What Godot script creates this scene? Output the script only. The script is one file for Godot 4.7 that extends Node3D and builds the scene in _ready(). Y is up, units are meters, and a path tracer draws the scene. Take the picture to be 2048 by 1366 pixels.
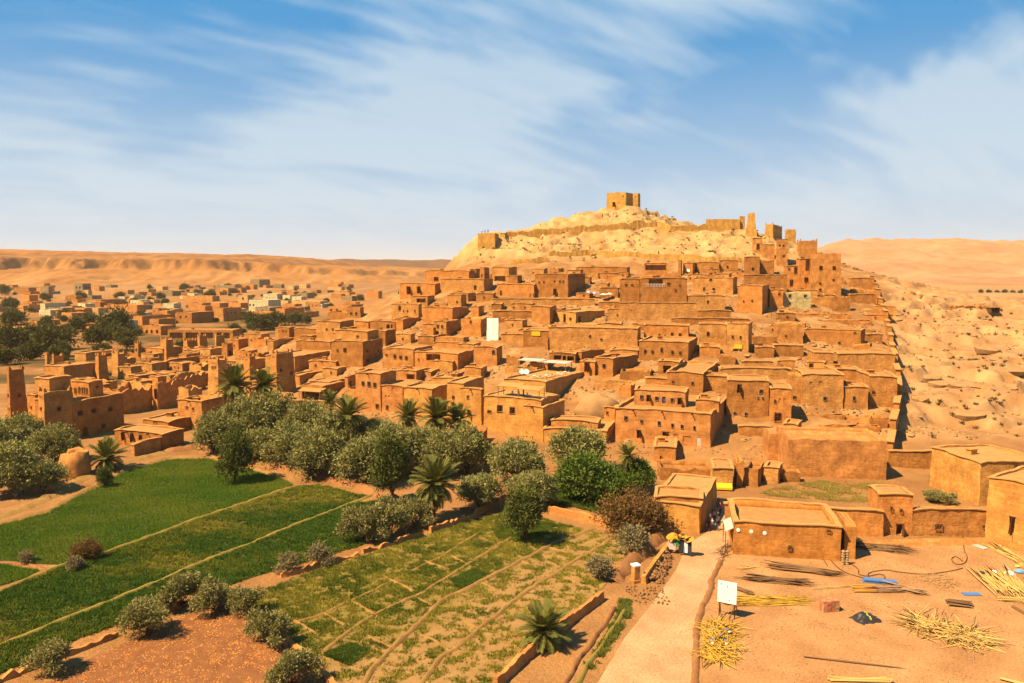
extends Node3D
# A walled mud-brick village on a hill above irrigated fields. Units are metres, y is up, the viewer looks towards -z.

const S := 9.0 / 7.0            # plan units of the survey tables to metres
var rng := RandomNumberGenerator.new()
var M := {}
var used := {}
var na := FastNoiseLite.new()
var nb := FastNoiseLite.new()
var nr := FastNoiseLite.new()
var grid := PackedFloat32Array()
const GX0 := -280.0
const GZ0 := -540.0
const GS := 10.0
const NX := 60
const NZ := 61

func _ready():
	rng.seed = 77
	for n in [na, nb, nr]:
		n.noise_type = FastNoiseLite.TYPE_SIMPLEX_SMOOTH
	na.seed = 5; na.frequency = 1.0; na.fractal_octaves = 3
	nb.seed = 11; nb.frequency = 1.0; nb.fractal_octaves = 2
	nr.seed = 23; nr.frequency = 1.0; nr.fractal_type = FastNoiseLite.FRACTAL_RIDGED; nr.fractal_octaves = 4
	set_camera_and_light()
	make_materials()
	survey()
	make_ground()
	make_hills()
	make_fields()
	for r in BUILDINGS: building(r)
	fill_town()
	make_garden_walls()
	make_rampart()
	make_trees()
	make_village()
	make_hill_details()
	make_restaurant()
	make_street()
	make_yard()
	make_people()

func set_camera_and_light():
	var cam := Camera3D.new()
	cam.name = "camera"
	cam.position = Vector3(0, 36, 0)
	cam.rotation.x = -atan((683.0 - 540.0) / 1600.0)
	cam.fov = rad_to_deg(2.0 * atan(683.0 / 1600.0))
	cam.near = 0.5
	cam.far = 12000
	add_child(cam)
	cam.current = true
	var env := Environment.new()
	env.background_mode = Environment.BG_SKY
	env.sky = Sky.new()
	env.sky.sky_material = sky_material()
	env.tonemap_mode = Environment.TONE_MAPPER_LINEAR
	env.tonemap_exposure = 3.1
	env.sdfgi_enabled = true
	env.ssao_enabled = true
	env.ssil_enabled = true
	env.fog_enabled = FOG > 0.0
	env.fog_density = FOG
	env.fog_light_color = Color(0.93, 0.84, 0.74)
	var we := WorldEnvironment.new()
	we.name = "environment"
	we.environment = env
	add_child(we)
	var sun := DirectionalLight3D.new()
	sun.name = "sun"
	sun.light_energy = 1.6
	sun.light_color = Color(1.0, 0.87, 0.66)
	sun.light_angular_distance = 0.5
	sun.shadow_enabled = true
	var az := Vector2(-0.86, 0.51).normalized()      # towards the sun, x and z
	var el := deg_to_rad(53.0)
	var to := Vector3(az.x * cos(el), sin(el), az.y * cos(el))
	add_child(sun)
	sun.look_at_from_position(to * 100.0, Vector3.ZERO)

const FOG := 0.00006
const GAPS := [[20.0, 14.5, 10.0, 4.0, -0.75], [-10.0, 18.5, 7.0, 2.5, -0.4], [-14.0, 10.5, 14.0, 3.0, 0.25], [31.0, 10.5, 6.0, 3.5, 0.4], [4.0, 13.5, 7.0, 3.0, 0.25], [-28.0, 12.0, 7.0, 2.5, 0.3]]

# ---------------------------------------------------------------- sky
func sky_material() -> PanoramaSkyMaterial:
	var w := 2048
	var h := 1024
	var img := Image.create_empty(w, h, false, Image.FORMAT_RGBF)
	var c1 := FastNoiseLite.new()
	c1.noise_type = FastNoiseLite.TYPE_SIMPLEX_SMOOTH; c1.seed = 4; c1.frequency = 1.0; c1.fractal_octaves = 5; c1.fractal_gain = 0.52
	var c2 := FastNoiseLite.new()
	c2.noise_type = FastNoiseLite.TYPE_SIMPLEX_SMOOTH; c2.seed = 9; c2.frequency = 1.0; c2.fractal_octaves = 2
	var low := Color(0.76, 0.85, 0.93)
	for j in h:
		var up := PI / 2.0 - (j + 0.5) / h * PI
		if up < -0.02:
			break
		var sy := maxf(sin(up), 0.0)
		var t := clampf(up / 0.26, 0.0, 1.0)
		var base := Color(0.60, 0.79, 0.92).lerp(Color(0.022, 0.325, 0.72), pow(t, 0.72))
		for i in w:
			var az := (i + 0.5) / w * TAU
			# the panorama's first column looks along -z
			var d := Vector3(sin(az), 0, -cos(az))
			var k := 1.0 / (sy + 0.22)
			var p := Vector2(d.x, d.z) * cos(up) * k
			# long streaks running from lower left to upper right
			var q := Vector2(p.x * 0.80 - p.y * 0.60, p.x * 0.60 + p.y * 0.80)
			var wob := c2.get_noise_2d(p.x * 0.7 + 7.0, p.y * 0.7) * 0.45
			var n := c1.get_noise_2d(q.x * 0.62 + wob * 0.8, q.y * 1.9 + wob * 1.1)
			var big := c2.get_noise_2d(p.x * 0.55 - 3.0, p.y * 0.55 + 1.7)
			var fine := c1.get_noise_2d(q.x * 2.2 + 40.0 + wob, q.y * 9.0)
			var c := 0.46 + n * 0.95 + big * 0.60 + fine * 0.42 - smoothstep(0.16, 0.80, up) * 0.45
			# where the streaks open and close in this sky
			var azd := rad_to_deg(az if az < PI else az - TAU)
			var eld := rad_to_deg(up)
			for g in GAPS:
				c += g[4] * exp(-pow((azd - g[0] - (eld - g[1]) * 0.8) / g[2], 2.0) - pow((eld - g[1]) / g[3], 2.0))
			c = clampf(c, 0.0, 1.0)
			c = lerpf(c, c * c * (3.0 - 2.0 * c), 0.45)
			c *= 0.72
			var haze := exp(-up / 0.13)
			var col := base.lerp(Color(0.68, 0.83, 0.93), c)
			col = col.lerp(low, haze * 0.85)
			img.set_pixel(i, j, col * 0.300)
	for j in range(int(h * 0.5) - 1, h):
		for i in w:
			if j > h * 0.506:
				img.set_pixel(i, j, Color(0.14, 0.08, 0.04))
	var m := PanoramaSkyMaterial.new()
	m.panorama = ImageTexture.create_from_image(img)
	return m

# ---------------------------------------------------------------- materials
func lin(r: float, g: float, b: float) -> Color:
	return Color(r, g, b).linear_to_srgb()

func noise_image(size: int, seed_: int, cycles: float, oct: int, kind := 0) -> Image:
	var n := FastNoiseLite.new()
	n.noise_type = FastNoiseLite.TYPE_SIMPLEX_SMOOTH if kind < 2 else FastNoiseLite.TYPE_CELLULAR
	n.seed = seed_
	n.frequency = cycles / size
	n.fractal_octaves = oct
	if kind == 1: n.fractal_type = FastNoiseLite.FRACTAL_RIDGED
	if kind >= 3:      # 3: long beds along x, 4: streaks along y
		n.noise_type = FastNoiseLite.TYPE_SIMPLEX_SMOOTH
		var im := n.get_seamless_image(size / 8 if kind == 3 else size, size if kind == 3 else size / 8, false, false, 0.12)
		im.resize(size, size, Image.INTERPOLATE_BILINEAR)
		return im
	return n.get_seamless_image(size, size, false, false, 0.12)

# colour texture: a and b are linear multipliers for the dark and the light patches
func grain_texture(size: int, layers: Array, dark: Color, light: Color) -> ImageTexture:
	var data: Array[PackedByteArray] = []
	for l in layers:
		data.append(noise_image(size, l[0], l[1], l[2], l[3]).get_data())
	var out := PackedByteArray()
	out.resize(size * size * 3)
	var ds := dark.linear_to_srgb()
	var ls := light.linear_to_srgb()
	for k in size * size:
		var v := 0.0
		for i in layers.size():
			v += (data[i][k] / 255.0 - 0.5) * layers[i][4]
		v = clampf(0.5 + v, 0.0, 1.0)
		out[k * 3] = int(lerpf(ds.r, ls.r, v) * 255.0)
		out[k * 3 + 1] = int(lerpf(ds.g, ls.g, v) * 255.0)
		out[k * 3 + 2] = int(lerpf(ds.b, ls.b, v) * 255.0)
	return ImageTexture.create_from_image(Image.create_from_data(size, size, false, Image.FORMAT_RGB8, out))

func bump_texture(size: int, layers: Array, strength: float) -> ImageTexture:
	var data: Array[PackedByteArray] = []
	for l in layers:
		data.append(noise_image(size, l[0], l[1], l[2], l[3]).get_data())
	var out := PackedByteArray()
	out.resize(size * size)
	for k in size * size:
		var v := 0.0
		for i in layers.size():
			v += (data[i][k] / 255.0 - 0.5) * layers[i][4]
		out[k] = int(clampf(0.5 + v, 0.0, 1.0) * 255.0)
	var im := Image.create_from_data(size, size, false, Image.FORMAT_L8, out)
	im.convert(Image.FORMAT_RGBA8)
	im.bump_map_to_normal_map(strength)
	return ImageTexture.create_from_image(im)

func mat(called: String, c: Color, rough := 0.95, tex: Texture2D = null, tile := 10.0, bump: Texture2D = null, bump_scale := 1.0, vertex := false) -> StandardMaterial3D:
	var m := StandardMaterial3D.new()
	m.resource_name = called
	m.albedo_color = c
	m.roughness = rough
	m.metallic_specular = 0.25
	m.cull_mode = BaseMaterial3D.CULL_DISABLED
	m.vertex_color_use_as_albedo = vertex
	if tex or bump:
		m.uv1_triplanar = true
		m.uv1_world_triplanar = true
		m.uv1_scale = Vector3.ONE / tile
		m.albedo_texture = tex
		if bump:
			m.normal_enabled = true
			m.normal_texture = bump
			m.normal_scale = bump_scale
	M[called] = m
	return m

func make_materials():
	var mud := grain_texture(1024, [[1, 3.0, 4, 0, 0.8], [2, 14.0, 4, 0, 0.6], [3, 60.0, 3, 0, 0.9], [4, 200.0, 2, 0, 0.5], [8, 26.0, 3, 3, 0.28], [9, 22.0, 3, 4, 0.32]], Color(0.46, 0.41, 0.37), Color(1, 1, 1))
	var mudb := bump_texture(1024, [[5, 10.0, 3, 0, 0.7], [6, 60.0, 4, 0, 0.6], [7, 30.0, 3, 1, 0.4], [8, 26.0, 3, 3, 0.25]], 11.0)
	var roof := grain_texture(512, [[11, 4.0, 3, 0, 0.7], [12, 30.0, 3, 0, 0.6], [13, 120.0, 2, 0, 0.4]], Color(0.70, 0.64, 0.58), Color(1, 1, 1))
	var soil := grain_texture(1024, [[21, 2.0, 3, 0, 0.35], [22, 24.0, 4, 0, 0.6], [23, 110.0, 3, 0, 0.9], [24, 60.0, 2, 2, 0.3]], Color(0.50, 0.45, 0.40), Color(1, 1, 1))
	var soilb := bump_texture(1024, [[25, 12.0, 4, 0, 0.6], [26, 70.0, 4, 0, 0.7], [27, 34.0, 2, 2, 0.3]], 9.0)
	var barkt := grain_texture(256, [[31, 8.0, 3, 0, 0.8], [32, 40.0, 3, 0, 0.8]], Color(0.5, 0.5, 0.5), Color(1, 1, 1))
	M.mud_tex = mud; M.mud_bump = mudb
	# walls: 0 red-brown mud, 1 pinkish, 2 ochre, 3 deep orange render, 4 whitish stone, 5 yellow earth
	mat("mud0", lin(0.460, 0.213, 0.059), 0.95, mud, 9.0, mudb, 0.8)
	mat("mud1", lin(0.477, 0.213, 0.064), 0.95, mud, 11.0, mudb, 0.7)
	mat("mud2", lin(0.500, 0.254, 0.067), 0.95, mud, 12.0, mudb, 0.5)
	mat("mud3", lin(0.445, 0.193, 0.045), 0.95, mud, 10.0, mudb, 0.5)
	mat("mud4", lin(0.500, 0.424, 0.215), 0.95, mud, 5.0, mudb, 1.2)
	mat("mud5", lin(0.500, 0.289, 0.072), 0.95, mud, 9.0, mudb, 0.9)
	mat("mud6", lin(0.411, 0.193, 0.057), 0.95, mud, 8.0, mudb, 1.0)
	for k in 3:
		var t: Color = [Color(1.14, 1.06, 0.98), Color(0.80, 0.77, 0.74), Color(1.06, 1.15, 1.22)][k]
		var c0: Color = M.mud0.albedo_color.srgb_to_linear()
		mat("mud%d" % (10 + k), lin(c0.r * t.r, c0.g * t.g, c0.b * t.b), 0.95, mud, [8.0, 10.0, 13.0][k], mudb, 0.9)
	mat("roof0", lin(0.329, 0.172, 0.063), 0.95, roof, 7.0, mudb, 0.5)
	mat("roof2", lin(0.355, 0.201, 0.071), 0.95, roof, 7.0, mudb, 0.5)
	mat("coping", lin(0.410, 0.212, 0.072), 0.95, roof, 5.0, mudb, 0.5)
	mat("door", lin(0.105, 0.050, 0.024), 0.8, barkt, 1.5)
	mat("blue_door", lin(0.03, 0.05, 0.14), 0.6)
	mat("plaster", lin(0.290, 0.205, 0.120), 0.9, roof, 3.0)
	mat("white", lin(0.60, 0.58, 0.56), 0.6)
	mat("poster", lin(0.329, 0.289, 0.269), 0.7)
	mat("shutter", lin(0.115, 0.055, 0.030), 0.7)
	mat("wood", lin(0.187, 0.109, 0.039), 0.85, barkt, 0.8)
	mat("wood_dark", lin(0.090, 0.046, 0.023), 0.85, barkt, 0.8)
	mat("bark", lin(0.096, 0.061, 0.036), 0.95, barkt, 0.7, soilb, 0.6)
	mat("palm_bark", lin(0.102, 0.061, 0.033), 0.95, barkt, 0.5, soilb, 1.0)
	mat("ground", lin(0.60, 0.60, 0.64), 0.97, soil, 11.0, soilb, 1.3, true)
	mat("hill", lin(0.60, 0.60, 0.64), 0.97, soil, 90.0, soilb, 1.0, true)
	mat("soil", lin(0.60, 0.60, 0.64), 0.97, soil, 5.0, soilb, 1.2, true)
	mat("road", lin(0.60, 0.60, 0.64), 0.97, soil, 9.0, soilb, 0.4, true)
	mat("leaf", lin(0.64, 0.64, 0.64), 0.75, null, 1.0, null, 1.0, true)
	M.leaf.backlight_enabled = true
	M.leaf.backlight = lin(0.40, 0.42, 0.10)
	mat("stone", lin(0.266, 0.149, 0.073), 0.95, soil, 3.0, soilb, 1.0)
	mat("pale_stone", lin(0.360, 0.220, 0.099), 0.95, soil, 6.0, soilb, 1.0)
	mat("mud7", lin(0.247, 0.188, 0.108), 0.95, mud, 9.0)
	mat("mud8", lin(0.500, 0.477, 0.298), 0.95, mud, 9.0)
	mat("mud9", lin(0.500, 0.316, 0.134), 0.95, mud, 9.0)
	mat("paint", lin(0.66, 0.66, 0.70), 0.75, null, 1.0, null, 1.0, true)

# ---------------------------------------------------------------- scene helpers
func numbered(n: String) -> String:
	if not used.has(n):
		used[n] = 0
		return n
	used[n] += 1
	return "%s_%03d" % [n, used[n]]

func tag(o: Node, label := "", category := "", group := "", kind := ""):
	if label: o.set_meta("label", label)
	if category: o.set_meta("category", category)
	if group: o.set_meta("group", group)
	if kind: o.set_meta("kind", kind)

func thing(called: String, label: String, category: String, at := Vector3.ZERO, turn := 0.0, group := "") -> Node3D:
	var o := Node3D.new()
	o.name = numbered(called)
	add_child(o)
	o.position = at
	o.rotation.y = turn
	tag(o, label, category, group)
	return o

func node(called: String, parent: Node) -> Node3D:
	var o := Node3D.new()
	o.name = called
	parent.add_child(o, true)
	return o

func put(mesh: Mesh, called: String, m: Material, parent: Node) -> MeshInstance3D:
	var o := MeshInstance3D.new()
	o.mesh = mesh
	o.material_override = m
	if parent == self:
		o.name = numbered(called)
		add_child(o)
	else:
		o.name = called
		parent.add_child(o, true)
	return o

func tool() -> SurfaceTool:
	var st := SurfaceTool.new()
	st.begin(Mesh.PRIMITIVE_TRIANGLES)
	return st

func done(st: SurfaceTool, called: String, m: Material, parent: Node) -> MeshInstance3D:
	st.generate_normals()
	return put(st.commit(), called, m, parent)

func quad(st: SurfaceTool, a: Vector3, b: Vector3, c: Vector3, d: Vector3):
	st.add_vertex(a); st.add_vertex(b); st.add_vertex(c)
	st.add_vertex(a); st.add_vertex(c); st.add_vertex(d)

# a box with its own axes; flat shaded
func bar(st: SurfaceTool, p: Vector3, x: Vector3, y: Vector3, z: Vector3):
	st.set_smooth_group(-1)
	var v := []
	for i in 8:
		v.append(p + x * (1.0 if i & 1 else -1.0) * 0.5 + y * (1.0 if i & 2 else -1.0) * 0.5 + z * (1.0 if i & 4 else -1.0) * 0.5)
	for f in [[4, 6, 7, 5], [1, 3, 2, 0], [5, 7, 3, 1], [0, 2, 6, 4], [6, 2, 3, 7], [0, 4, 5, 1]]:
		quad(st, v[f[0]], v[f[1]], v[f[2]], v[f[3]])

func box(st: SurfaceTool, p: Vector3, s: Vector3, turn := 0.0):
	var b := Basis(Vector3.UP, turn)
	bar(st, p, b.x * s.x, b.y * s.y, b.z * s.z)

# a tapered tube through points with radii
func tube(st: SurfaceTool, pts: Array, rad: Array, sides := 6, cap := true):
	st.set_smooth_group(0)
	var rings := []
	for i in pts.size():
		var t: Vector3 = (pts[mini(i + 1, pts.size() - 1)] - pts[maxi(i - 1, 0)]).normalized()
		var u := t.cross(Vector3(0.3, 0.2, 0.93)).normalized()
		if absf(t.dot(Vector3(0.3, 0.2, 0.93))) > 0.97: u = t.cross(Vector3.RIGHT).normalized()
		var v := t.cross(u)
		var ring := []
		for k in sides:
			var a := TAU * k / sides
			ring.append(pts[i] + (u * cos(a) + v * sin(a)) * rad[i])
		rings.append(ring)
	for i in pts.size() - 1:
		for k in sides:
			var k2 := (k + 1) % sides
			quad(st, rings[i][k], rings[i + 1][k], rings[i + 1][k2], rings[i][k2])
	if cap:
		for e in [0, pts.size() - 1]:
			for k in range(1, sides - 1):
				st.add_vertex(rings[e][0]); st.add_vertex(rings[e][k]); st.add_vertex(rings[e][k + 1])

# an irregular stone
func stone_mesh(seed_: int, squash := 0.7) -> ArrayMesh:
	var r := RandomNumberGenerator.new()
	r.seed = seed_
	var st := tool()
	st.set_smooth_group(-1)
	var rings := 4
	var seg := 7
	var pt := []
	for j in rings + 1:
		var row := []
		for i in seg:
			var a := TAU * i / seg + 0.4 * j
			var b := -PI / 2 + PI * j / rings
			var d := 0.5 * r.randf_range(0.72, 1.12)
			row.append(Vector3(cos(a) * cos(b) * d, sin(b) * d * squash, sin(a) * cos(b) * d))
		pt.append(row)
	for j in rings:
		for i in seg:
			var i2 := (i + 1) % seg
			quad(st, pt[j][i], pt[j + 1][i], pt[j + 1][i2], pt[j][i2])
	st.generate_normals()
	return st.commit()

# ---------------------------------------------------------------- land
func tps(x: float, z: float) -> float:
	var qx := x / 100.0
	var qz := z / 100.0
	var n := SURVEY.size() / 3
	var s: float = PLANE[0] + PLANE[1] * qx + PLANE[2] * qz
	for k in n:
		var dx: float = SURVEY[k * 3] - qx
		var dz: float = SURVEY[k * 3 + 1] - qz
		var r2 := dx * dx + dz * dz
		s += SURVEY[k * 3 + 2] * 0.5 * r2 * log(r2 + 1e-9)
	return s

func far_land(d: float) -> float:
	return 8.0 * smoothstep(450.0, 1000.0, d)

func survey():
	grid.resize(NX * NZ)
	for j in NZ:
		for i in NX:
			var x := GX0 + i * GS
			var z := GZ0 + j * GS
			var d := -z
			var t := tps(x, z)
			t = 0.0 if (t < 0.25 and t > -0.3) else (t - 0.25 if t > 0 else t + 0.3)
			var w := maxf(smoothstep(430.0, 520.0, d), smoothstep(250.0, 300.0, absf(x)))
			var h := t * (1.0 - w) + far_land(d) * w
			if d < 100.0 and h > 0.0: h *= smoothstep(80.0, 104.0, d)
			if d < 80.0: h = 0.0
			grid[j * NX + i] = h

func cub(a: float, b: float, c: float, d: float, t: float) -> float:
	return b + 0.5 * t * (c - a + t * (2.0 * a - 5.0 * b + 4.0 * c - d + t * (3.0 * (b - c) + d - a)))

# height of the smooth land, in metres
func land(xm: float, zm: float) -> float:
	var x := xm / S
	var z := zm / S
	var fx := (x - GX0) / GS
	var fz := (z - GZ0) / GS
	if fx < 1.0 or fz < 1.0 or fx >= NX - 2 or fz >= NZ - 2:
		return far_land(-z) * S
	var i := int(fx)
	var j := int(fz)
	var u := fx - i
	var r := [0.0, 0.0, 0.0, 0.0]
	for k in 4:
		var o := (j - 1 + k) * NX + i - 1
		r[k] = cub(grid[o], grid[o + 1], grid[o + 2], grid[o + 3], u)
	return cub(r[0], r[1], r[2], r[3], fz - j) * S

# metres to the right of the stepped rampart on the right flank
func right_of_rampart(x: float, z: float) -> float:
	var d := -z / S
	return x - S * (50.5 + (d - 105.0) * 0.4356)

func rockiness(x: float, z: float, h: float) -> float:
	var top := smoothstep(38.0, 44.0, h)
	var flank := smoothstep(1.0, 6.0, right_of_rampart(x, z)) * smoothstep(140.0, 165.0, -z) * smoothstep(1.0, 4.0, h)
	return maxf(top, flank)

# land with ledges and lumps
func ground(x: float, z: float) -> float:
	var h := land(x, z)
	var d := -z
	if d < 108.0: return h
	var rock := rockiness(x, z, h)
	var slope := smoothstep(0.5, 4.0, h)
	if rock > 0.01:
		var warp := na.get_noise_2d(x * 0.02, z * 0.02) * 3.2 + nb.get_noise_2d(x * 0.07, z * 0.07) * 1.2
		var step := 3.0
		var q := (h + warp) / step
		var f := q - floorf(q)
		var led: float = (smoothstep(0.55, 0.80, f) - f) * step
		var top := smoothstep(38.0, 44.0, h)
		h += rock * (led * lerpf(1.25, 1.15, top) + na.get_noise_2d(x * 0.12, z * 0.12) * lerpf(0.35, 1.0, top) + nr.get_noise_2d(x * 0.05, z * 0.05) * lerpf(0.4, 0.8, top))
	h += (1.0 - rock) * slope * (na.get_noise_2d(x * 0.10 + 9.0, z * 0.10) * 0.8 + nb.get_noise_2d(x * 0.35, z * 0.35) * 0.35 + (nr.get_noise_2d(x * 0.11, z * 0.11) - 0.2) * 0.5)
	if d > 240.0 and h < 1.0:
		h += na.get_noise_2d(x * 0.02, z * 0.02) * 1.2
	return h

func ground_color(x: float, z: float, h: float, _steep: float) -> Color:
	var d := -z
	var n := na.get_noise_2d(x * 0.035, z * 0.035)
	var n2 := nb.get_noise_2d(x * 0.16 + 3.0, z * 0.16)
	var c := Color(0.60, 0.325, 0.120)                      # packed earth
	c = c.lerp(Color(0.47, 0.235, 0.080), clampf(0.45 + n * 0.9, 0, 1))
	if h > 2.0: c = c.lerp(Color(0.72, 0.45, 0.19), smoothstep(0.05, 0.35, nb.get_noise_2d(x * 0.09, z * 0.09)) * 0.7)
	var rock := rockiness(x, z, h)
	if rock > 0.0:
		var r := Color(0.84, 0.58, 0.26).lerp(Color(0.74, 0.45, 0.17), clampf(0.4 + n * 0.8 + n2 * 0.5, 0, 1))
		var top := smoothstep(38.0, 44.0, h)
		var flank := Color(0.80, 0.50, 0.23).lerp(Color(0.62, 0.34, 0.14), clampf(0.45 + n * 0.8 + n2 * 0.5, 0, 1))
		c = c.lerp(flank.lerp(r, top), rock)
		# darker exposed bedding seams
		var seam := smoothstep(0.55, 1.0, na.get_noise_2d(x * 0.04 + 20.0, h * 0.9) + 0.35)
		c = c.lerp(Color(0.632, 0.294, 0.067), seam * rock * 0.85)
	if d > 250.0 and h < 4.0:
		# gardens, dry bed and plain beyond the river
		var g := clampf(na.get_noise_2d(x * 0.012 + 5.0, z * 0.02) * 1.6 + 0.6, 0, 1) * smoothstep(760.0, 480.0, d) * smoothstep(40.0, -10.0, x)
		c = c.lerp(Color(0.10, 0.085, 0.022), g * 0.85)
		c = c.lerp(Color(0.611, 0.294, 0.079), smoothstep(500.0, 900.0, d) * 0.8)
	return c.lerp(c * 0.86, clampf(n2 + 0.3, 0, 1))

func lines(a: float, b: float, step: float, before: float, after: float, grow: float) -> PackedFloat32Array:
	var l := []
	var v := a
	while v <= b:
		l.append(v)
		v += step
	var s := step
	v = a
	while v > before:
		s *= grow
		v -= s
		l.append(v)
	s = step
	v = l[l.size() - 1] if false else b
	while v < after:
		s *= grow
		v += s
		l.append(v)
	l.sort()
	return PackedFloat32Array(l)

# a height field over grid lines, coloured at its vertices
func sheet(xs: PackedFloat32Array, zs: PackedFloat32Array, height: Callable, color: Callable) -> ArrayMesh:
	var nx := xs.size()
	var nz := zs.size()
	var v := PackedVector3Array(); v.resize(nx * nz)
	var nn := PackedVector3Array(); nn.resize(nx * nz)
	var cc := PackedColorArray(); cc.resize(nx * nz)
	for j in nz:
		for i in nx:
			v[j * nx + i] = Vector3(xs[i], height.call(xs[i], zs[j]), zs[j])
	for j in nz:
		for i in nx:
			var a := v[j * nx + maxi(i - 1, 0)]
			var b := v[j * nx + mini(i + 1, nx - 1)]
			var c := v[maxi(j - 1, 0) * nx + i]
			var d := v[mini(j + 1, nz - 1) * nx + i]
			var n := (d - c).cross(b - a).normalized()
			nn[j * nx + i] = n
			var p := v[j * nx + i]
			cc[j * nx + i] = color.call(p.x, p.z, p.y, 1.0 - n.y)
	var idx := PackedInt32Array()
	idx.resize((nx - 1) * (nz - 1) * 6)
	var k := 0
	for j in nz - 1:
		for i in nx - 1:
			var o := j * nx + i
			for q in [o, o + 1, o + nx, o + 1, o + nx + 1, o + nx]:
				idx[k] = q
				k += 1
	var arr := []
	arr.resize(Mesh.ARRAY_MAX)
	arr[Mesh.ARRAY_VERTEX] = v
	arr[Mesh.ARRAY_NORMAL] = nn
	arr[Mesh.ARRAY_COLOR] = cc
	arr[Mesh.ARRAY_INDEX] = idx
	var m := ArrayMesh.new()
	m.add_surface_from_arrays(Mesh.PRIMITIVE_TRIANGLES, arr)
	return m

func make_ground():
	var xs := lines(-195.0, 275.0, 1.5, -7000.0, 7000.0, 1.17)
	var zs := lines(-480.0, -50.0, 1.5, -9000.0, 300.0, 1.16)
	var o := put(sheet(xs, zs, ground, ground_color), "ground", M.ground, self)
	tag(o, "", "", "", "structure")

func plateau(t: float) -> float:
	return smoothstep(0.0, 1.0, clampf(t, 0, 1))

# the tableland across the river at left
func left_hill(x: float, z: float) -> float:
	var d := -z
	var n := na.get_noise_2d(x * 0.0016, z * 0.0016)
	var gully := nr.get_noise_2d(x * 0.005, z * 0.0015)
	var foot := 1330.0 + n * 160.0 + smoothstep(-500.0, 100.0, x) * 500.0
	var t := (d - foot) / 620.0 + (gully - 0.1) * 0.14
	var top := 71.0 + 14.0 * smoothstep(-700.0, -1500.0, x) - 34.0 * smoothstep(-700.0, -220.0, x) - 12.0 * smoothstep(-220.0, 60.0, x)
	# a long apron, a broken cliff under the rim, then the flat top
	var shape := 0.52 * smoothstep(0.0, 0.75, t) + 0.26 * smoothstep(0.60, 0.635, t + n * 0.06 + na.get_noise_2d(x * 0.01, z * 0.01) * 0.03) + 0.22 * smoothstep(0.70, 1.05, t)
	var h := shape * top
	h += (na.get_noise_2d(x * 0.02, z * 0.02) * 1.8 + na.get_noise_2d(x * 0.06, z * 0.06) * 1.3) * smoothstep(0.0, 0.3, t) + nr.get_noise_2d(x * 0.014, z * 0.005) * 3.0 * smoothstep(0.02, 0.3, t) * (1.0 - smoothstep(0.7, 0.9, t))
	return 4.0 + h - 9.0 * (1.0 - smoothstep(-0.12, 0.02, t))

func left_hill_color(x: float, z: float, h: float, _steep: float) -> Color:
	var n := na.get_noise_2d(x * 0.006, z * 0.006)
	var c := Color(0.600, 0.300, 0.085).lerp(Color(0.500, 0.225, 0.055), clampf(0.5 + n, 0, 1))
	# outcrops of dark bedded rock, in two broken bands
	var bed := h + na.get_noise_2d(x * 0.004, z * 0.004) * 8.0
	var band := maxf(smoothstep(44.0, 47.0, bed) * (1.0 - smoothstep(58.0, 66.0, bed)), 0.7 * smoothstep(64.0, 67.0, bed) * (1.0 - smoothstep(70.0, 74.0, bed)))
	c = c.lerp(Color(0.24, 0.105, 0.035), band * smoothstep(-0.35, 0.15, nb.get_noise_2d(x * 0.02, z * 0.05)) * 0.9)
	c = c.lerp(Color(0.20, 0.12, 0.045), smoothstep(0.25, 0.5, nb.get_noise_2d(x * 0.06, z * 0.06)) * 0.55)
	return c.lerp(Color(0.70, 0.40, 0.15), smoothstep(0.2, 0.6, nr.get_noise_2d(x * 0.008, z * 0.002)) * 0.5 * (1.0 - smoothstep(20.0, 40.0, h)))

func right_hill(x: float, z: float) -> float:
	var d := -z
	var n := na.get_noise_2d(x * 0.0009 + 4.0, z * 0.0009)
	var gully := nr.get_noise_2d(x * 0.0022, z * 0.0010)
	var t := (d - 1500.0 - n * 200.0) / 2300.0 + gully * 0.09
	var rise := smoothstep(1180.0, 1560.0, x * 3800.0 / maxf(d, 1000.0))
	var h := plateau(t * 1.15) * (146.0 + 10.0 * smoothstep(1900.0, 2600.0, x)) * rise
	h += na.get_noise_2d(x * 0.005, z * 0.005) * 9.0 * smoothstep(0.0, 0.3, t) + nr.get_noise_2d(x * 0.004, z * 0.002) * 16.0 * smoothstep(0.0, 0.3, t) * (1.0 - smoothstep(0.7, 0.95, t))
	return 6.0 + h - 9.0 * (1.0 - smoothstep(-0.12, 0.02, t))

func right_hill_color(x: float, z: float, h: float, _steep: float) -> Color:
	var n := na.get_noise_2d(x * 0.003, z * 0.003)
	var c := Color(0.80, 0.42, 0.20).lerp(Color(0.66, 0.32, 0.14), clampf(0.45 + n, 0, 1))
	var bed := h + na.get_noise_2d(x * 0.002, z * 0.002) * 20.0
	return c.lerp(Color(0.56, 0.26, 0.12), smoothstep(0.1, 0.4, nb.get_noise_2d(x * 0.006, bed * 0.06)) * 0.5)

func low_hill(x: float, z: float) -> float:
	var d := -z
	var t := (d - 2300.0) / 700.0 + nr.get_noise_2d(x * 0.002, z * 0.002) * 0.2
	return 4.0 + plateau(t) * (66.0 + 14.0 * na.get_noise_2d(x * 0.003, z * 0.003)) - 9.0 * (1.0 - smoothstep(-0.12, 0.02, t))

func low_hill_color(x: float, z: float, _h: float, _steep: float) -> Color:
	return Color(0.258, 0.129, 0.057).lerp(Color(0.22, 0.12, 0.06), clampf(0.5 + na.get_noise_2d(x * 0.01, z * 0.01), 0, 1))

func even(a: float, b: float, step: float) -> PackedFloat32Array:
	var l := PackedFloat32Array()
	var v := a
	while v <= b:
		l.append(v)
		v += step
	return l

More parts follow.
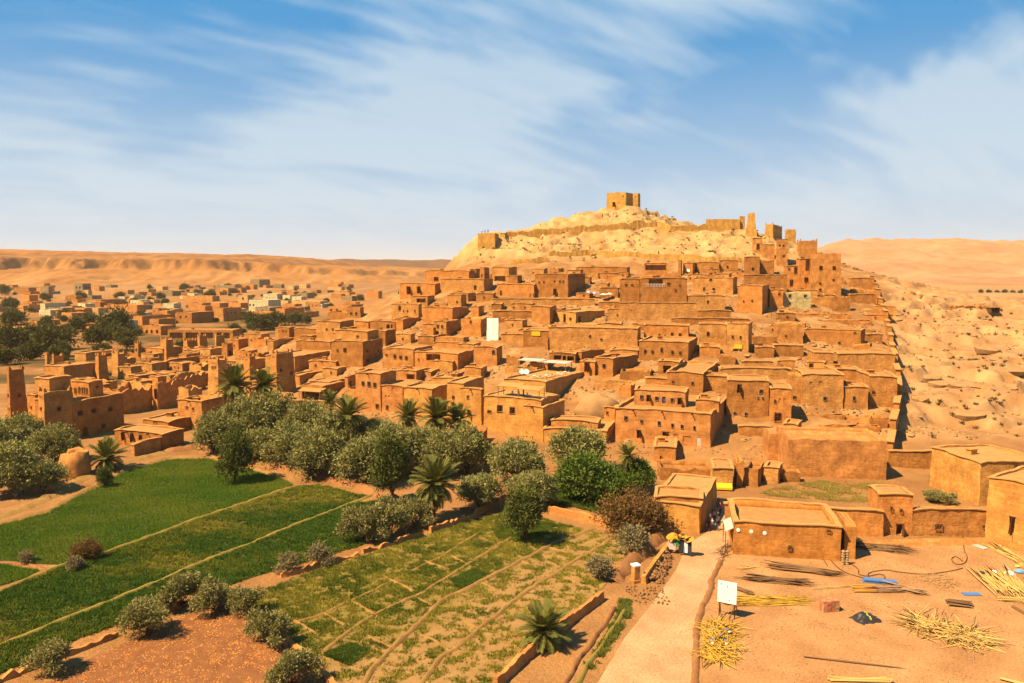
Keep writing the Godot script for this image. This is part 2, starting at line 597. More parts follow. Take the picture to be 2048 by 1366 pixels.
func make_hills():
	tag(put(sheet(even(-2100, 60, 6.0), even(-2300, -1080, 9.0), left_hill, left_hill_color), "tableland", M.hill, self), "", "", "", "structure")
	tag(put(sheet(even(360, 4200, 24.0), even(-4600, -1300, 26.0), right_hill, right_hill_color), "mountain", M.hill, self), "", "", "", "structure")
	tag(put(sheet(even(-1500, 400, 16.0), even(-3600, -2200, 28.0), low_hill, low_hill_color), "distant_hills", M.hill, self), "", "", "", "structure")

# a patch of ground bounded by a polygon (x, z), with relief and vertex colours, thickness over the land
func patch(poly: PackedVector2Array, cell: float, lift: Callable, color: Callable, called: String, m: Material) -> MeshInstance3D:
	var lo := poly[0]
	var hi := poly[0]
	for p in poly:
		lo = lo.min(p); hi = hi.max(p)
	var st := tool()
	st.set_smooth_group(0)
	var nx := int((hi.x - lo.x) / cell) + 1
	var nz := int((hi.y - lo.y) / cell) + 1
	var inside := []
	for j in nz + 1:
		var row := []
		for i in nx + 1:
			row.append(Geometry2D.is_point_in_polygon(lo + Vector2(i, j) * cell, poly))
		inside.append(row)
	var vert := func(p: Vector2):
		st.set_color(color.call(p.x, p.y))
		st.add_vertex(Vector3(p.x, land(p.x, p.y) + lift.call(p.x, p.y), p.y))
	for j in nz:
		for i in nx:
			var k := int(inside[j][i]) + int(inside[j][i + 1]) + int(inside[j + 1][i]) + int(inside[j + 1][i + 1])
			if k == 0: continue
			var a := lo + Vector2(i, j) * cell
			var sq := PackedVector2Array([a, a + Vector2(cell, 0), a + Vector2(cell, cell), a + Vector2(0, cell)])
			if k == 4:
				for q in [0, 1, 2, 0, 2, 3]: vert.call(sq[q])
			else:
				for piece in Geometry2D.intersect_polygons(sq, poly):
					var tri := Geometry2D.triangulate_polygon(piece)
					for q in tri: vert.call(piece[q])
	return done(st, called, m, self)

# ---------------------------------------------------------------- mud buildings
# record: [name, label, category, x, y, z, angle, w, d, h, material, ruin, batter, coping, parapet, pinnacles, sink, frieze, spouts, rim, [windows], key, on]
# window: [face 0 front / 1 right, u0, u1, v0, v1, style]; the box spans x 0..w and z -d..0 in its own axes
var built := {}
var cur := {}

func warp(p: Vector3) -> Vector3:
	var y := maxf(p.y, 0.0)
	var w: float = cur.w
	var d: float = cur.d
	var kx := maxf(1.0 - 2.0 * cur.bat * y / maxf(w, 1.2), 0.55)
	var kz := maxf(1.0 - 2.0 * cur.bat * y / maxf(d, 1.2), 0.55)
	var q := Vector3(w * 0.5 + (p.x - w * 0.5) * kx, p.y, -d * 0.5 + (p.z + d * 0.5) * kz)
	var o: Vector3 = cur.off
	var a: float = cur.rough
	q.x += na.get_noise_3d((p.x + o.x) * 0.33, p.y * 0.33, (p.z + o.z) * 0.33) * a
	q.z += na.get_noise_3d((p.x - o.x) * 0.33, p.y * 0.33 + 50.0, (p.z + o.z) * 0.33) * a
	return q

func crest(x: float, z: float) -> float:
	var r: float = cur.ruin
	var o: Vector3 = cur.off
	if r <= 0.0:
		var slump := 0.0
		for c in 4:
			var cx: float = cur.w if c & 1 else 0.0
			var cz: float = -cur.d if c & 2 else 0.0
			slump += exp(-(absf(x - cx) + absf(z - cz)) / 0.9) * (0.12 + 0.3 * absf(nb.get_noise_2d(o.x + c * 7.0, o.z)))
		return cur.h - slump + na.get_noise_2d((x + o.x) * 0.13, (z + o.z) * 0.13) * 0.22 + nb.get_noise_2d((x + o.x) * 0.6, (z + o.z) * 0.6) * 0.06
	var n := na.get_noise_2d((x + o.x) * 0.30, (z + o.z) * 0.30) * 0.8 + nb.get_noise_2d((x + o.x) * 1.1, (z - o.z) * 1.1) * 0.35
	return cur.h - r * clampf(0.35 - n, 0.0, 1.15)

func stops(a: float, b: float, step: float, extra: Array) -> Array:
	var l := [a, b]
	for e in extra:
		if e > a + 0.04 and e < b - 0.04: l.append(e)
	l.sort()
	var out := [l[0]]
	for i in range(1, l.size()):
		var gap: float = l[i] - l[i - 1]
		if gap < 0.02: continue
		var n := int(ceil(gap / step))
		for k in range(1, n + 1):
			out.append(l[i - 1] + gap * k / n)
	return out

# one outer face with its openings; f gives (u, v, depth) -> point before warping
func wall_face(st: SurfaceTool, fr: Callable, length: float, sink: float, wins: Array, step: float, group: int):
	st.set_smooth_group(group)
	var us := []
	var vs := []
	for q in wins:
		us.append(q[1]); us.append(q[2]); vs.append(q[3]); vs.append(q[4])
	var U := stops(0.0, length, step, us)
	var V := stops(-sink, cur.h, step, vs)
	var P := func(u: float, v: float, dep: float) -> Vector3:
		var p: Vector3 = fr.call(u, dep)
		p.y = minf(v, crest(p.x, p.z)) if v > cur.h - cur.ruin * 1.2 - 0.01 else v
		if v >= cur.h - 0.001: p.y = crest(p.x, p.z)
		return warp(p)
	for j in V.size() - 1:
		for i in U.size() - 1:
			var um: float = (U[i] + U[i + 1]) * 0.5
			var vm: float = (V[j] + V[j + 1]) * 0.5
			var hole := false
			for q in wins:
				if um > q[1] and um < q[2] and vm > q[3] and vm < q[4]:
					hole = true
					break
			if hole: continue
			quad(st, P.call(U[i], V[j], 0.0), P.call(U[i], V[j + 1], 0.0), P.call(U[i + 1], V[j + 1], 0.0), P.call(U[i + 1], V[j], 0.0))

# an opening: reveals run back into the room behind; frames and leaves are parts of their own
func opening(st: SurfaceTool, fr: Callable, q: Array, host: Node3D):
	var style: String = q[5]
	var room := minf(cur.d, cur.w) * 0.42
	var dep: float = {"n": 0.16, "p": 0.05, "b": 0.2}.get(style, minf(1.7, room))
	var P := func(u: float, v: float, e: float) -> Vector3:
		var p: Vector3 = fr.call(u, e)
		p.y = v
		return warp(p)
	st.set_smooth_group(-1)
	var u0: float = q[1]
	var u1: float = q[2]
	var v0: float = q[3]
	var v1: float = q[4]
	var f := []
	var g := []
	for c in [[u0, v0], [u0, v1], [u1, v1], [u1, v0]]:
		f.append(P.call(c[0], c[1], 0.0))
		g.append(P.call(c[0], c[1], dep))
	for k in 4:
		quad(st, f[k], g[k], g[(k + 1) % 4], f[(k + 1) % 4])
	if not style in ["p", "b"]: quad(st, g[0], g[1], g[2], g[3])
	if style == "a":
		var r := minf((u1 - u0) * 0.5, (v1 - v0) * 0.5)
		var um := (u0 + u1) * 0.5
		for s in [-1.0, 1.0]:
			var corner: Vector3 = P.call(u0 if s < 0 else u1, v1, 0.02)
			for k in 3:
				st.add_vertex(corner)
				for e in [k, k + 1]: st.add_vertex(P.call(um + s * r * cos(PI / 6 * e), v1 - r + r * sin(PI / 6 * e), 0.02))
	if style == "n": return
	var rx: Vector3 = f[3] - f[0]
	var ry: Vector3 = f[1] - f[0]
	var out := ry.cross(rx).normalized()
	var mid: Vector3 = (f[0] + f[1] + f[2] + f[3]) * 0.25
	var ws := tool()
	if style == "o":
		# posts carry the lintel of a wide opening
		var n := int((u1 - u0) / 2.6)
		for k in range(1, n + 1):
			var ps := tool()
			bar(ps, f[0] + rx * (float(k) / (n + 1)) + ry * 0.5 - out * 0.15, rx.normalized() * 0.2, ry, out * 0.2)
			done(ps, "post", M.wood_dark, host)
		return
	if style in ["p", "b"]:
		ws.set_smooth_group(-1)
		quad(ws, g[0], g[1], g[2], g[3])
		if style == "b": bar(ws, mid - out * 0.17, rx * 0.9, Vector3(0, 0.1, 0), out * 0.05)
		done(ws, "poster" if style == "p" else "door", M.poster if style == "p" else M.blue_door, host)
		return
	if style == "d":
		# an open plank leaf folded back against the reveal, and the lintel over it
		var leaf_len := minf(dep * 0.85, rx.length() * 0.9)
		bar(ws, (f[3] + f[2]) * 0.5 - out * (leaf_len * 0.5 + 0.12) - rx.normalized() * 0.09, rx.normalized() * 0.06, ry * 0.98, out * leaf_len)
		done(ws, "door", M.door, host)
		var ls := tool()
		bar(ls, (f[1] + f[2]) * 0.5 + Vector3(0, 0.08, 0), rx * 1.3, Vector3(0, 0.14, 0), out * 0.10)
		done(ls, "lintel", M.wood_dark, host)
		return
	# wooden frame with glazing bars set back in the reveal
	var x1 := rx.normalized()
	var y1 := ry.normalized()
	var back := mid - out * 0.16
	for s in [-0.5, 0.5]:
		bar(ws, back + rx * s * 0.9, x1 * 0.07, ry, out * 0.06)
		bar(ws, back + ry * s * 0.9, rx * 0.84, y1 * 0.07, out * 0.06)
	var bars := 3 if style == "g" else 1
	if rx.length() > 0.5:
		for k in range(1, bars + 1): bar(ws, back + rx * (float(k) / (bars + 1) - 0.5), x1 * 0.05, ry * 0.82, out * 0.045)
	var win := done(ws, "window", M.shutter, host)
	if style == "f":
		var fs := tool()
		var t := 0.13
		for s in [-1.0, 1.0]:
			bar(fs, mid + (rx * 0.5 + x1 * t * 0.5) * s, x1 * t, ry + y1 * t * 2.0, out * 0.09)
			bar(fs, mid + (ry * 0.5 + y1 * t * 0.5) * s, rx, y1 * t, out * 0.085)
		done(fs, "frame", M.plaster, win if host == cur.root else host)

# walls, rim, roof, coping and openings of one box under host
func mud_box(host: Node3D, r: Array):
	var w: float = r[7]; var d: float = r[8]; var h: float = r[9]
	var rim: float = minf(r[19], minf(w, d) * 0.3)
	cur = {"w": w, "d": d, "h": h, "ruin": r[11], "bat": r[12], "off": Vector3(r[3] * 1.37, 0, r[5] * 0.91), "rough": 0.26 if r[11] > 0 else 0.17, "root": cur.get("root", host)}
	var step := 1.1 if r[11] > 0 else (1.5 if -r[5] < 260.0 else 2.2)
	var sink: float = r[16]
	var faces := [
		[func(u, e): return Vector3(u, 0, -e), w],
		[func(u, e): return Vector3(w - e, 0, -u), d],
		[func(u, e): return Vector3(w - u, 0, -d + e), w],
		[func(u, e): return Vector3(e, 0, -d + u), d]]
	var st := tool()
	var pick: int = r[10]
	if pick == 0: pick = [0, 10, 11, 12][absi(int(r[3] * 3.7 + r[5] * 1.9)) % 4]
	var wm: Material = M["mud%d" % pick]
	for k in 4:
		var wins := []
		for q in r[20]:
			if q[0] == k: wins.append(q)
		wall_face(st, faces[k][0], faces[k][1], sink, wins, step, k + 1)
		for q in wins: opening(st, faces[k][0], q, host)
	# rim and inner faces down to the roof
	var par: float = r[14]
	var level: float = h - par - (r[11] * 1.3 if r[11] > 0 else 0.0)
	var solid := par < 0.05
	for k in 4:
		st.set_smooth_group(10 + k)
		var fr: Callable = faces[k][0]
		var len_: float = faces[k][1]
		var U := stops(0.0, len_, step, [])
		for i in U.size() - 1:
			var row := []
			for u in [U[i], U[i + 1]]:
				var po: Vector3 = fr.call(u, 0.0)
				var ui: float = clampf(u, rim, len_ - rim)
				var pi: Vector3 = fr.call(ui, rim)
				var top := crest(po.x, po.z)
				row.append([warp(Vector3(po.x, top, po.z)), warp(Vector3(pi.x, top, pi.z)), warp(Vector3(pi.x, level, pi.z))])
			quad(st, row[0][0], row[0][1], row[1][1], row[1][0])
			if not solid: quad(st, row[0][1], row[0][2], row[1][2], row[1][1])
	done(st, "wall", wm, host)
	# roof
	var rs := tool()
	rs.set_smooth_group(0)
	var RU := stops(rim, w - rim, 1.8, [])
	var RV := stops(rim, d - rim, 1.8, [])
	var RP := func(x: float, z: float) -> Vector3:
		var lift := na.get_noise_2d((x + r[3]) * 0.3, (z + r[5]) * 0.3) * (0.10 if r[11] <= 0 else 0.7)
		var edge: float = minf(minf(x - rim, w - rim - x), minf(z - rim, d - rim - z))
		return warp(Vector3(x, (level if not solid else h - 0.03) + lift * clampf(edge, 0.0, 1.0), -z))
	for j in RV.size() - 1:
		for i in RU.size() - 1:
			quad(rs, RP.call(RU[i], RV[j]), RP.call(RU[i], RV[j + 1]), RP.call(RU[i + 1], RV[j + 1]), RP.call(RU[i + 1], RV[j]))
	done(rs, "roof", (M.roof2 if r[10] in [2, 5] else M.roof0) if r[11] <= 0 else wm, host)
	# coping: a thin mud slab that overhangs the walls
	if r[13] > 0:
		var cs := tool()
		var over := 0.17
		var inn := minf(rim + 0.02, minf(w, d) * 0.42)
		for k in 4:
			cs.set_smooth_group(-1)
			var fr: Callable = faces[k][0]
			var len_: float = faces[k][1]
			var U := stops(0.0, len_, step * 0.8, [])
			for i in U.size() - 1:
				var row := []
				for u in [U[i], U[i + 1]]:
					var uo: float = (u - over) if u < 0.01 else ((u + over) if u > len_ - 0.01 else u)
					var po: Vector3 = fr.call(uo, -over)
					var pb: Vector3 = fr.call(u, 0.0)
					var pi: Vector3 = fr.call(clampf(u, inn, len_ - inn), inn)
					var top: float = crest(pb.x, pb.z) + 0.13 + nb.get_noise_2d((po.x + r[3]) * 0.9, (po.z + r[5]) * 0.9) * 0.035
					row.append([warp(Vector3(po.x, top, po.z)), warp(Vector3(pi.x, top + 0.01, pi.z)), warp(Vector3(po.x, top - 0.14, po.z)), warp(Vector3(pi.x, top - 0.16, pi.z))])
				quad(cs, row[0][0], row[0][1], row[1][1], row[1][0])
				quad(cs, row[0][2], row[0][0], row[1][0], row[1][2])
				quad(cs, row[0][3], row[0][2], row[1][2], row[1][3])
				quad(cs, row[0][1], row[0][3], row[1][3], row[1][1])
		done(cs, "coping", M.coping, host)
	if r[11] <= 0 and w > 4.0 and d > 4.0 and absi(int(r[3] * 7.3 + r[5] * 3.1)) % 3 == 0:
		var hs := tool()
		box(hs, warp(Vector3(w * 0.3, level + 0.35, -d * 0.55)), Vector3(1.3, 0.9, 1.0), 0.2)
		box(hs, warp(Vector3(w * 0.3, level + 0.86, -d * 0.55)), Vector3(1.6, 0.12, 1.3), 0.2)
		done(hs, "roof_hatch", wm, host)
	if r[15] > 0:
		for cx in [0.0, 1.0]:
			for cz in [0.0, 1.0]:
				var ps := tool()
				var p := warp(Vector3(lerpf(0.3, w - 0.3, cx), h, lerpf(-0.3, -d + 0.3, cz)))
				var hh := 0.9
				ps.set_smooth_group(-1)
				for s in [[0.62, 0.0, 0.4], [0.44, 0.4, 0.65], [0.24, 0.65, hh]]:
					box(ps, p + Vector3(0, (s[1] + s[2]) * 0.5 - 0.06, 0), Vector3(s[0], s[2] - s[1] + 0.02, s[0]), 0.1)
				done(ps, "pinnacle", wm, host)
	if r[17] > 0:
		var fs := tool()
		for k in 2:
			var fr: Callable = faces[k][0]
			var len_: float = faces[k][1]
			var n := int(len_ / 0.55)
			for i in n:
				var u := (i + 0.5) * len_ / n
				if u < 0.4 or u > len_ - 0.4: continue
				var p := warp(fr.call(u, -0.02) + Vector3(0, h - 0.95 - 0.16 * (i % 2), 0))
				var q := warp(fr.call(u + 0.1, -0.02) + Vector3(0, h - 0.95 - 0.16 * (i % 2), 0))
				var ax := (q - p).normalized()
				bar(fs, p, ax * 0.2, Vector3(0, 0.55, 0), ax.cross(Vector3.UP) * 0.12)
		tag(done(fs, "frieze", wm, host), "", "", "", "stuff")
	if r[18] > 0:
		var n := maxi(1, int(w / 5.0))
		for i in n:
			var u := w * (i + 0.6) / (n + 0.2)
			var ss := tool()
			var p := warp(Vector3(u, h - 0.35, 0))
			bar(ss, p + Vector3(0, -0.06, 0.32), Vector3(0.16, 0, 0), Vector3(0, 0.10, 0), Vector3(0, -0.10, 0.8))
			bar(ss, p + Vector3(-0.08, 0.02, 0.32), Vector3(0.03, 0, 0), Vector3(0, 0.12, 0), Vector3(0, -0.10, 0.8))
			bar(ss, p + Vector3(0.08, 0.02, 0.32), Vector3(0.03, 0, 0), Vector3(0, 0.12, 0), Vector3(0, -0.10, 0.8))
			done(ss, "water_spout", M.wood_dark, host)

func building(r: Array):
	var at := Vector3(r[3], r[4], r[5])
	if r[22] != "":
		var base: Node3D = built[r[22]]
		var up := node("upper_storey", base)
		up.transform = base.transform.affine_inverse() * Transform3D(Basis(Vector3.UP, -deg_to_rad(r[6])), at)
		cur = {"root": base}
		mud_box(up, r)
		return
	var o := thing(r[0], r[1], r[2], at, -deg_to_rad(r[6]), r[23])
	cur = {"root": o}
	mud_box(o, r)
	if r[21] != "": built[r[21]] = o

# ---------------------------------------------------------------- trees and plants
func raw_mesh(v: PackedVector3Array, n: PackedVector3Array, c: PackedColorArray) -> ArrayMesh:
	var arr := []
	arr.resize(Mesh.ARRAY_MAX)
	arr[Mesh.ARRAY_VERTEX] = v
	arr[Mesh.ARRAY_NORMAL] = n
	arr[Mesh.ARRAY_COLOR] = c
	var m := ArrayMesh.new()
	m.add_surface_from_arrays(Mesh.PRIMITIVE_TRIANGLES, arr)
	return m

func leaf(v: PackedVector3Array, n: PackedVector3Array, c: PackedColorArray, p: Vector3, along: Vector3, across: Vector3, col: Color):
	var nn := across.cross(along).normalized()
	var a := p - across * 0.5 + along * 0.4
	var b := p + across * 0.5 + along * 0.4
	var t := p + along
	for q in [p, a, t, p, t, b]:
		v.append(q); n.append(nn); c.append(col)

func rand_dir(r: RandomNumberGenerator) -> Vector3:
	var z := r.randf_range(-1, 1)
	var a := r.randf() * TAU
	var s := sqrt(1.0 - z * z)
	return Vector3(s * cos(a), z, s * sin(a))

# lobes: [centre, radius]; leaves sit in clumps through each lobe, denser near its skin
func crown_mesh(r: RandomNumberGenerator, lobes: Array, clumps: int, per: int, size: float, c1: Color, c2: Color, c3: Color) -> ArrayMesh:
	var v := PackedVector3Array()
	var n := PackedVector3Array()
	var c := PackedColorArray()
	for l in lobes:
		var tone := r.randf()
		for k in clumps:
			var d := rand_dir(r)
			if d.y < -0.35 and r.randf() < 0.6: d.y = -d.y
			var rr: float = l[1] * pow(r.randf_range(0.2, 1.0), 0.5) * (1.0 + 0.34 * na.get_noise_3dv(d * 2.0 + l[0])) * (r.randf_range(1.15, 1.6) if r.randf() < 0.2 else 1.0)
			var p: Vector3 = l[0] + d * rr
			var col := c1.lerp(c2, clampf(tone * 0.5 + r.randf() * 0.6, 0, 1))
			if r.randf() < 0.10: col = c3
			var dir := (d + rand_dir(r) * 0.6 + Vector3(0, 0.35, 0)).normalized()
			for q in per:
				var al := (dir + rand_dir(r) * 0.9).normalized() * size * r.randf_range(0.7, 1.3)
				var ac := al.cross(rand_dir(r)).normalized() * size * r.randf_range(0.30, 0.48)
				leaf(v, n, c, p + rand_dir(r) * size * 0.9, al, ac, col * r.randf_range(0.85, 1.12))
	return raw_mesh(v, n, c)

func wood_mesh(r: RandomNumberGenerator, lobes: Array, base_r: float, fork: float) -> ArrayMesh:
	var st := tool()
	var top := Vector3(r.randf_range(-0.25, 0.25), fork, r.randf_range(-0.25, 0.25))
	tube(st, [Vector3(0, -0.3, 0), Vector3(0.05, fork * 0.4, 0.04), top], [base_r * 1.35, base_r, base_r * 0.8], 7)
	for l in lobes:
		var e: Vector3 = l[0]
		tube(st, [top - Vector3(0, 0.15, 0), top.lerp(e, 0.5) + rand_dir(r) * 0.18, e], [base_r * 0.5, base_r * 0.28, base_r * 0.08], 5, false)
	st.generate_normals()
	return st.commit()

var kinds := {}

# a crown of lobes on an ellipsoid: kind -> [wood meshes, crown meshes]
func make_kind(kind: String, seed_: int, variants: int, width: float, height: float, fork: float, lobes_n: int, lobe_r: float, clumps: int, per: int, size: float, c1: Color, c2: Color, c3: Color, base_r := 0.22):
	var list := []
	for q in variants:
		var r := RandomNumberGenerator.new()
		r.seed = seed_ * 100 + q
		var lobes := []
		for k in lobes_n:
			var d := rand_dir(r)
			d.y = absf(d.y) * 1.15 - 0.5
			var rr := pow(r.randf(), 0.4)
			var ctr := Vector3(d.x * rr * (width * 0.5 - lobe_r * 0.7), fork + (height - fork) * 0.42 + d.y * rr * (height - fork) * 0.5, d.z * rr * (width * 0.5 - lobe_r * 0.7))
			lobes.append([ctr, lobe_r * r.randf_range(0.5, 1.3)])
		list.append([wood_mesh(r, lobes, base_r, fork), crown_mesh(r, lobes, clumps, per, size, c1, c2, c3)])
	kinds[kind] = list

func plant(kind: String, called: String, label: String, category: String, x: float, z: float, scale_: float, group := "", tall := 1.0) -> Node3D:
	var list: Array = kinds[kind]
	var pick: Array = list[rng.randi() % list.size()]
	var o := thing(called, label, category, Vector3(x, ground(x, z) - 0.03, z), rng.randf() * TAU, group)
	scale_ *= 1.28
	o.scale = Vector3(scale_, scale_ * tall, scale_)
	put(pick[0], "trunk" if category == "tree" else "stem", M.bark, o)
	put(pick[1], "crown" if category == "tree" else "foliage", M.leaf, o)
	return o

func frond_mesh(r: RandomNumberGenerator, length: float, droop: float, leaflets: int, c1: Color, c2: Color) -> ArrayMesh:
	var v := PackedVector3Array()
	var n := PackedVector3Array()
	var c := PackedColorArray()
	# the frond runs out along +x from the crown and bends down
	var rib := func(t: float) -> Vector3:
		return Vector3(length * (t - 0.12 * droop * t * t * t), length * (0.10 * t - 0.42 * droop * t * t), 0.03 * sin(t * 5.0))
	for k in 7:
		var a: Vector3 = rib.call(k / 7.0)
		var b: Vector3 = rib.call((k + 1) / 7.0)
		var wd := 0.07 * (1.0 - k / 8.0)
		for side in [Vector3(0, 0, 1), Vector3(0, 1, 0)]:
			var w: Vector3 = side * wd * 0.5
			var nn := w.cross(b - a).normalized()
			for q in [a - w, b - w * 0.8, b + w * 0.8, a - w, b + w * 0.8, a + w]:
				v.append(q); n.append(nn); c.append(c2)
	for k in leaflets:
		var t := 0.12 + 0.88 * (k + 0.5) / leaflets
		var p: Vector3 = rib.call(t)
		var fwd: Vector3 = (rib.call(minf(t + 0.05, 1.05)) - p).normalized()
		for s in [-1.0, 1.0]:
			var ll := length * 0.21 * (0.55 + 0.75 * sin(PI * clampf(t * 0.9 + 0.08, 0, 1))) * r.randf_range(0.85, 1.1)
			var al: Vector3 = (fwd * 0.65 + Vector3(0, 0.20 - 0.25 * r.randf(), s * 0.8)).normalized() * ll
			var ac: Vector3 = fwd.cross(al).cross(al).normalized() * 0.024
			leaf(v, n, c, p, al, ac, c1.lerp(c2, r.randf() * 0.5) * r.randf_range(0.85, 1.15))
	return raw_mesh(v, n, c)

var fronds := []
var dead_frond: ArrayMesh

func make_fronds():
	var r := RandomNumberGenerator.new()
	r.seed = 31
	for k in 4:
		fronds.append(frond_mesh(r, 1.0, [0.35, 0.7, 1.1, 1.5][k], 46, Color(0.135, 0.150, 0.035), Color(0.230, 0.210, 0.050)))
	dead_frond = frond_mesh(r, 1.0, 1.6, 26, Color(0.300, 0.200, 0.090), Color(0.281, 0.187, 0.086))

func palm(x: float, z: float, trunk_h: float, reach: float, label: String, dead := 8, count := 44, group := "date palms around the fields"):
	var y := ground(x, z)
	var o := thing("date_palm", label, "palm", Vector3(x, y - 0.05, z), rng.randf() * TAU, group)
	var st := tool()
	var lean := Vector3(rng.randf_range(-0.06, 0.06), 0, rng.randf_range(-0.06, 0.06)) * trunk_h
	var pts := []
	var rad := []
	var n := maxi(4, int(trunk_h / 0.28))
	for k in n + 1:
		var t := float(k) / n
		pts.append(Vector3(0, trunk_h * t, 0) + lean * t * t)
		rad.append((0.27 if k % 2 else 0.22) * (1.15 if t < 0.1 else 1.0) * (1.25 if t > 0.9 else 1.0))
	tube(st, pts, rad, 8)
	done(st, "trunk", M.palm_bark, o)
	var head: Vector3 = pts[pts.size() - 1]
	for k in count:
		var t := (k + 0.5) / count
		var up := lerpf(1.35, -0.45, pow(t, 0.85)) + rng.randf_range(-0.10, 0.10)
		var az := k * 2.39996 + rng.randf_range(-0.2, 0.2)
		var f := put(fronds[clampi(int(t * 3.2 + rng.randf() * 0.8), 0, 3)], "frond", M.leaf, o)
		var len_ := reach * rng.randf_range(0.88, 1.1) * (0.75 + 0.25 * sin(PI * minf(t + 0.25, 1.0)))
		f.transform = Transform3D(Basis(Vector3.UP, az) * Basis(Vector3(0, 0, 1), up) * Basis().scaled(Vector3(len_, len_, len_)), head + Vector3(0, 0.1, 0))
	for k in dead:
		var az := rng.randf() * TAU
		var f := put(dead_frond, "dry_frond", M.leaf, o)
		var len_ := reach * rng.randf_range(0.5, 0.8)
		f.transform = Transform3D(Basis(Vector3.UP, az) * Basis(Vector3(0, 0, 1), rng.randf_range(-1.25, -0.8)) * Basis().scaled(Vector3(len_, len_, len_)), head - Vector3(0, 0.1, 0))

func tuft_mesh(seed_: int, blades: int, height: float, spread: float, width: float) -> ArrayMesh:
	var r := RandomNumberGenerator.new()
	r.seed = seed_
	var v := PackedVector3Array()
	var n := PackedVector3Array()
	var c := PackedColorArray()
	for k in blades:
		var d := rand_dir(r)
		d.y = 0
		var p := Vector3(d.x, 0, d.z) * spread * r.randf()
		var al := (Vector3(d.x * r.randf_range(0.1, 0.9), 1.0, d.z * r.randf_range(0.1, 0.9))).normalized() * height * r.randf_range(0.6, 1.2)
		var ac := al.cross(rand_dir(r)).normalized() * width
		leaf(v, n, c, p, al, ac, Color.WHITE * r.randf_range(0.75, 1.15))
	return raw_mesh(v, n, c)

# many copies of one mesh over a polygon: density(x, z) 0..1 and color(x, z)
func scatter(called: String, label: String, category: String, mesh: Mesh, m: Material, poly: PackedVector2Array, count: int, density: Callable, color: Callable, s0: float, s1: float, lift := 0.0):
	var lo := poly[0]
	var hi := poly[0]
	for p in poly:
		lo = lo.min(p); hi = hi.max(p)
	var ts := []
	var cs := []
	var tries := 0
	while ts.size() < count and tries < count * 6:
		tries += 1
		var p := Vector2(rng.randf_range(lo.x, hi.x), rng.randf_range(lo.y, hi.y))
		if rng.randf() > density.call(p.x, p.y): continue
		if not Geometry2D.is_point_in_polygon(p, poly): continue
		var s := rng.randf_range(s0, s1)
		ts.append(Transform3D(Basis(Vector3.UP, rng.randf() * TAU).scaled(Vector3(s, s * rng.randf_range(0.8, 1.2), s)), Vector3(p.x, ground(p.x, p.y) + lift, p.y)))
		cs.append(color.call(p.x, p.y))
	var mm := MultiMesh.new()
	mm.transform_format = MultiMesh.TRANSFORM_3D
	mm.use_colors = true
	mm.mesh = mesh
	mm.instance_count = ts.size()
	for k in ts.size():
		mm.set_instance_transform(k, ts[k])
		mm.set_instance_color(k, cs[k])
	var o := MultiMeshInstance3D.new()
	o.name = numbered(called)
	o.multimesh = mm
	o.material_override = m
	add_child(o)
	tag(o, label, category, "", "stuff")

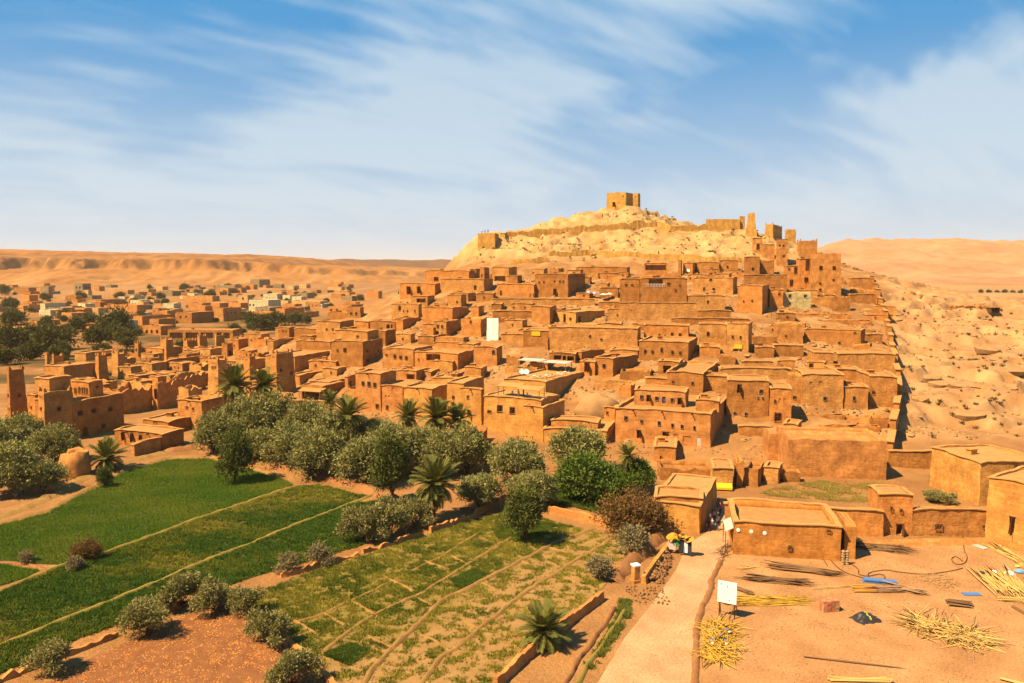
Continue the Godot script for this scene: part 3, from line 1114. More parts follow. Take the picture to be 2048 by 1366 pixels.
func make_fields():
	var flat := func(_x, _z): return 0.03
	var clod := func(x, z): return 0.05 + na.get_noise_2d(x * 0.9, z * 0.9) * 0.05 + nb.get_noise_2d(x * 2.6, z * 2.6) * 0.03
	var blade := tuft_mesh(3, 12, 0.32, 0.22, 0.035)
	var leafy := tuft_mesh(4, 16, 0.26, 0.26, 0.08)
	var weed := tuft_mesh(5, 12, 0.20, 0.24, 0.06)
	# barley
	var soil1 := func(x, z): return Color(0.075, 0.105, 0.022).lerp(Color(0.100, 0.115, 0.025), clampf(0.5 + na.get_noise_2d(x * 0.1, z * 0.1), 0, 1))
	for f in ["barley", "barley_corner"]:
		tag(patch(FIELDS[f], 1.2, flat, soil1, "barley_field", M.soil), "", "", "", "structure")
		scatter("barley", "short bright green barley covering the " + ("large rounded field" if f == "barley" else "small corner plot at the left edge"), "grass", blade, M.leaf, FIELDS[f], 26000 if f == "barley" else 1500,
			func(x, z): return clampf(0.85 + na.get_noise_2d(x * 0.2, z * 0.2), 0.3, 1.0),
			func(x, z): return Color(0.135, 0.250, 0.022).lerp(Color(0.250, 0.310, 0.035), clampf(0.35 + na.get_noise_2d(x * 0.06, z * 0.09) * 1.1, 0, 1)), 0.8, 1.35)
	# alfalfa strips, some of them mown and yellowing
	var mown := func(x, z): return clampf(na.get_noise_2d(x * 0.035 + 3.0, z * 0.06) * 1.7 + 0.15 + smoothstep(-30.0, -75.0, x) * 0.55, 0, 1)
	for f in ["alfalfa_wide", "alfalfa_narrow"]:
		var k: float = 1.0 if f == "alfalfa_wide" else 0.35
		tag(patch(FIELDS[f], 1.0, clod, func(x, z): return Color(0.100, 0.095, 0.025).lerp(Color(0.265, 0.172, 0.055), mown.call(x, z) * 0.7 * k), "alfalfa_field", M.soil), "", "", "", "structure")
		scatter("alfalfa", "dark leafy alfalfa in the " + ("wide strip below the barley" if f == "alfalfa_wide" else "narrow strip along the crumbling wall"), "crop", leafy, M.leaf, FIELDS[f], 15000 if f == "alfalfa_wide" else 11000,
			func(x, z): return clampf(0.75 + na.get_noise_2d(x * 0.35, z * 0.35) * 1.2 - 0.5 * mown.call(x, z) * k, 0.12, 1.0),
			func(x, z): return Color(0.080, 0.165, 0.020).lerp(Color(0.310, 0.300, 0.038), clampf(mown.call(x, z) * k + na.get_noise_2d(x * 0.4, z * 0.4) * 0.5, 0, 1)), 0.8, 1.6)
	# the gridded plot: green to the upper left, drying out to the lower right
	var dry := func(x, z): return clampf((x * 0.80 + z * 0.59 + 56.0) / 6.0 + 0.5 + na.get_noise_2d(x * 0.06, z * 0.06) * 0.6, 0, 1)
	tag(patch(FIELDS.plots, 0.8, clod, func(x, z): return Color(0.33, 0.26, 0.060).lerp(Color(0.52, 0.32, 0.115), dry.call(x, z)).lerp(Color(0.515, 0.319, 0.106), clampf(nb.get_noise_2d(x * 0.7, z * 0.7) - 0.1, 0, 1)), "plot_field", M.soil), "", "", "", "structure")
	scatter("weeds", "yellow green weeds and stubble over the gridded plots", "weeds", weed, M.leaf, FIELDS.plots, 24000,
		func(x, z): return clampf(0.62 + na.get_noise_2d(x * 0.45, z * 0.45) * 1.5 - 0.52 * dry.call(x, z), 0.03, 1.0),
		func(x, z): return Color(0.150, 0.190, 0.020).lerp(Color(0.42, 0.36, 0.055), clampf(0.45 + na.get_noise_2d(x * 0.15 + 9.0, z * 0.15) * 1.2 + 0.35 * dry.call(x, z), 0, 1)), 0.7, 1.5)
	for f in ["green_plot_a", "green_plot_b", "green_plot_c"]:
		scatter("alfalfa", {"green_plot_a": "dense dark green plot in the middle of the gridded field", "green_plot_b": "dense green plot around the lone young tree", "green_plot_c": "small dark green bed at the lower left of the gridded field"}[f], "crop", leafy, M.leaf, FIELDS[f], 1500,
			func(_x, _z): return 1.0, func(x, z): return Color(0.075, 0.150, 0.020).lerp(Color(0.140, 0.190, 0.025), clampf(0.4 + na.get_noise_2d(x, z), 0, 1)), 0.8, 1.4)
	tag(patch(FIELDS.back_garden, 1.0, clod, func(_x, _z): return Color(0.120, 0.120, 0.030), "garden_bed", M.soil), "", "", "", "structure")
	scatter("clover", "lush green clover in the walled bed behind the plots", "crop", leafy, M.leaf, FIELDS.back_garden, 3500,
		func(x, z): return clampf(0.8 + na.get_noise_2d(x * 0.3, z * 0.3), 0.2, 1), func(x, z): return Color(0.085, 0.170, 0.020).lerp(Color(0.170, 0.220, 0.030), clampf(0.4 + na.get_noise_2d(x * 0.5, z * 0.5), 0, 1)), 1.0, 1.7)
	tag(patch(FIELDS.ploughed, 0.6, func(x, z): return 0.08 + na.get_noise_2d(x * 1.3, z * 1.3) * 0.10 + nb.get_noise_2d(x * 3.1, z * 3.1) * 0.06, func(x, z): return Color(0.343, 0.141, 0.053).lerp(Color(0.421, 0.189, 0.072), clampf(0.5 + nb.get_noise_2d(x * 0.8, z * 0.8), 0, 1)), "ploughed_field", M.soil), "", "", "", "structure")
	tag(patch(FIELDS.road, 1.0, func(x, z): return 0.02 + na.get_noise_2d(x * 0.25, z * 0.25) * 0.015, func(x, z): return Color(0.763, 0.478, 0.257).lerp(Color(0.681, 0.403, 0.199), clampf(0.4 + na.get_noise_2d(x * 0.3, z * 0.12) * 1.2, 0, 1)), "road", M.road), "", "", "", "structure")
	tag(patch(FIELDS.yard, 1.2, func(x, z): return 0.028 + (na.get_noise_2d(x * 0.3, z * 0.3) + 0.6) * 0.03, func(x, z): return Color(0.663, 0.370, 0.158).lerp(Color(0.552, 0.292, 0.115), clampf(0.4 + na.get_noise_2d(x * 0.11, z * 0.11) * 1.3 + nb.get_noise_2d(x * 0.5, z * 0.5) * 0.3, 0, 1)), "yard", M.road), "", "", "", "structure")
	scatter("ditch_grass", "rank green grass along the road ditch", "grass", leafy, M.leaf, FIELDS.ditch, 900, func(x, z): return clampf(0.5 + na.get_noise_2d(x * 0.4, z * 0.4) * 1.5, 0.05, 1.0), func(x, z): return Color(0.10, 0.16, 0.02).lerp(Color(0.26, 0.25, 0.05), clampf(0.5 + na.get_noise_2d(x, z), 0, 1)), 0.7, 1.5)
	scatter("dry_grass", "straw-coloured dry grass in the walled yard", "grass", weed, M.leaf, FIELDS.dry_yard, 4000, func(x, z): return clampf(0.35 + na.get_noise_2d(x * 0.15, z * 0.15) * 1.8, 0.03, 1.0), func(x, z): return Color(0.52, 0.36, 0.10).lerp(Color(0.40, 0.33, 0.08), clampf(0.4 + na.get_noise_2d(x * 0.4, z * 0.4), 0, 1)), 0.7, 1.6)
	# earth bunds between the plots
	for b in BUNDS:
		bund(b)

func bund(b: Array):
	var st := tool()
	st.set_smooth_group(0)
	var pts: Array = b[2]
	var w: float = b[3]
	var hh: float = b[4]
	var path := []
	for i in pts.size() - 1:
		var a := Vector2(pts[i][0], pts[i][1])
		var c := Vector2(pts[i + 1][0], pts[i + 1][1])
		var n := maxi(1, int(a.distance_to(c) / 0.7))
		for k in n: path.append(a.lerp(c, float(k) / n))
	path.append(Vector2(pts[pts.size() - 1][0], pts[pts.size() - 1][1]))
	var rows := []
	for i in path.size():
		var t: Vector2 = (path[mini(i + 1, path.size() - 1)] - path[maxi(i - 1, 0)]).normalized()
		var s := Vector2(-t.y, t.x)
		var p: Vector2 = path[i] + s * na.get_noise_2d(path[i].x * 0.12, path[i].y * 0.12) * 0.35
		var ww := w * (0.85 + 0.3 * nb.get_noise_2d(p.x * 0.6, p.y * 0.6))
		var h2 := hh * (0.8 + 0.5 * na.get_noise_2d(p.x * 0.9, p.y * 0.9 + 7.0))
		if i == 0 or i == path.size() - 1: h2 *= 0.3
		var row := []
		for e in [[-0.5, -0.05], [-0.22, 0.9], [0.18, 1.0], [0.5, -0.05]]:
			var q: Vector2 = p + s * ww * e[0]
			row.append(Vector3(q.x, land(q.x, q.y) + 0.02 + h2 * e[1], q.y))
		rows.append(row)
	for i in rows.size() - 1:
		for k in 3:
			var col := Color(0.515, 0.319, 0.106).lerp(Color(0.437, 0.252, 0.075), rng.randf())
			if b[5] == "grassy": col = Color(0.328, 0.282, 0.050).lerp(Color(0.468, 0.341, 0.087), rng.randf())
			if b[5] == "red": col = Color(0.484, 0.245, 0.100).lerp(Color(0.421, 0.193, 0.069), rng.randf())
			st.set_color(col)
			quad(st, rows[i][k], rows[i + 1][k], rows[i + 1][k + 1], rows[i][k + 1])
	var o := done(st, b[0], M.soil, self)
	tag(o, b[1], "earth bank")

func make_trees():
	make_kind("olive", 1, 6, 8.4, 6.4, 0.7, 24, 1.35, 170, 5, 0.40, Color(0.200, 0.200, 0.060), Color(0.330, 0.310, 0.110), Color(0.42, 0.39, 0.16), 0.28)
	make_kind("young", 2, 2, 4.4, 6.0, 0.6, 16, 1.0, 150, 5, 0.32, Color(0.075, 0.100, 0.024), Color(0.125, 0.145, 0.030), Color(0.190, 0.190, 0.040), 0.12)
	make_kind("lush", 3, 2, 6.0, 5.0, 0.6, 18, 1.2, 170, 5, 0.36, Color(0.070, 0.135, 0.018), Color(0.125, 0.190, 0.028), Color(0.190, 0.240, 0.040), 0.16)
	make_kind("rust", 4, 1, 6.6, 4.6, 0.3, 18, 1.2, 190, 5, 0.30, Color(0.150, 0.085, 0.030), Color(0.220, 0.125, 0.040), Color(0.300, 0.170, 0.060), 0.12)
	make_kind("shrub", 5, 4, 5.0, 3.6, 0.3, 17, 0.75, 105, 5, 0.28, Color(0.200, 0.190, 0.060), Color(0.320, 0.290, 0.105), Color(0.40, 0.35, 0.15), 0.10)
	make_kind("wispy", 6, 2, 3.4, 2.8, 0.2, 12, 0.7, 60, 4, 0.30, Color(0.260, 0.220, 0.110), Color(0.281, 0.226, 0.117), Color(0.328, 0.252, 0.125), 0.06)
	make_kind("distant", 7, 4, 8.0, 5.6, 0.5, 14, 1.7, 60, 4, 0.85, Color(0.060, 0.072, 0.018), Color(0.115, 0.115, 0.030), Color(0.170, 0.160, 0.050), 0.2)
	make_fronds()
	for t in TREES:
		plant(t[0], t[1], t[2], t[3], t[4], t[5], t[6], t[7], t[8])
	for p in PALMS:
		palm(p[0], p[1], p[2], p[3], p[4], p[5], p[6])

# ---------------------------------------------------------------- walls and rampart
func make_garden_walls():
	for w in WALLS:
		var o := thing(w[0], w[1], w[2])
		var st := tool()
		var pts: Array = w[3]
		var path := []
		for i in pts.size() - 1:
			var a := Vector2(pts[i][0], pts[i][1])
			var c := Vector2(pts[i + 1][0], pts[i + 1][1])
			var n := maxi(1, int(a.distance_to(c) / 0.45))
			for k in n: path.append(a.lerp(c, float(k) / n))
		path.append(Vector2(pts[pts.size() - 1][0], pts[pts.size() - 1][1]))
		var rows := []
		for i in path.size():
			var t: Vector2 = (path[mini(i + 1, path.size() - 1)] - path[maxi(i - 1, 0)]).normalized()
			var s := Vector2(-t.y, t.x)
			var p: Vector2 = path[i]
			var g := land(p.x, p.y)
			var hh: float = w[4] * (1.0 - w[6] * clampf(0.45 - na.get_noise_2d(p.x * (0.35 if w[4] < 2.0 else 0.12), p.y * (0.35 if w[4] < 2.0 else 0.12)) - nb.get_noise_2d(p.x * 1.3, p.y * 1.3) * (0.5 if w[4] < 2.0 else 0.15), 0.0, 1.0))
			var tt: float = w[5] * (1.0 + nb.get_noise_2d(p.x * 0.8 + 4.0, p.y * 0.8) * 0.3)
			if w[6] < 0.05:
				hh = w[4]; tt = w[5]
			var row := []
			for e in [[-0.75, -0.25], [-0.55, 0.3], [-0.46, 1.0], [0.42, 0.97], [0.55, 0.3], [0.75, -0.25]]:
				var q: Vector2 = p + s * tt * e[0]
				row.append(Vector3(q.x, g + (hh * e[1] if e[1] > 0 else (e[1] if w[4] < 2.0 else -2.0)), q.y))
			rows.append(row)
		for k in 5:
			st.set_smooth_group(k + 1)
			for i in rows.size() - 1:
				quad(st, rows[i][k], rows[i + 1][k], rows[i + 1][k + 1], rows[i][k + 1])
		st.set_smooth_group(-1)
		for e in [rows[0], rows[rows.size() - 1]]:
			for k in range(1, 5):
				st.add_vertex(e[0]); st.add_vertex(e[k]); st.add_vertex(e[k + 1])
		done(st, "wall", M["mud%d" % w[7]], o)
	# stones fallen from the roadside wall and piled along it
	var meshes := [stone_mesh(1), stone_mesh(2), stone_mesh(3), stone_mesh(4)]
	var a: Vector3 = AT.post
	var heap := thing("rubble_wall", "heaped stone wall between the kerb and the road", "stone wall", Vector3(0, 0, 0))
	for k in 150:
		var t := rng.randf()
		var side := rng.randf_range(-0.7, 0.9)
		var p := Vector2(a.x + 2.2, a.z + 0.5).lerp(Vector2(a.x + 5.2, a.z - 8.5), t) + Vector2(0.95, 0.3) * side
		var y := (0.95 - absf(side) * 0.7) * rng.randf()
		var s := put(meshes[k % 4], "stone", M.stone, heap)
		var sz := rng.randf_range(0.22, 0.5)
		s.transform = Transform3D(Basis.from_euler(Vector3(rng.randf() * 6, rng.randf() * 6, rng.randf() * 6)).scaled(Vector3(sz, sz, sz)), Vector3(p.x, y + 0.05, p.y))
	var spill := thing("fallen_stones", "loose stones spilled beside the ditch below the gatepost", "stones", Vector3.ZERO)
	for k in 90:
		var p := Vector2(a.x + rng.randf_range(-1.5, 2.8), a.z + rng.randf_range(1.2, 6.5))
		var s := put(meshes[k % 4], "stone", M.stone, spill)
		var sz := rng.randf_range(0.12, 0.34)
		s.transform = Transform3D(Basis(Vector3.UP, rng.randf() * 6).scaled(Vector3(sz, sz, sz)), Vector3(p.x, 0.08 + sz * 0.2, p.y))
	# gatepost
	var post := thing("gatepost", "squat mud gatepost with a whitewashed cap beside the ditch", "post", Vector3(a.x, -0.1, a.z), 0.4)
	var ps := tool()
	box(ps, Vector3(0, 1.0, 0), Vector3(0.75, 2.1, 0.75))
	box(ps, Vector3(0, 0.2, 0), Vector3(1.0, 0.5, 1.0))
	done(ps, "shaft", M.mud2, post)
	var cs := tool()
	box(cs, Vector3(0, 2.14, 0), Vector3(0.9, 0.18, 0.9))
	done(cs, "cap", M.white, post)
	# ruined kiln
	var kiln := thing("kiln_ruin", "round broken mud kiln with an open top beside the trunkless palm", "ruin", AT.kiln)
	var ks := tool()
	ks.set_smooth_group(1)
	var n := 18
	var ring := func(k: int, r: float, h: float) -> Vector3:
		var an := TAU * k / n
		var rr: float = r * (1.0 + 0.10 * na.get_noise_2d(cos(an) * 1.5, sin(an) * 1.5 + h * 0.3))
		return Vector3(cos(an) * rr, h, sin(an) * rr)
	for k in n:
		var h0 := 4.3 + 0.9 * na.get_noise_2d(cos(TAU * k / n), sin(TAU * k / n)) - (1.6 if k in [8, 9, 10] else 0.0)
		var k2 := (k + 1) % n
		var h1 := 4.3 + 0.9 * na.get_noise_2d(cos(TAU * k2 / n), sin(TAU * k2 / n)) - (1.6 if k2 in [8, 9, 10] else 0.0)
		for s in [[2.75, -0.3, 2.6, 0.5], [2.6, 0.5, 2.3, 1.0]]:
			var f := 1.0 if s[1] < 0 else 0.5
			quad(ks, ring.call(k, s[0], s[1] if s[1] < 0 else h0 * 0.5), ring.call(k, s[2], h0 * s[3]), ring.call(k2, s[2], h1 * s[3]), ring.call(k2, s[0], s[1] if s[1] < 0 else h1 * 0.5))
		quad(ks, ring.call(k, 2.3, h0), ring.call(k, 1.8, h0 - 0.1), ring.call(k2, 1.8, h1 - 0.1), ring.call(k2, 2.3, h1))
		quad(ks, ring.call(k, 1.8, h0 - 0.1), ring.call(k, 1.8, 0.4), ring.call(k2, 1.8, 0.4), ring.call(k2, 1.8, h1 - 0.1))
	done(ks, "wall", M.mud1, kiln)
	var pointed := thing("pointed_stone", "pointed standing stone on the plot boundary", "stone", AT.pointed)
	put(stone_mesh(9, 1.6), "stone", M.pale_stone, pointed).scale = Vector3(0.9, 1.5, 0.7)

func make_rampart():
	var o := thing("stepped_rampart", "stepped mud rampart climbing the right edge of the town", "rampart")
	var pts := []
	for i in RAMPART.size() - 1:
		var a := Vector2(RAMPART[i][0], RAMPART[i][1])
		var b := Vector2(RAMPART[i + 1][0], RAMPART[i + 1][1])
		var n := maxi(1, int(a.distance_to(b) / 9.0))
		for k in n: pts.append(a.lerp(b, float(k) / n))
	pts.append(Vector2(RAMPART[RAMPART.size() - 1][0], RAMPART[RAMPART.size() - 1][1]))
	for i in pts.size() - 1:
		var a: Vector2 = pts[i]
		var b: Vector2 = pts[i + 1]
		var m := (a + b) * 0.5
		var d := (b - a)
		var top := maxf(land(a.x, a.y), land(b.x, b.y)) + 2.2 + 1.1 * nb.get_noise_2d(i * 3.1, 0.0)
		var low := minf(land(a.x, a.y), land(b.x, b.y)) - 1.0
		var st := tool()
		var x := Vector3(d.x, 0, d.y) * 1.01
		var z := x.cross(Vector3.UP).normalized() * 1.1
		bar(st, Vector3(m.x, (top + low) * 0.5, m.y), x, Vector3(0, top - low, 0), z)
		var sec := done(st, "wall_section", M.mud0, o)
		var cs := tool()
		bar(cs, Vector3(m.x, top + 0.09, m.y), x * 1.04, Vector3(0, 0.18, 0), z * 1.3)
		done(cs, "coping", M.coping, sec)

# ---------------------------------------------------------------- hill
func make_hill_details():
	var scrub := tuft_mesh(12, 26, 0.75, 0.55, 0.16)
	var tone := func(_x, _z): return Color(0.10, 0.075, 0.028).lerp(Color(0.20, 0.15, 0.05), rng.randf())
	scatter("scrub", "dark scrub dotting the pale hilltop rock", "scrub", scrub, M.leaf, SCRUB[0], 340, func(x, z): return clampf(0.4 + na.get_noise_2d(x * 0.03, z * 0.03) * 1.4, 0.05, 1.0), tone, 0.5, 1.5)
	scatter("scrub", "dark scrub dotting the bare right slope", "scrub", scrub, M.leaf, SCRUB[1], 300, func(x, z): return clampf(0.35 + na.get_noise_2d(x * 0.03, z * 0.03) * 1.8, 0.02, 1.0), tone, 0.4, 1.2)
	var rock := stone_mesh(21)
	for k in 2:
		scatter("loose_rocks", ["loose rocks on the pale hilltop", "loose rocks on the bare right slope"][k], "rocks", rock, M.pale_stone, SCRUB[k], 600, func(x, z): return clampf(0.4 + na.get_noise_2d(x * 0.05, z * 0.05) * 1.5, 0.05, 1.0), func(_x, _z): return Color.WHITE, 0.3, 1.3)
	var town := PackedVector2Array([Vector2(-60, -205), Vector2(-40, -280), Vector2(10, -350), Vector2(120, -340), Vector2(150, -330), Vector2(85, -160), Vector2(40, -140), Vector2(0, -170)])
	scatter("rubble", "rubble and fallen mud lumps between the town houses", "rubble", rock, M.stone, town, 9000, func(x, z): return clampf(0.15 + na.get_noise_2d(x * 0.06, z * 0.06) * 2.0, 0.03, 1.0), func(_x, _z): return Color.WHITE, 0.15, 0.8)
	scatter("rock_outcrop", "pale broken rock showing between the town houses", "rock", stone_mesh(22, 0.5), M.pale_stone, town, 1300, func(x, z): return clampf(na.get_noise_2d(x * 0.045 + 30.0, z * 0.045) * 2.4 - 0.1, 0.0, 1.0), func(_x, _z): return Color.WHITE, 0.6, 2.4)
	scatter("scrub", "dry tufts between the town houses", "scrub", scrub, M.leaf, town, 120, func(_x, _z): return 1.0, tone, 0.25, 0.6)
	# big boulder below the cluttered roof
	var bo := thing("boulder", "big rounded pale boulder right of the restaurant", "boulder", AT.boulder + Vector3(0, 1.2, 0))
	var bm := tool()
	bm.set_smooth_group(0)
	var N := 14
	for j in N:
		for i in N * 2:
			var q := []
			for e in [[0, 0], [0, 1], [1, 1], [1, 0]]:
				var b : float = -PI / 2 + PI * (j + e[1]) / N
				var a : float = TAU * (i + e[0]) / (N * 2)
				var d := Vector3(cos(a) * cos(b), sin(b), sin(a) * cos(b))
				q.append(Vector3(d.x * 5.0, d.y * 3.6 + 0.6, d.z * 4.0) * (1.0 + 0.22 * na.get_noise_3dv(d * 1.1) + 0.06 * nb.get_noise_3dv(d * 4.0)))
			quad(bm, q[0], q[1], q[2], q[3])
	done(bm, "rock", M.pale_stone, bo)
	# bedded slabs on the right slope
	var where := ["leftmost below the scrub", "left of the long overhang", "in the middle of the slope", "widest of the long overhang", "near the right edge, upper", "over the small cave", "lowest above the enclosure wall", "thin one near the right edge", "beside the green bush", "high on the slope", "against the rampart", "right of the footpath"]
	for k in SLABS.size():
		var s: Array = SLABS[k]
		var o := thing("rock_slab", "flat pale rock slab " + where[k], "rock", Vector3(s[0], s[1] - 0.2, s[2]), rng.randf_range(-0.3, 0.3))
		var st := tool()
		st.set_smooth_group(-1)
		var n := 13
		var t := []
		var u := []
		for i in n:
			var a := TAU * i / n
			var r: float = s[3] * (0.5 + 0.16 * rng.randf_range(-1, 1))
			t.append(Vector3(cos(a) * r, 0.7 + rng.randf_range(-0.12, 0.12) - sin(a) * 0.5, sin(a) * r * 0.42))
			u.append(Vector3(cos(a) * r * 0.86, -0.9, sin(a) * r * 0.30))
		var c := Vector3(0, 0.95, 0)
		for i in n:
			var i2 := (i + 1) % n
			st.add_vertex(c); st.add_vertex(t[i]); st.add_vertex(t[i2])
			quad(st, t[i], u[i], u[i2], t[i2])
		done(st, "slab", M.pale_stone, o)
	# trader's hut and fence on the right slope
	var hut := thing("trader_hut", "small dark hut with a pale roof on the right slope", "hut", AT.hut, 0.2)
	var hs := tool()
	box(hs, Vector3(0, 0.9, -1.2), Vector3(3.6, 1.8, 0.25)); box(hs, Vector3(-1.7, 0.9, 0), Vector3(0.25, 1.8, 2.2)); box(hs, Vector3(1.7, 0.9, 0), Vector3(0.25, 1.8, 2.2))
	done(hs, "wall", M.wood_dark, hut)
	var hr := tool()
	box(hr, Vector3(0, 1.9, 0), Vector3(4.2, 0.15, 3.0))
	done(hr, "roof", M.roof0, hut)
	var fe := thing("red_fence", "low reddish stone fence left of the hut", "fence", AT.fence, 0.05)
	var fm := [stone_mesh(31), stone_mesh(32)]
	for k in 60:
		var s := put(fm[k % 2], "stone", M.mud1, fe)
		s.transform = Transform3D(Basis(Vector3.UP, rng.randf() * 6).scaled(Vector3.ONE * rng.randf_range(0.7, 1.3)), Vector3(rng.randf_range(-7, 7), rng.randf_range(0, 0.9), rng.randf_range(-0.5, 0.5)))
	# white sheet hung over a scaffold
	var ws := thing("hung_sheet", "tall white sheet hung on a frame against the slope", "sheet", AT.white_sheet + Vector3(0, 0, 0), -0.3)
	var sh := tool()
	sh.set_smooth_group(0)
	for j in 10:
		for i in 8:
			var q := []
			for e in [[0, 0], [0, 1], [1, 1], [1, 0]]:
				var x : float = -1.9 + 3.8 * (i + e[0]) / 8.0
				var y : float = 0.1 + 7.0 * (j + e[1]) / 10.0
				q.append(Vector3(x, y, 0.18 * sin(x * 2.1 + y * 0.4) + 0.10 * nb.get_noise_2d(x, y)))
			quad(sh, q[0], q[1], q[2], q[3])
	done(sh, "cloth", M.white, ws)
	for x in [-1.95, 1.95]:
		var ps := tool()
		bar(ps, Vector3(x, 3.4, -0.15), Vector3(0.16, 0, 0), Vector3(0, 7.8, 0), Vector3(0, 0, 0.16))
		done(ps, "pole", M.wood_dark, ws)
	# parasols on the terrace
	for k in 4:
		var white := k != 3
		var o := thing("parasol", ["blue and white parasol leftmost on the upper terrace", "blue and white parasol second on the upper terrace", "cream parasol third on the upper terrace", "white parasol at the right of the upper terrace"][k], "parasol", AT["par%d" % k])
		var pm := tool()
		tube(pm, [Vector3(0, -0.2, 0), Vector3(0, 2.4, 0)], [0.05, 0.05], 5)
		done(pm, "pole", M.wood, o)
		var cm := tool()
		cm.set_smooth_group(-1)
		for i in 8:
			var a := TAU * i / 8
			var b := TAU * (i + 1) / 8
			cm.set_color([Color(0.7, 0.68, 0.62), Color(0.05, 0.10, 0.30)][i % 2] if k < 2 else Color(0.72, 0.66, 0.55))
			cm.add_vertex(Vector3(0, 2.7, 0)); cm.add_vertex(Vector3(cos(a) * 1.5, 2.1, sin(a) * 1.5)); cm.add_vertex(Vector3(cos(b) * 1.5, 2.1, sin(b) * 1.5))
		done(cm, "canopy", M.paint, o)
	# signs on walls
	for s in [["sign_a", Vector3(2.6, 1.3, 0.08), "plain yellow sign on the middle house wall"], ["sign_b", Vector3(2.1, 1.1, 0.08), "plain yellow sign over the dark shop of the tower house"]]:
		var o := thing("yellow_sign", s[2], "sign", AT[s[0]], AT[s[0] + "_turn"].x)
		var bs := tool()
		box(bs, Vector3(0, 0, 0.10), s[1])
		bs.set_smooth_group(-1)
		done(bs, "board", yellow(), o)
	var nt := thing("white_notice", "white board on the small house near the cafe", "board", AT.notice, AT.notice_turn.x)
	var ns := tool()
	box(ns, Vector3(0, 0, 0.08), Vector3(1.6, 1.2, 0.06))
	done(ns, "board", M.white, nt)
	var rail := thing("white_railing", "white balustrade of the black loggia", "railing", AT.rail, AT.rail_turn.x)
	for k in 12:
		var rs := tool()
		box(rs, Vector3(-2.9 + k * 0.53, 0, 0.1), Vector3(0.09, 1.0, 0.09))
		done(rs, "baluster", M.white, rail)
	var tr := tool()
	box(tr, Vector3(0, 0.52, 0.1), Vector3(6.2, 0.10, 0.14))
	done(tr, "handrail", M.white, rail)

func yellow() -> Material:
	return M.yellow if M.has("yellow") else mat("yellow", lin(0.44, 0.31, 0.015), 0.6)

# ---------------------------------------------------------------- restaurant terrace
func shade_roof(called: String, label: String, at: Vector3, turn: float, size: Vector2, h: float, tilt: float, m: Material):
	var o := thing(called, label, "shade roof", at, turn)
	var st := tool()
	bar(st, Vector3(0, h, 0), Vector3(size.x, 0, 0), Vector3(0, 0.09, 0), Vector3(0, -tilt, size.y))
	done(st, "roof", m, o)
	for x in [-0.46, 0.46]:
		for z in [-0.44, 0.44]:
			var ps := tool()
			var top: float = h - z * tilt
			box(ps, Vector3(x * size.x, top * 0.5, z * size.y), Vector3(0.12, top, 0.12))
			done(ps, "post", M.wood, o)

func make_restaurant():
	var turn := deg_to_rad(-30.0)
	shade_roof("shade_roof", "left pale shade roof on the restaurant terrace", AT.shade_a, turn, Vector2(7.0, 4.0), 2.5, 0.2, M.poster)
	shade_roof("shade_roof", "right pale shade roof on the restaurant terrace", AT.shade_b, turn, Vector2(7.0, 4.0), 2.4, 0.2, M.poster)
	shade_roof("veranda_awning", "left straw awning over the restaurant veranda", AT.awn_a, turn, Vector2(5.6, 2.6), 2.5, 0.5, M.roof2)
	shade_roof("veranda_awning", "right straw awning over the restaurant veranda", AT.awn_b, turn, Vector2(5.6, 2.6), 2.3, 0.5, M.roof2)
	shade_roof("shop_awning", "sagging straw awning over the dark shop", AT.awn_shop + Vector3(0.6, -2.6, 1.2), AT.awn_shop_turn.x, Vector2(7.0, 2.8), 2.4, 0.7, M.roof0)
	for k in 2:
		var o := thing("satellite_dish", ["left white satellite dish on the terrace edge", "right white satellite dish on the terrace edge"][k], "dish", AT[["dish_a", "dish_b"][k]], 0.5 - k * 0.3)
		var st := tool()
		st.set_smooth_group(0)
		for j in 5:
			for i in 16:
				var q := []
				for e in [[0, 0], [0, 1], [1, 1], [1, 0]]:
					var r : float = 0.75 * (j + e[1]) / 5.0
					var a : float = TAU * (i + e[0]) / 16.0
					q.append(Basis(Vector3.RIGHT, -0.6) * Vector3(cos(a) * r, sin(a) * r, 0.35 * r * r) + Vector3(0, 1.15, 0))
				quad(st, q[0], q[1], q[2], q[3])
		done(st, "bowl", M.white, o)
		var ps := tool()
		tube(ps, [Vector3(0, 0, -0.2), Vector3(0, 1.1, -0.1)], [0.05, 0.05], 6)
		tube(ps, [Vector3(0, 0.7, 0.1), Vector3(0, 1.35, 0.75)], [0.02, 0.02], 4)
		done(ps, "mast", M.wood_dark, o)
	var spots := ["left front", "second along the front", "third along the front", "fourth along the front", "right front", "near the long dark wall", "far right"]
	for k in 7:
		var at: Vector3 = AT["table%d" % k]
		var t := thing("cafe_table", "small cafe table on the restaurant roof, " + spots[k], "table", at, k * 0.7)
		var st := tool()
		box(st, Vector3(0, 0.74, 0), Vector3(0.8, 0.05, 0.8))
		done(st, "tabletop", M.shutter if k % 2 else M.white, t)
		var ls := tool()
		tube(ls, [Vector3(0, 0, 0), Vector3(0, 0.72, 0)], [0.05, 0.04], 6)
		box(ls, Vector3(0, 0.02, 0), Vector3(0.5, 0.04, 0.5))
		done(ls, "leg", M.wood_dark, t)
		for s in 2:
			chair("cafe_chair", "chair at the cafe table on the restaurant roof, " + spots[k] + [", left side", ", right side"][s], at + Vector3(-0.75 + 1.5 * s, 0, 0.1), PI / 2 - PI * s, M.wood_dark if k % 2 else M.white)
	for k in 3:
		chair("garden_chair", ["white garden chair leftmost on the veranda", "white garden chair in the middle of the veranda", "white garden chair rightmost on the veranda"][k], AT["chair%d" % k], 0.3 * k, M.white)

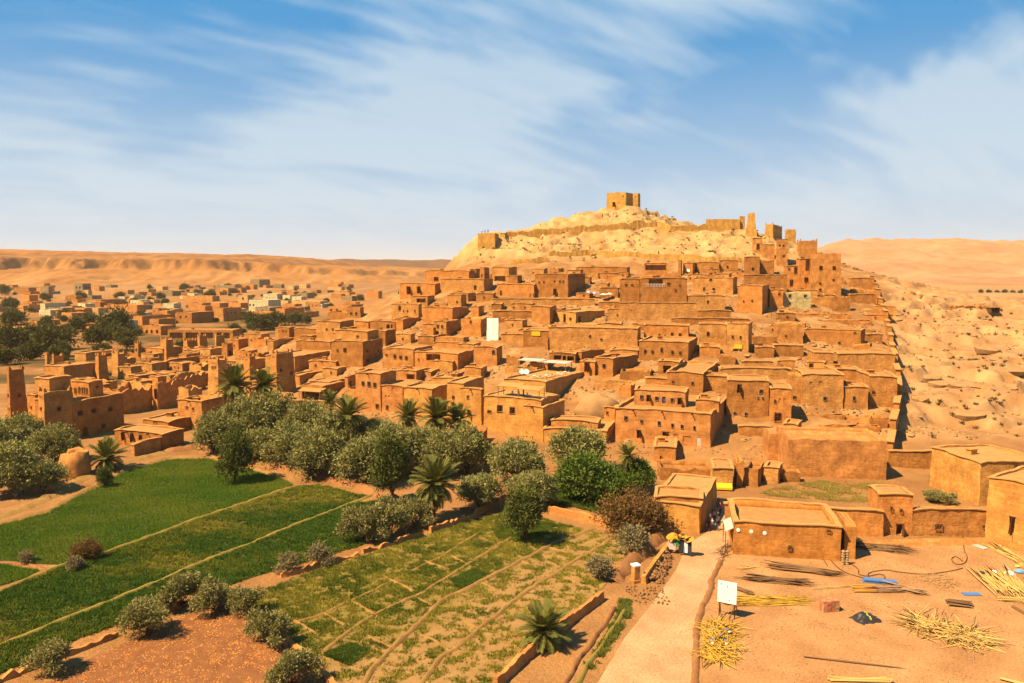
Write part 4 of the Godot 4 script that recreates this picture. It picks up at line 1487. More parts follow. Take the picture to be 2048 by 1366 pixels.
func chair(called: String, label: String, at: Vector3, turn: float, m: Material):
	var c := thing(called, label, "chair", at, turn)
	var st := tool()
	box(st, Vector3(0, 0.45, 0), Vector3(0.46, 0.05, 0.46))
	done(st, "seat", m, c)
	var bs := tool()
	bar(bs, Vector3(0, 0.72, -0.24), Vector3(0.46, 0, 0), Vector3(0, 0.5, -0.06), Vector3(0, 0.0, 0.04))
	done(bs, "backrest", m, c)
	for x in [-0.19, 0.19]:
		for z in [-0.19, 0.19]:
			var ls := tool()
			box(ls, Vector3(x, 0.22, z), Vector3(0.045, 0.44, 0.045))
			done(ls, "leg", m, c)

# ---------------------------------------------------------------- street
func cloth_mesh(w: float, h: float, fold: float, seed_: float) -> SurfaceTool:
	var st := tool()
	st.set_smooth_group(0)
	for j in 6:
		for i in 6:
			var q := []
			for e in [[0, 0], [0, 1], [1, 1], [1, 0]]:
				var u : float = (i + e[0]) / 6.0
				var v : float = (j + e[1]) / 6.0
				q.append(Vector3((u - 0.5) * w * (1.0 + 0.1 * sin(v * 5.0 + seed_)), v * h, fold * sin(u * 14.0 + seed_ + v * 2.0)))
			quad(st, q[0], q[1], q[2], q[3])
	return st

func make_street():
	var aw := thing("yellow_awning", "bright yellow awning across the village gate", "awning", AT.sign_c + Vector3(0, -0.1, 0), AT.sign_c_turn.x)
	var st := tool()
	bar(st, Vector3(0, 0, 0.5), Vector3(2.9, 0, 0), Vector3(0, 0.05, 0), Vector3(0, -0.55, 0.95))
	bar(st, Vector3(0, -0.44, 0.98), Vector3(2.9, 0, 0), Vector3(0, 0.34, 0), Vector3(0, 0, 0.03))
	done(st, "fabric", yellow(), aw)
	var fg: Array = []
	for r in BUILDINGS:
		if r[21] == "fg": fg = r
	var c := Vector3(fg[3], fg[4], fg[5])
	var b := Basis(Vector3.UP, -deg_to_rad(fg[6]))
	var wa := thing("white_awning", "slanting white canvas awning at the street corner of the foreground house", "awning", c + b * Vector3(-0.75, 0, -2.6), -deg_to_rad(fg[6]))
	var ws := tool()
	bar(ws, Vector3(0.25, 3.1, 0), Vector3(1.0, 0.5, 0), Vector3(0, 0.05, 0), Vector3(0, 0, 4.6))
	done(ws, "canvas", M.poster, wa)
	for z in [-2.1, 2.1]:
		var ps := tool()
		box(ps, Vector3(-0.2, 1.4, z), Vector3(0.09, 2.9, 0.09))
		done(ps, "post", M.wood_dark, wa)
	for k in 3:
		var at: Vector3 = AT["disc%d" % k]
		var o := thing("white_disc", ["leftmost white enamel disc on the foreground house", "middle white enamel disc on the foreground house", "rightmost white enamel disc on the foreground house"][k], "disc", at, AT["disc%d_turn" % k].x)
		var ds := tool()
		ds.set_smooth_group(-1)
		for i in 14:
			var a := TAU * i / 14
			var e := TAU * (i + 1) / 14
			ds.add_vertex(Vector3(0, 0, 0.09)); ds.add_vertex(Vector3(cos(a), sin(a), 0.9) * Vector3(0.24, 0.24, 0.07)); ds.add_vertex(Vector3(cos(e), sin(e), 0.9) * Vector3(0.24, 0.24, 0.07))
			quad(ds, Vector3(cos(a), sin(a), 0.9) * Vector3(0.24, 0.24, 0.07), Vector3(cos(a), sin(a), 0.0) * 0.24, Vector3(cos(e), sin(e), 0.0) * 0.24, Vector3(cos(e), sin(e), 0.9) * Vector3(0.24, 0.24, 0.07))
		done(ds, "plate", M.white, o)
	# textile stall at the road bend
	var at: Vector3 = AT.stall
	var s := thing("textile_stand", "stand hung with yellow hats and green, pink and black cloths by the road", "stall", at, -0.5)
	var fr := tool()
	for x in [-1.5, 0.0, 1.3]:
		bar(fr, Vector3(x, 1.1, 0), Vector3(0.08, 0, 0), Vector3(0, 2.2, 0), Vector3(0, 0, 0.08))
	bar(fr, Vector3(-0.1, 2.15, 0), Vector3(3.0, 0, 0), Vector3(0, 0.07, 0), Vector3(0, 0, 0.07))
	done(fr, "frame", M.wood_dark, s)
	var cl := [[-1.2, 0.3, 1.0, 0.9, lin(0.42, 0.29, 0.29), "pink"], [-0.6, 0.9, 0.9, 0.9, lin(0.02, 0.16, 0.05), "green"], [0.1, 0.1, 0.7, 1.7, lin(0.02, 0.02, 0.03), "black"], [0.65, 0.2, 0.45, 1.6, lin(0.70, 0.68, 0.65), "white"], [1.1, 0.1, 0.5, 1.7, lin(0.03, 0.03, 0.04), "dark"]]
	for q in cl:
		var m := mat("cloth_" + q[5], q[4], 0.9)
		var o := done(cloth_mesh(q[2], q[3], 0.06, q[0]), "cloth", m, s)
		o.position = Vector3(q[0], q[1] + 0.25, 0.12)
		o.set_meta("label", q[5] + " hanging cloth")
	var hat := tool()
	hat.set_smooth_group(0)
	for i in 12:
		var a := TAU * i / 12
		var e := TAU * (i + 1) / 12
		for r in [[0.0, 0.22, 0.12, 0.2], [0.12, 0.2, 0.18, 0.03], [0.18, 0.03, 0.42, -0.02]]:
			quad(hat, Vector3(cos(a) * r[0], r[1], sin(a) * r[0]), Vector3(cos(a) * r[2], r[3], sin(a) * r[2]), Vector3(cos(e) * r[2], r[3], sin(e) * r[2]), Vector3(cos(e) * r[0], r[1], sin(e) * r[0]))
	hat.generate_normals()
	var hm := hat.commit()
	var straw := mat("straw_hat", lin(0.36, 0.19, 0.02), 0.9)
	for k in 7:
		var o := put(hm, "hat", straw, s)
		o.position = Vector3(-1.4 + k * 0.42, 2.25 + 0.15 * (k % 2), 0.1)
		o.rotation = Vector3(0.5, k, 0.2)
		o.scale = Vector3(1.3, 1.3, 1.3)

# ---------------------------------------------------------------- yard
func pile_color(kind: String) -> Color:
	var k := rng.randf()
	return {
		"straw": Color(0.50, 0.31, 0.085).lerp(Color(0.66, 0.44, 0.15), k),
		"gold": Color(0.52, 0.30, 0.035).lerp(Color(0.66, 0.42, 0.07), k),
		"dark": Color(0.11, 0.06, 0.03).lerp(Color(0.30, 0.17, 0.08), k),
		"orange": Color(0.48, 0.22, 0.05).lerp(Color(0.60, 0.32, 0.07), k),
		"grey": Color(0.24, 0.14, 0.08).lerp(Color(0.42, 0.26, 0.14), k)}[kind]

func make_yard():
	# poles: a few bent tubes of unit length along x, shared by all piles
	var shared := {}
	for p in PILES:
		var o := thing(p[0], p[1], p[2], Vector3(p[3], land(p[3], p[4]) + 0.06, p[4]), p[5])
		var length: float = p[6]
		var width: float = p[7]
		var n: int = p[8]
		var rad: float = p[9]
		var flat: bool = p[0] == "plank_stack"
		for k in n:
			var key: String = "%s%d%s" % [p[12], k % 5, flat]
			if not shared.has(key):
				var st := tool()
				st.set_color(pile_color(p[12]))
				if flat:
					bar(st, Vector3.ZERO, Vector3(1, 0, 0), Vector3(0, 0.7, 0), Vector3(0, 0, 3.2))
				else:
					var bend := rng.randf_range(-1.0, 1.0)
					tube(st, [Vector3(-0.5, 0, 0), Vector3(-0.15, 0, bend), Vector3(0.2, 0, bend * 0.8), Vector3(0.5, 0, 0)], [1.0, 0.95, 0.85, 0.7], 5)
				st.generate_normals()
				shared[key] = st.commit()
			var q := put(shared[key], "plank" if flat else ("reed" if rad < 0.04 else "pole"), M.paint, o)
			var spare := maxf(length - p[13], 0.0)
			var u := rng.randf_range(-0.5, 0.5)
			var w := (rng.randf() + rng.randf() - 1.0) * 0.5
			var side := w * width
			var lay: float = p[11] * (1.0 - 1.6 * absf(w)) * (1.0 - 1.2 * absf(u) if spare > 0.5 else 1.0)
			var y := rad + maxf(lay, 0.0) * pow(rng.randf(), 0.6)
			var tw : float = rng.randfn(0.0, 0.5) * p[10]
			var r2 := rad * rng.randf_range(0.75, 1.25)
			q.transform = Transform3D(Basis(Vector3.UP, tw) * Basis(Vector3(0, 0, 1), rng.randf_range(-0.04, 0.04) * (1.0 + p[10] * 2.0)) * Basis(Vector3.RIGHT, 0.0 if flat else rng.randf() * TAU).scaled(Vector3.ONE) * Basis().scaled(Vector3(p[13] * rng.randf_range(0.75, 1.05), r2, r2)), Vector3(u * spare, y, side))
		if p[0] == "straw_heap":
			for k in 9:
				var s := put(stone_mesh(60 + k), "plastic_scrap", mat("scrap%d" % k, lin(0.06, 0.15, 0.40) if k % 3 else lin(0.5, 0.48, 0.46), 0.4), o)
				s.transform = Transform3D(Basis(Vector3.UP, k).scaled(Vector3(0.4, 0.12, 0.3)), Vector3(rng.randf_range(-2.2, 1.8), 0.55, rng.randf_range(-0.9, 0.9)))
	sign_board()
	# brick stack
	var br := thing("brick_stack", "strapped stack of reddish bricks standing in the yard", "bricks", AT.bricks, 0.15)
	var bm := tool()
	box(bm, Vector3.ZERO, Vector3(0.44, 0.20, 0.27))
	bm.generate_normals()
	var brick := bm.commit()
	var reds := [mat("brick_a", lin(0.30, 0.13, 0.06), 0.9), mat("brick_b", lin(0.36, 0.175, 0.08), 0.9), mat("brick_c", lin(0.33, 0.10, 0.06), 0.9)]
	for y in 6:
		for x in 4:
			for z in 3:
				var q := put(brick, "brick", reds[(x * 7 + y * 3 + z * 5 + (2 if y == 5 else 0)) % 3], br)
				q.position = Vector3((x - 1.5) * 0.46 + rng.randf_range(-0.02, 0.02), 0.13 + y * 0.205, (z - 1.0) * 0.30 + rng.randf_range(-0.02, 0.02))
				q.rotation.y = rng.randf_range(-0.05, 0.05)
	# black sheeting
	var ta := thing("black_tarpaulin", "crumpled black tarpaulin bundle with a striped strap", "tarpaulin", AT.tarp, 0.3)
	var ts := tool()
	ts.set_smooth_group(0)
	var N := 20
	var hp := func(u: float, v: float) -> Vector3:
		var x := (u - 0.5) * 2.7
		var z := (v - 0.5) * 2.0
		var e := 1.0 - maxf(absf(u - 0.5), absf(v - 0.5)) * 2.0
		var h := 0.75 * smoothstep(0.0, 0.7, e) * (0.75 + 0.5 * na.get_noise_2d(x * 0.9, z * 0.9)) + 0.10 * nr.get_noise_2d(x * 0.8, z * 0.8) * e + 0.05
		return Vector3(x * (1.0 + 0.25 * nb.get_noise_2d(z, x)), h, z * (1.0 + 0.25 * nb.get_noise_2d(x + 5.0, z)))
	for j in N:
		for i in N:
			quad(ts, hp.call(i / float(N), j / float(N)), hp.call(i / float(N), (j + 1) / float(N)), hp.call((i + 1) / float(N), (j + 1) / float(N)), hp.call((i + 1) / float(N), j / float(N)))
	done(ts, "sheet", mat("tarpaulin", lin(0.022, 0.022, 0.024), 0.45), ta)
	for k in 2:
		var ss := tool()
		ss.set_smooth_group(0)
		for i in 12:
			var a: Vector3 = hp.call(0.47 + 0.04 * k, 0.08 + i * 0.065) + Vector3(0, 0.03, 0)
			var b: Vector3 = hp.call(0.47 + 0.04 * k, 0.08 + (i + 1) * 0.065) + Vector3(0, 0.03, 0)
			quad(ss, a, b, b + Vector3(0.10, 0, 0), a + Vector3(0.10, 0, 0))
		done(ss, "strap", mat("strap%d" % k, [lin(0.10, 0.35, 0.06), lin(0.65, 0.25, 0.05)][k], 0.7), ta)
	# boards
	var blue := mat("blue_paint", lin(0.05, 0.13, 0.33), 0.5)
	for q in [["blue", "long blue board lying behind the plank row", blue, Vector3(3.6, 0.12, 0.9), -0.25], ["blue2", "small blue board under a plank near the pole fan", blue, Vector3(1.9, 0.08, 0.8), -0.05], ["board", "wide pale board leaning toward the compound wall", M.poster, Vector3(0.9, 0.09, 3.0), 0.35], ["plank", "squared beam end at the right edge of the yard", M.wood, Vector3(0.35, 0.3, 2.6), 0.1]]:
		var o := thing("board", q[1], "board", AT[q[0]] + Vector3(0, 0.06, 0), q[4])
		var st := tool()
		for k in 3 if q[0] == "blue" else 1:
			box(st, Vector3(k * 0.06, 0.06 + k * 0.13, k * 0.05), q[3] if k == 0 else q[3] * Vector3(0.96, 1, 0.92))
		done(st, "panel", q[2], o)
	# bags and sheets by the pole fan
	var tints := [lin(0.03, 0.03, 0.035), lin(0.62, 0.60, 0.56), lin(0.70, 0.70, 0.70), lin(0.10, 0.28, 0.55), lin(0.70, 0.55, 0.08), lin(0.45, 0.05, 0.05)]
	for k in 6:
		var o := thing("plastic_bag", ["crumpled black bag", "off-white sack", "white plastic sheet bundle", "blue and white plastic bundle", "yellow plastic scrap", "red cloth scrap"][k] + " beside the pole fan", "bag", AT["bag%d" % k], k)
		var q := put(stone_mesh(80 + k, 0.6), "bundle", mat("bag_tint%d" % k, tints[k], 0.5), o)
		q.scale = Vector3(1.6, 0.8, 0.9) if k < 4 else Vector3(0.9, 0.3, 0.6)
		q.position.y = 0.2
	for k in HOSES.size():
		var o := thing("hose", ["dark hose snaking from the house corner", "looping hose behind the blue board", "thin hose curling below the compound wall"][k], "hose")
		var cv := Curve3D.new()
		var hp2: Array = HOSES[k]
		for i in hp2.size():
			var t: Vector3 = (hp2[mini(i + 1, hp2.size() - 1)] - hp2[maxi(i - 1, 0)]) * 0.18
			cv.add_point(hp2[i] + Vector3(0, 0.13, 0), -t, t)
		var pts := cv.tessellate_even_length(5, 0.4)
		var rr := []
		for i in pts.size(): rr.append(0.045)
		var st := tool()
		tube(st, Array(pts), rr, 5)
		done(st, "pipe", M.wood_dark, o)
	var pl := thing("stone_post", "stubby pale stone post at the corner of the foreground house", "post", AT.pillar)
	var sm := stone_mesh(51, 0.8)
	for k in 12:
		var q := put(sm, "stone", M.plaster, pl)
		q.transform = Transform3D(Basis(Vector3.UP, k * 1.3).scaled(Vector3(0.55, 0.5, 0.55)), Vector3(0.24 * (k % 2 * 2 - 1), 0.2 + (k / 2) * 0.3, 0.0))
	var chip := PackedVector2Array()
	for k in 12:
		var a := TAU * k / 12
		chip.append(Vector2(AT.chips.x + cos(a) * 2.4, AT.chips.z + sin(a) * 2.2))
	scatter("wood_chips", "pale wood chips scattered on the yard", "wood chips", stone_mesh(70, 0.3), M.pale_stone, chip, 160, func(_x, _z): return 1.0, func(_x, _z): return Color.WHITE, 0.12, 0.38, 0.10)
	var litter: PackedVector2Array = FIELDS.yard
	scatter("pebbles", "pebbles and crumbs strewn over the yard", "pebbles", stone_mesh(71, 0.6), M.stone, litter, 3200, func(x, z): return clampf(0.35 + na.get_noise_2d(x * 0.12, z * 0.12) * 1.5, 0.03, 1.0), func(_x, _z): return Color.WHITE, 0.05, 0.2, 0.05)
	scatter("clods", "loose red clods over the ploughed plot", "clods", stone_mesh(73, 0.6), M.mud1, FIELDS.ploughed, 5000, func(x, z): return clampf(0.6 + na.get_noise_2d(x * 0.5, z * 0.5), 0.2, 1.0), func(_x, _z): return Color.WHITE, 0.08, 0.26, 0.06)
	scatter("pebbles", "pebbles along the road", "pebbles", stone_mesh(72, 0.6), M.stone, FIELDS.road, 350, func(x, z): return clampf(0.3 + na.get_noise_2d(x * 0.2, z * 0.2) * 1.5, 0.02, 1.0), func(_x, _z): return Color.WHITE, 0.05, 0.16, 0.02)

func sign_board():
	var o := thing("signboard", "white signboard on a rough wooden frame beside the road", "signboard", AT.sign, -0.5)
	var bs := tool()
	bar(bs, Vector3(0, 2.75, 0), Vector3(1.95, 0, 0), Vector3(0, 2.25, -0.12), Vector3(0, 0, 0.07))
	var bd := done(bs, "board", M.white, o)
	# faded print: a few small dark marks and grey lines
	var ink := mat("ink", lin(0.10, 0.10, 0.11), 0.8)
	for q in [[-0.62, 3.55, 0.12, 0.14], [0.02, 3.38, 0.08, 0.22], [0.66, 3.2, 0.07, 0.09], [-0.25, 2.15, 0.09, 0.09], [0.28, 1.95, 0.16, 0.10]]:
		var ms := tool()
		bar(ms, Vector3(q[0], q[1], 0.045 - (q[1] - 2.75) * 0.053), Vector3(q[2], 0, 0), Vector3(0, q[3], 0), Vector3(0, 0, 0.012))
		done(ms, "mark", ink, bd)
	var grey := mat("faint_ink", lin(0.52, 0.51, 0.50), 0.8)
	for k in 5:
		var ms := tool()
		bar(ms, Vector3(-0.1 + 0.07 * (k % 2), 3.0 - k * 0.16, 0.042 - (0.25 - k * 0.16) * 0.053), Vector3([0.9, 1.1, 0.7, 1.0, 0.6][k], 0, 0), Vector3(0, 0.045, 0), Vector3(0, 0, 0.008))
		done(ms, "print_line", grey, bd)
	for x in [-0.8, 0.8]:
		var ls := tool()
		tube(ls, [Vector3(x, -0.1, -0.1), Vector3(x * 0.98, 2.9, -0.1)], [0.06, 0.05], 6)
		done(ls, "leg", M.wood, o)
		var ss := tool()
		tube(ss, [Vector3(x * 1.15, -0.1, -1.3), Vector3(x, 1.9, -0.12)], [0.055, 0.05], 6)
		tube(ss, [Vector3(x * 0.4, -0.1, 0.8), Vector3(x, 1.5, -0.06)], [0.05, 0.045], 6)
		done(ss, "brace", M.wood, o)
	var cs := tool()
	bar(cs, Vector3(0, 1.5, -0.1), Vector3(1.9, 0, 0), Vector3(0, 0.09, 0), Vector3(0, 0, 0.07))
	done(cs, "crossbar", M.wood, o)

# ---------------------------------------------------------------- people
# distance to a tapered capsule
func capsule(p: Vector3, a: Vector3, b: Vector3, ra: float, rb: float) -> float:
	var ab := b - a
	var t := clampf((p - a).dot(ab) / ab.length_squared(), 0.0, 1.0)
	return (p - a - ab * t).length() - lerpf(ra, rb, t)

# bones: [a, b, ra, rb]; one continuous skin by surface nets over a smooth minimum
func skin(bones: Array, cell: float, grow: float) -> ArrayMesh:
	var lo := Vector3.ONE * 1e9
	var hi := -lo
	for b in bones:
		for e in [b[0], b[1]]:
			lo = lo.min(e - Vector3.ONE * (maxf(b[2], b[3]) + grow + cell * 2)); hi = hi.max(e + Vector3.ONE * (maxf(b[2], b[3]) + grow + cell * 2))
	var n := Vector3i(((hi - lo) / cell).ceil()) + Vector3i.ONE
	var field := PackedFloat32Array()
	field.resize(n.x * n.y * n.z)
	var k := 0
	for z in n.z:
		for y in n.y:
			for x in n.x:
				var p := lo + Vector3(x, y, z) * cell
				var s := 0.0
				for b in bones:
					var d := capsule(p, b[0], b[1], b[2] + grow, b[3] + grow)
					if d < 0.25: s += exp(-d * 45.0)
				field[k] = -log(s + 1e-9) / 45.0
				k += 1
	var sx := 1
	var sy := n.x
	var sz := n.x * n.y
	var at := {}
	var v := PackedVector3Array()
	var idx := PackedInt32Array()
	for z in n.z - 1:
		for y in n.y - 1:
			for x in n.x - 1:
				var o := x * sx + y * sy + z * sz
				var c := Vector3.ZERO
				var m := 0
				for e in [[0, sx], [sy, sx + sy], [sz, sx + sz], [sy + sz, sx + sy + sz], [0, sy], [sx, sx + sy], [sz, sy + sz], [sx + sz, sx + sy + sz], [0, sz], [sx, sx + sz], [sy, sy + sz], [sx + sy, sx + sy + sz]]:
					var fa := field[o + e[0]]
					var fb := field[o + e[1]]
					if (fa < 0.0) != (fb < 0.0):
						var t := fa / (fa - fb)
						var pa := Vector3(float(e[0] % sy), float((e[0] % sz) / sy), float(e[0] / sz))
						var pb := Vector3(float(e[1] % sy), float((e[1] % sz) / sy), float(e[1] / sz))
						c += pa.lerp(pb, t)
						m += 1
				if m > 0:
					at[o] = v.size()
					v.append(lo + (Vector3(x, y, z) + c / m) * cell)
	for z in range(1, n.z - 1):
		for y in range(1, n.y - 1):
			for x in range(1, n.x - 1):
				var o := x + y * sy + z * sz
				var inn := field[o] < 0.0
				for e in [[sx, sy, sz], [sy, sz, sx], [sz, sx, sy]]:
					if inn != (field[o + e[0]] < 0.0):
						var q := [at[o], at[o - e[1]], at[o - e[1] - e[2]], at[o - e[2]]]
						if inn: q.reverse()
						idx.append_array([q[0], q[1], q[2], q[0], q[2], q[3]])
	var st := tool()
	st.set_smooth_group(0)
	for i in idx: st.add_vertex(v[i])
	st.generate_normals()
	return st.commit()

func figure(pose: int) -> Dictionary:
	var st := 0.16 if pose == 1 else 0.02
	var lean := 0.45 if pose == 2 else 0.0
	var hip := Vector3(0, 0.92, 0)
	var chest := hip + Vector3(0, 0.40 * cos(lean), 0.40 * sin(lean))
	var neck := chest + Vector3(0, 0.15 * cos(lean), 0.15 * sin(lean) + 0.01)
	var head := neck + Vector3(0, 0.15, 0.03 + lean * 0.1)
	var legs := []
	var arms := []
	var hands := []
	for s in [-1.0, 1.0]:
		var h := hip + Vector3(0.09 * s, -0.04, 0)
		var knee := Vector3(0.10 * s, 0.49, st * s * 0.8 + 0.03)
		var foot := Vector3(0.10 * s, 0.09, st * s * 1.6 - (0.06 if s < 0 else 0.0))
		legs.append([h, knee, 0.095, 0.062]); legs.append([knee, foot, 0.062, 0.045])
		hands.append([foot - Vector3(0, 0.045, 0.03), foot + Vector3(0, -0.05, 0.15), 0.045, 0.035])
		var sh := chest + Vector3(0.17 * s, 0.07, 0)
		var el := sh + Vector3(0.06 * s, -0.27, -st * s * 0.6 + lean * 0.2)
		var wr := el + Vector3(0.0, -0.23, 0.09 - st * s * 0.5)
		arms.append([sh, el, 0.052, 0.042]); arms.append([el, wr, 0.04, 0.03])
		hands.append([wr, wr + Vector3(0, -0.08, 0.01), 0.032, 0.034])
		for f in 4:
			var root := wr + Vector3(0, -0.09, -0.025 + f * 0.017)
			hands.append([root, root + Vector3(-0.012 * s, -0.07 - 0.008 * (f % 3), 0.012), 0.011, 0.009])
		hands.append([wr + Vector3(0, -0.04, 0.03), wr + Vector3(-0.01 * s, -0.09, 0.06), 0.012, 0.01])
	var torso := [[hip + Vector3(-0.06, 0, 0), hip + Vector3(0.06, 0, 0), 0.115, 0.115], [hip, chest, 0.12, 0.13], [chest + Vector3(-0.13, 0.06, 0), chest + Vector3(0.13, 0.06, 0), 0.075, 0.075]]
	var top := [[neck - Vector3(0, 0.06, 0.01), head, 0.055, 0.05], [head + Vector3(0, 0.0, 0), head + Vector3(0, 0.07, -0.01), 0.085, 0.092], [head + Vector3(0, -0.01, 0.085), head + Vector3(0, 0.03, 0.085), 0.02, 0.014], [head + Vector3(-0.088, 0.02, 0), head + Vector3(0.088, 0.02, 0), 0.02, 0.02]]
	return {
		"body": skin(torso + legs + arms + hands + top, 0.032, 0.0),
		"shirt": skin([torso[1], torso[2], arms[0], arms[2]], 0.036, 0.022),
		"trousers": skin([torso[0]] + legs, 0.036, 0.018),
		"hair": skin([[head + Vector3(0, 0.075, -0.035), head + Vector3(0, 0.09, -0.01), 0.095, 0.088]], 0.03, 0.008)}

func make_people():
	var poses := [figure(0), figure(1), figure(2)]
	var skin_m := mat("skin", lin(0.42, 0.23, 0.14), 0.6)
	var hair_m := mat("hair", lin(0.025, 0.016, 0.010), 0.7)
	var tints := {}
	for p in PEOPLE:
		var o := thing("person", p[5], "person", p[0], p[1], p[6])
		var ms := []
		for c in [p[3], p[4]]:
			if not tints.has(str(c)): tints[str(c)] = mat("clothing%d" % tints.size(), lin(c[0], c[1], c[2]), 0.9)
			ms.append(tints[str(c)])
		var f: Dictionary = poses[p[2]]
		put(f.body, "body", skin_m, o)
		put(f.shirt, "shirt", ms[0], o)
		put(f.trousers, "trousers", ms[1], o)
		put(f.hair, "hair", hair_m, o)

# ---------------------------------------------------------------- back rows of the far village
func near_label(x: float, z: float) -> String:
	var best := ""
	var far := 1e9
	for r in BUILDINGS:
		if r[0] != "village_house" or r[1].split(" ").size() > 9: continue
		var off: float = absf(x / -z - r[3] / -r[5]) * 3000.0 + absf(z - r[5]) * 0.6
		if off < far:
			far = off
			best = ("right of the " if x / -z > r[3] / -r[5] else "left of the ") + r[1]
	return best

func make_village():
	for k in 150:
		var d := rng.randf_range(450.0, 1230.0)
		var px := rng.randf_range(-0.66, -0.20)
		if d < 620.0 and px > -0.36: continue
		var big := rng.randf() < 0.35
		var tone: int = [0, 0, 1, 9, 7, 0, 8][rng.randi() % 7]
		var w := rng.randf_range(7.0, 12.0) * (1.5 if big else 1.0)
		var look: String = {0: "brown mud", 1: "orange", 9: "peach", 7: "grey", 8: "cream"}[tone]
		var wins := []
		if rng.randf() < 0.6:
			for i in 3: wins.append([0, w * (0.2 + 0.25 * i), w * (0.2 + 0.25 * i) + 0.9, 1.4, 2.5, "w"])
		var x := px * d
		building(["village_house", look + " house " + near_label(x, -d), "house", x, land(x, -d), -d, rng.randf_range(10.0, 40.0), w, rng.randf_range(7.0, 14.0), rng.randf_range(3.2, 4.6) * (1.5 if big else 1.0), tone, 0.0, 0.01, 0, 0.4, 0, 3.0, 0, 0, 0.35, wins, "", "", "houses in the back rows of the village across the river"])
	for k in 95:
		var near := k < 35
		var d := rng.randf_range(300.0, 470.0) if near else rng.randf_range(470.0, 1150.0)
		var px := rng.randf_range(-0.68, -0.38) if near else rng.randf_range(-0.68, -0.22)
		var tall := rng.randf_range(0.5, 1.1) if near else rng.randf_range(0.5, 0.9)
		plant("distant", "far_tree", ("garden tree " if near else "small far tree ") + near_label(px * d, -d), "tree", px * d, -d, tall * (0.8 if near else 0.9), "trees of the river gardens" if near else "small trees in the far village", 0.8)

# ---------------------------------------------------------------- smaller houses and ruins that fill the town
func inside_rect(p: Vector2, r: Array, margin: float) -> bool:
	var a := deg_to_rad(r[6])
	var q := p - Vector2(r[3], r[5])
	var u := q.x * cos(a) + q.y * sin(a)
	var v := -(-q.x * sin(a) + q.y * cos(a))
	return u > -margin and u < r[7] + margin and v > -margin and v < r[8] + margin

func corners(r: Array) -> Array:
	var a := deg_to_rad(r[6])
	var o := Vector2(r[3], r[5])
	var x := Vector2(cos(a), sin(a))
	var z := Vector2(sin(a), -cos(a))
	return [o, o + x * r[7], o + z * r[8], o + x * r[7] + z * r[8], o + (x * r[7] + z * r[8]) * 0.5, o + x * r[7] * 0.5, o + z * r[8] * 0.5]

func fill_town():
	var have := []
	for r in BUILDINGS:
		if r[22] == "": have.append(r)
	var zones := [
		[PackedVector2Array([Vector2(-75, -215), Vector2(-55, -275), Vector2(-42, -310), Vector2(0, -350), Vector2(112, -335), Vector2(150, -340), Vector2(98, -205), Vector2(60, -165), Vector2(20, -170), Vector2(-25, -190)]), 0.0, 620],
		[PackedVector2Array([Vector2(-140, -240), Vector2(-175, -330), Vector2(-120, -340), Vector2(-62, -290), Vector2(-60, -220), Vector2(-95, -200)]), 1.0, 260]]
	var words := ["low", "small", "squat", "little", "plain"]
	var made := {}
	for zn in zones:
		var lo := Vector2(1e9, 1e9)
		var hi := -lo
		for p in zn[0]:
			lo = lo.min(p); hi = hi.max(p)
		for k in zn[2]:
			var p := Vector2(rng.randf_range(lo.x, hi.x), rng.randf_range(lo.y, hi.y))
			var w := rng.randf_range(3.5, 8.5)
			var d := rng.randf_range(3.5, 7.0)
			var h : float = rng.randf_range(2.0, 3.4) + zn[1] * 0.8
			var ruin := rng.randf() < 0.38
			var style := rng.randi() % 5
			if not Geometry2D.is_point_in_polygon(p, zn[0]): continue
			var r := ["ruined_house" if ruin else "mud_house", "", "ruin" if ruin else "house", p.x, land(p.x, p.y), p.y, rng.randf_range(6.0, 26.0) + zn[1] * 10.0, w, d, h, 0, rng.randf_range(0.6, 1.4) if ruin else 0.0, 0.015, 0 if ruin else 1, 0.2, 0, 3.5, 0, 0, 0.35, [], "", "", "small houses and ruins filling the town"]
			var mine := corners(r)
			var lowest := 1e9
			for c in mine: lowest = minf(lowest, land(c.x, c.y))
			var ok := true
			for b in have:
				if absf(b[3] - p.x) + absf(b[5] - p.y) > 50.0: continue
				for c in mine:
					if inside_rect(c, b, 0.8):
						ok = false
						break
				if ok:
					for c in corners(b):
						if inside_rect(c, r, 0.8):
							ok = false
							break
				if not ok: break
			if not ok: continue
			r[4] = land(mine[1].x, mine[1].y)
			if not ruin:
				for i in int(w / 2.2):
					if rng.randf() < 0.6: r[20].append([0, 0.7 + i * 2.0, 1.2 + i * 2.0, 1.0 + 0.2 * (i % 2), 1.7 + 0.2 * (i % 2), "a" if style == 0 else "w"])
			var best := ""
			var far := 1e9
			for b in have:
				if b[1] == "" or b[1].split(" ").size() > 10: continue
				var off: float = Vector2(b[3], b[5]).distance_to(p)
				if off < far:
					far = off
					best = ("right of the " if p.x / -p.y > b[3] / -b[5] else "left of the ") + b[1]
			r[1] = "%s %s %s" % [words[style], "ruin" if ruin else "house", best]
			building(r)
			r[1] = ""
			have.append(r)

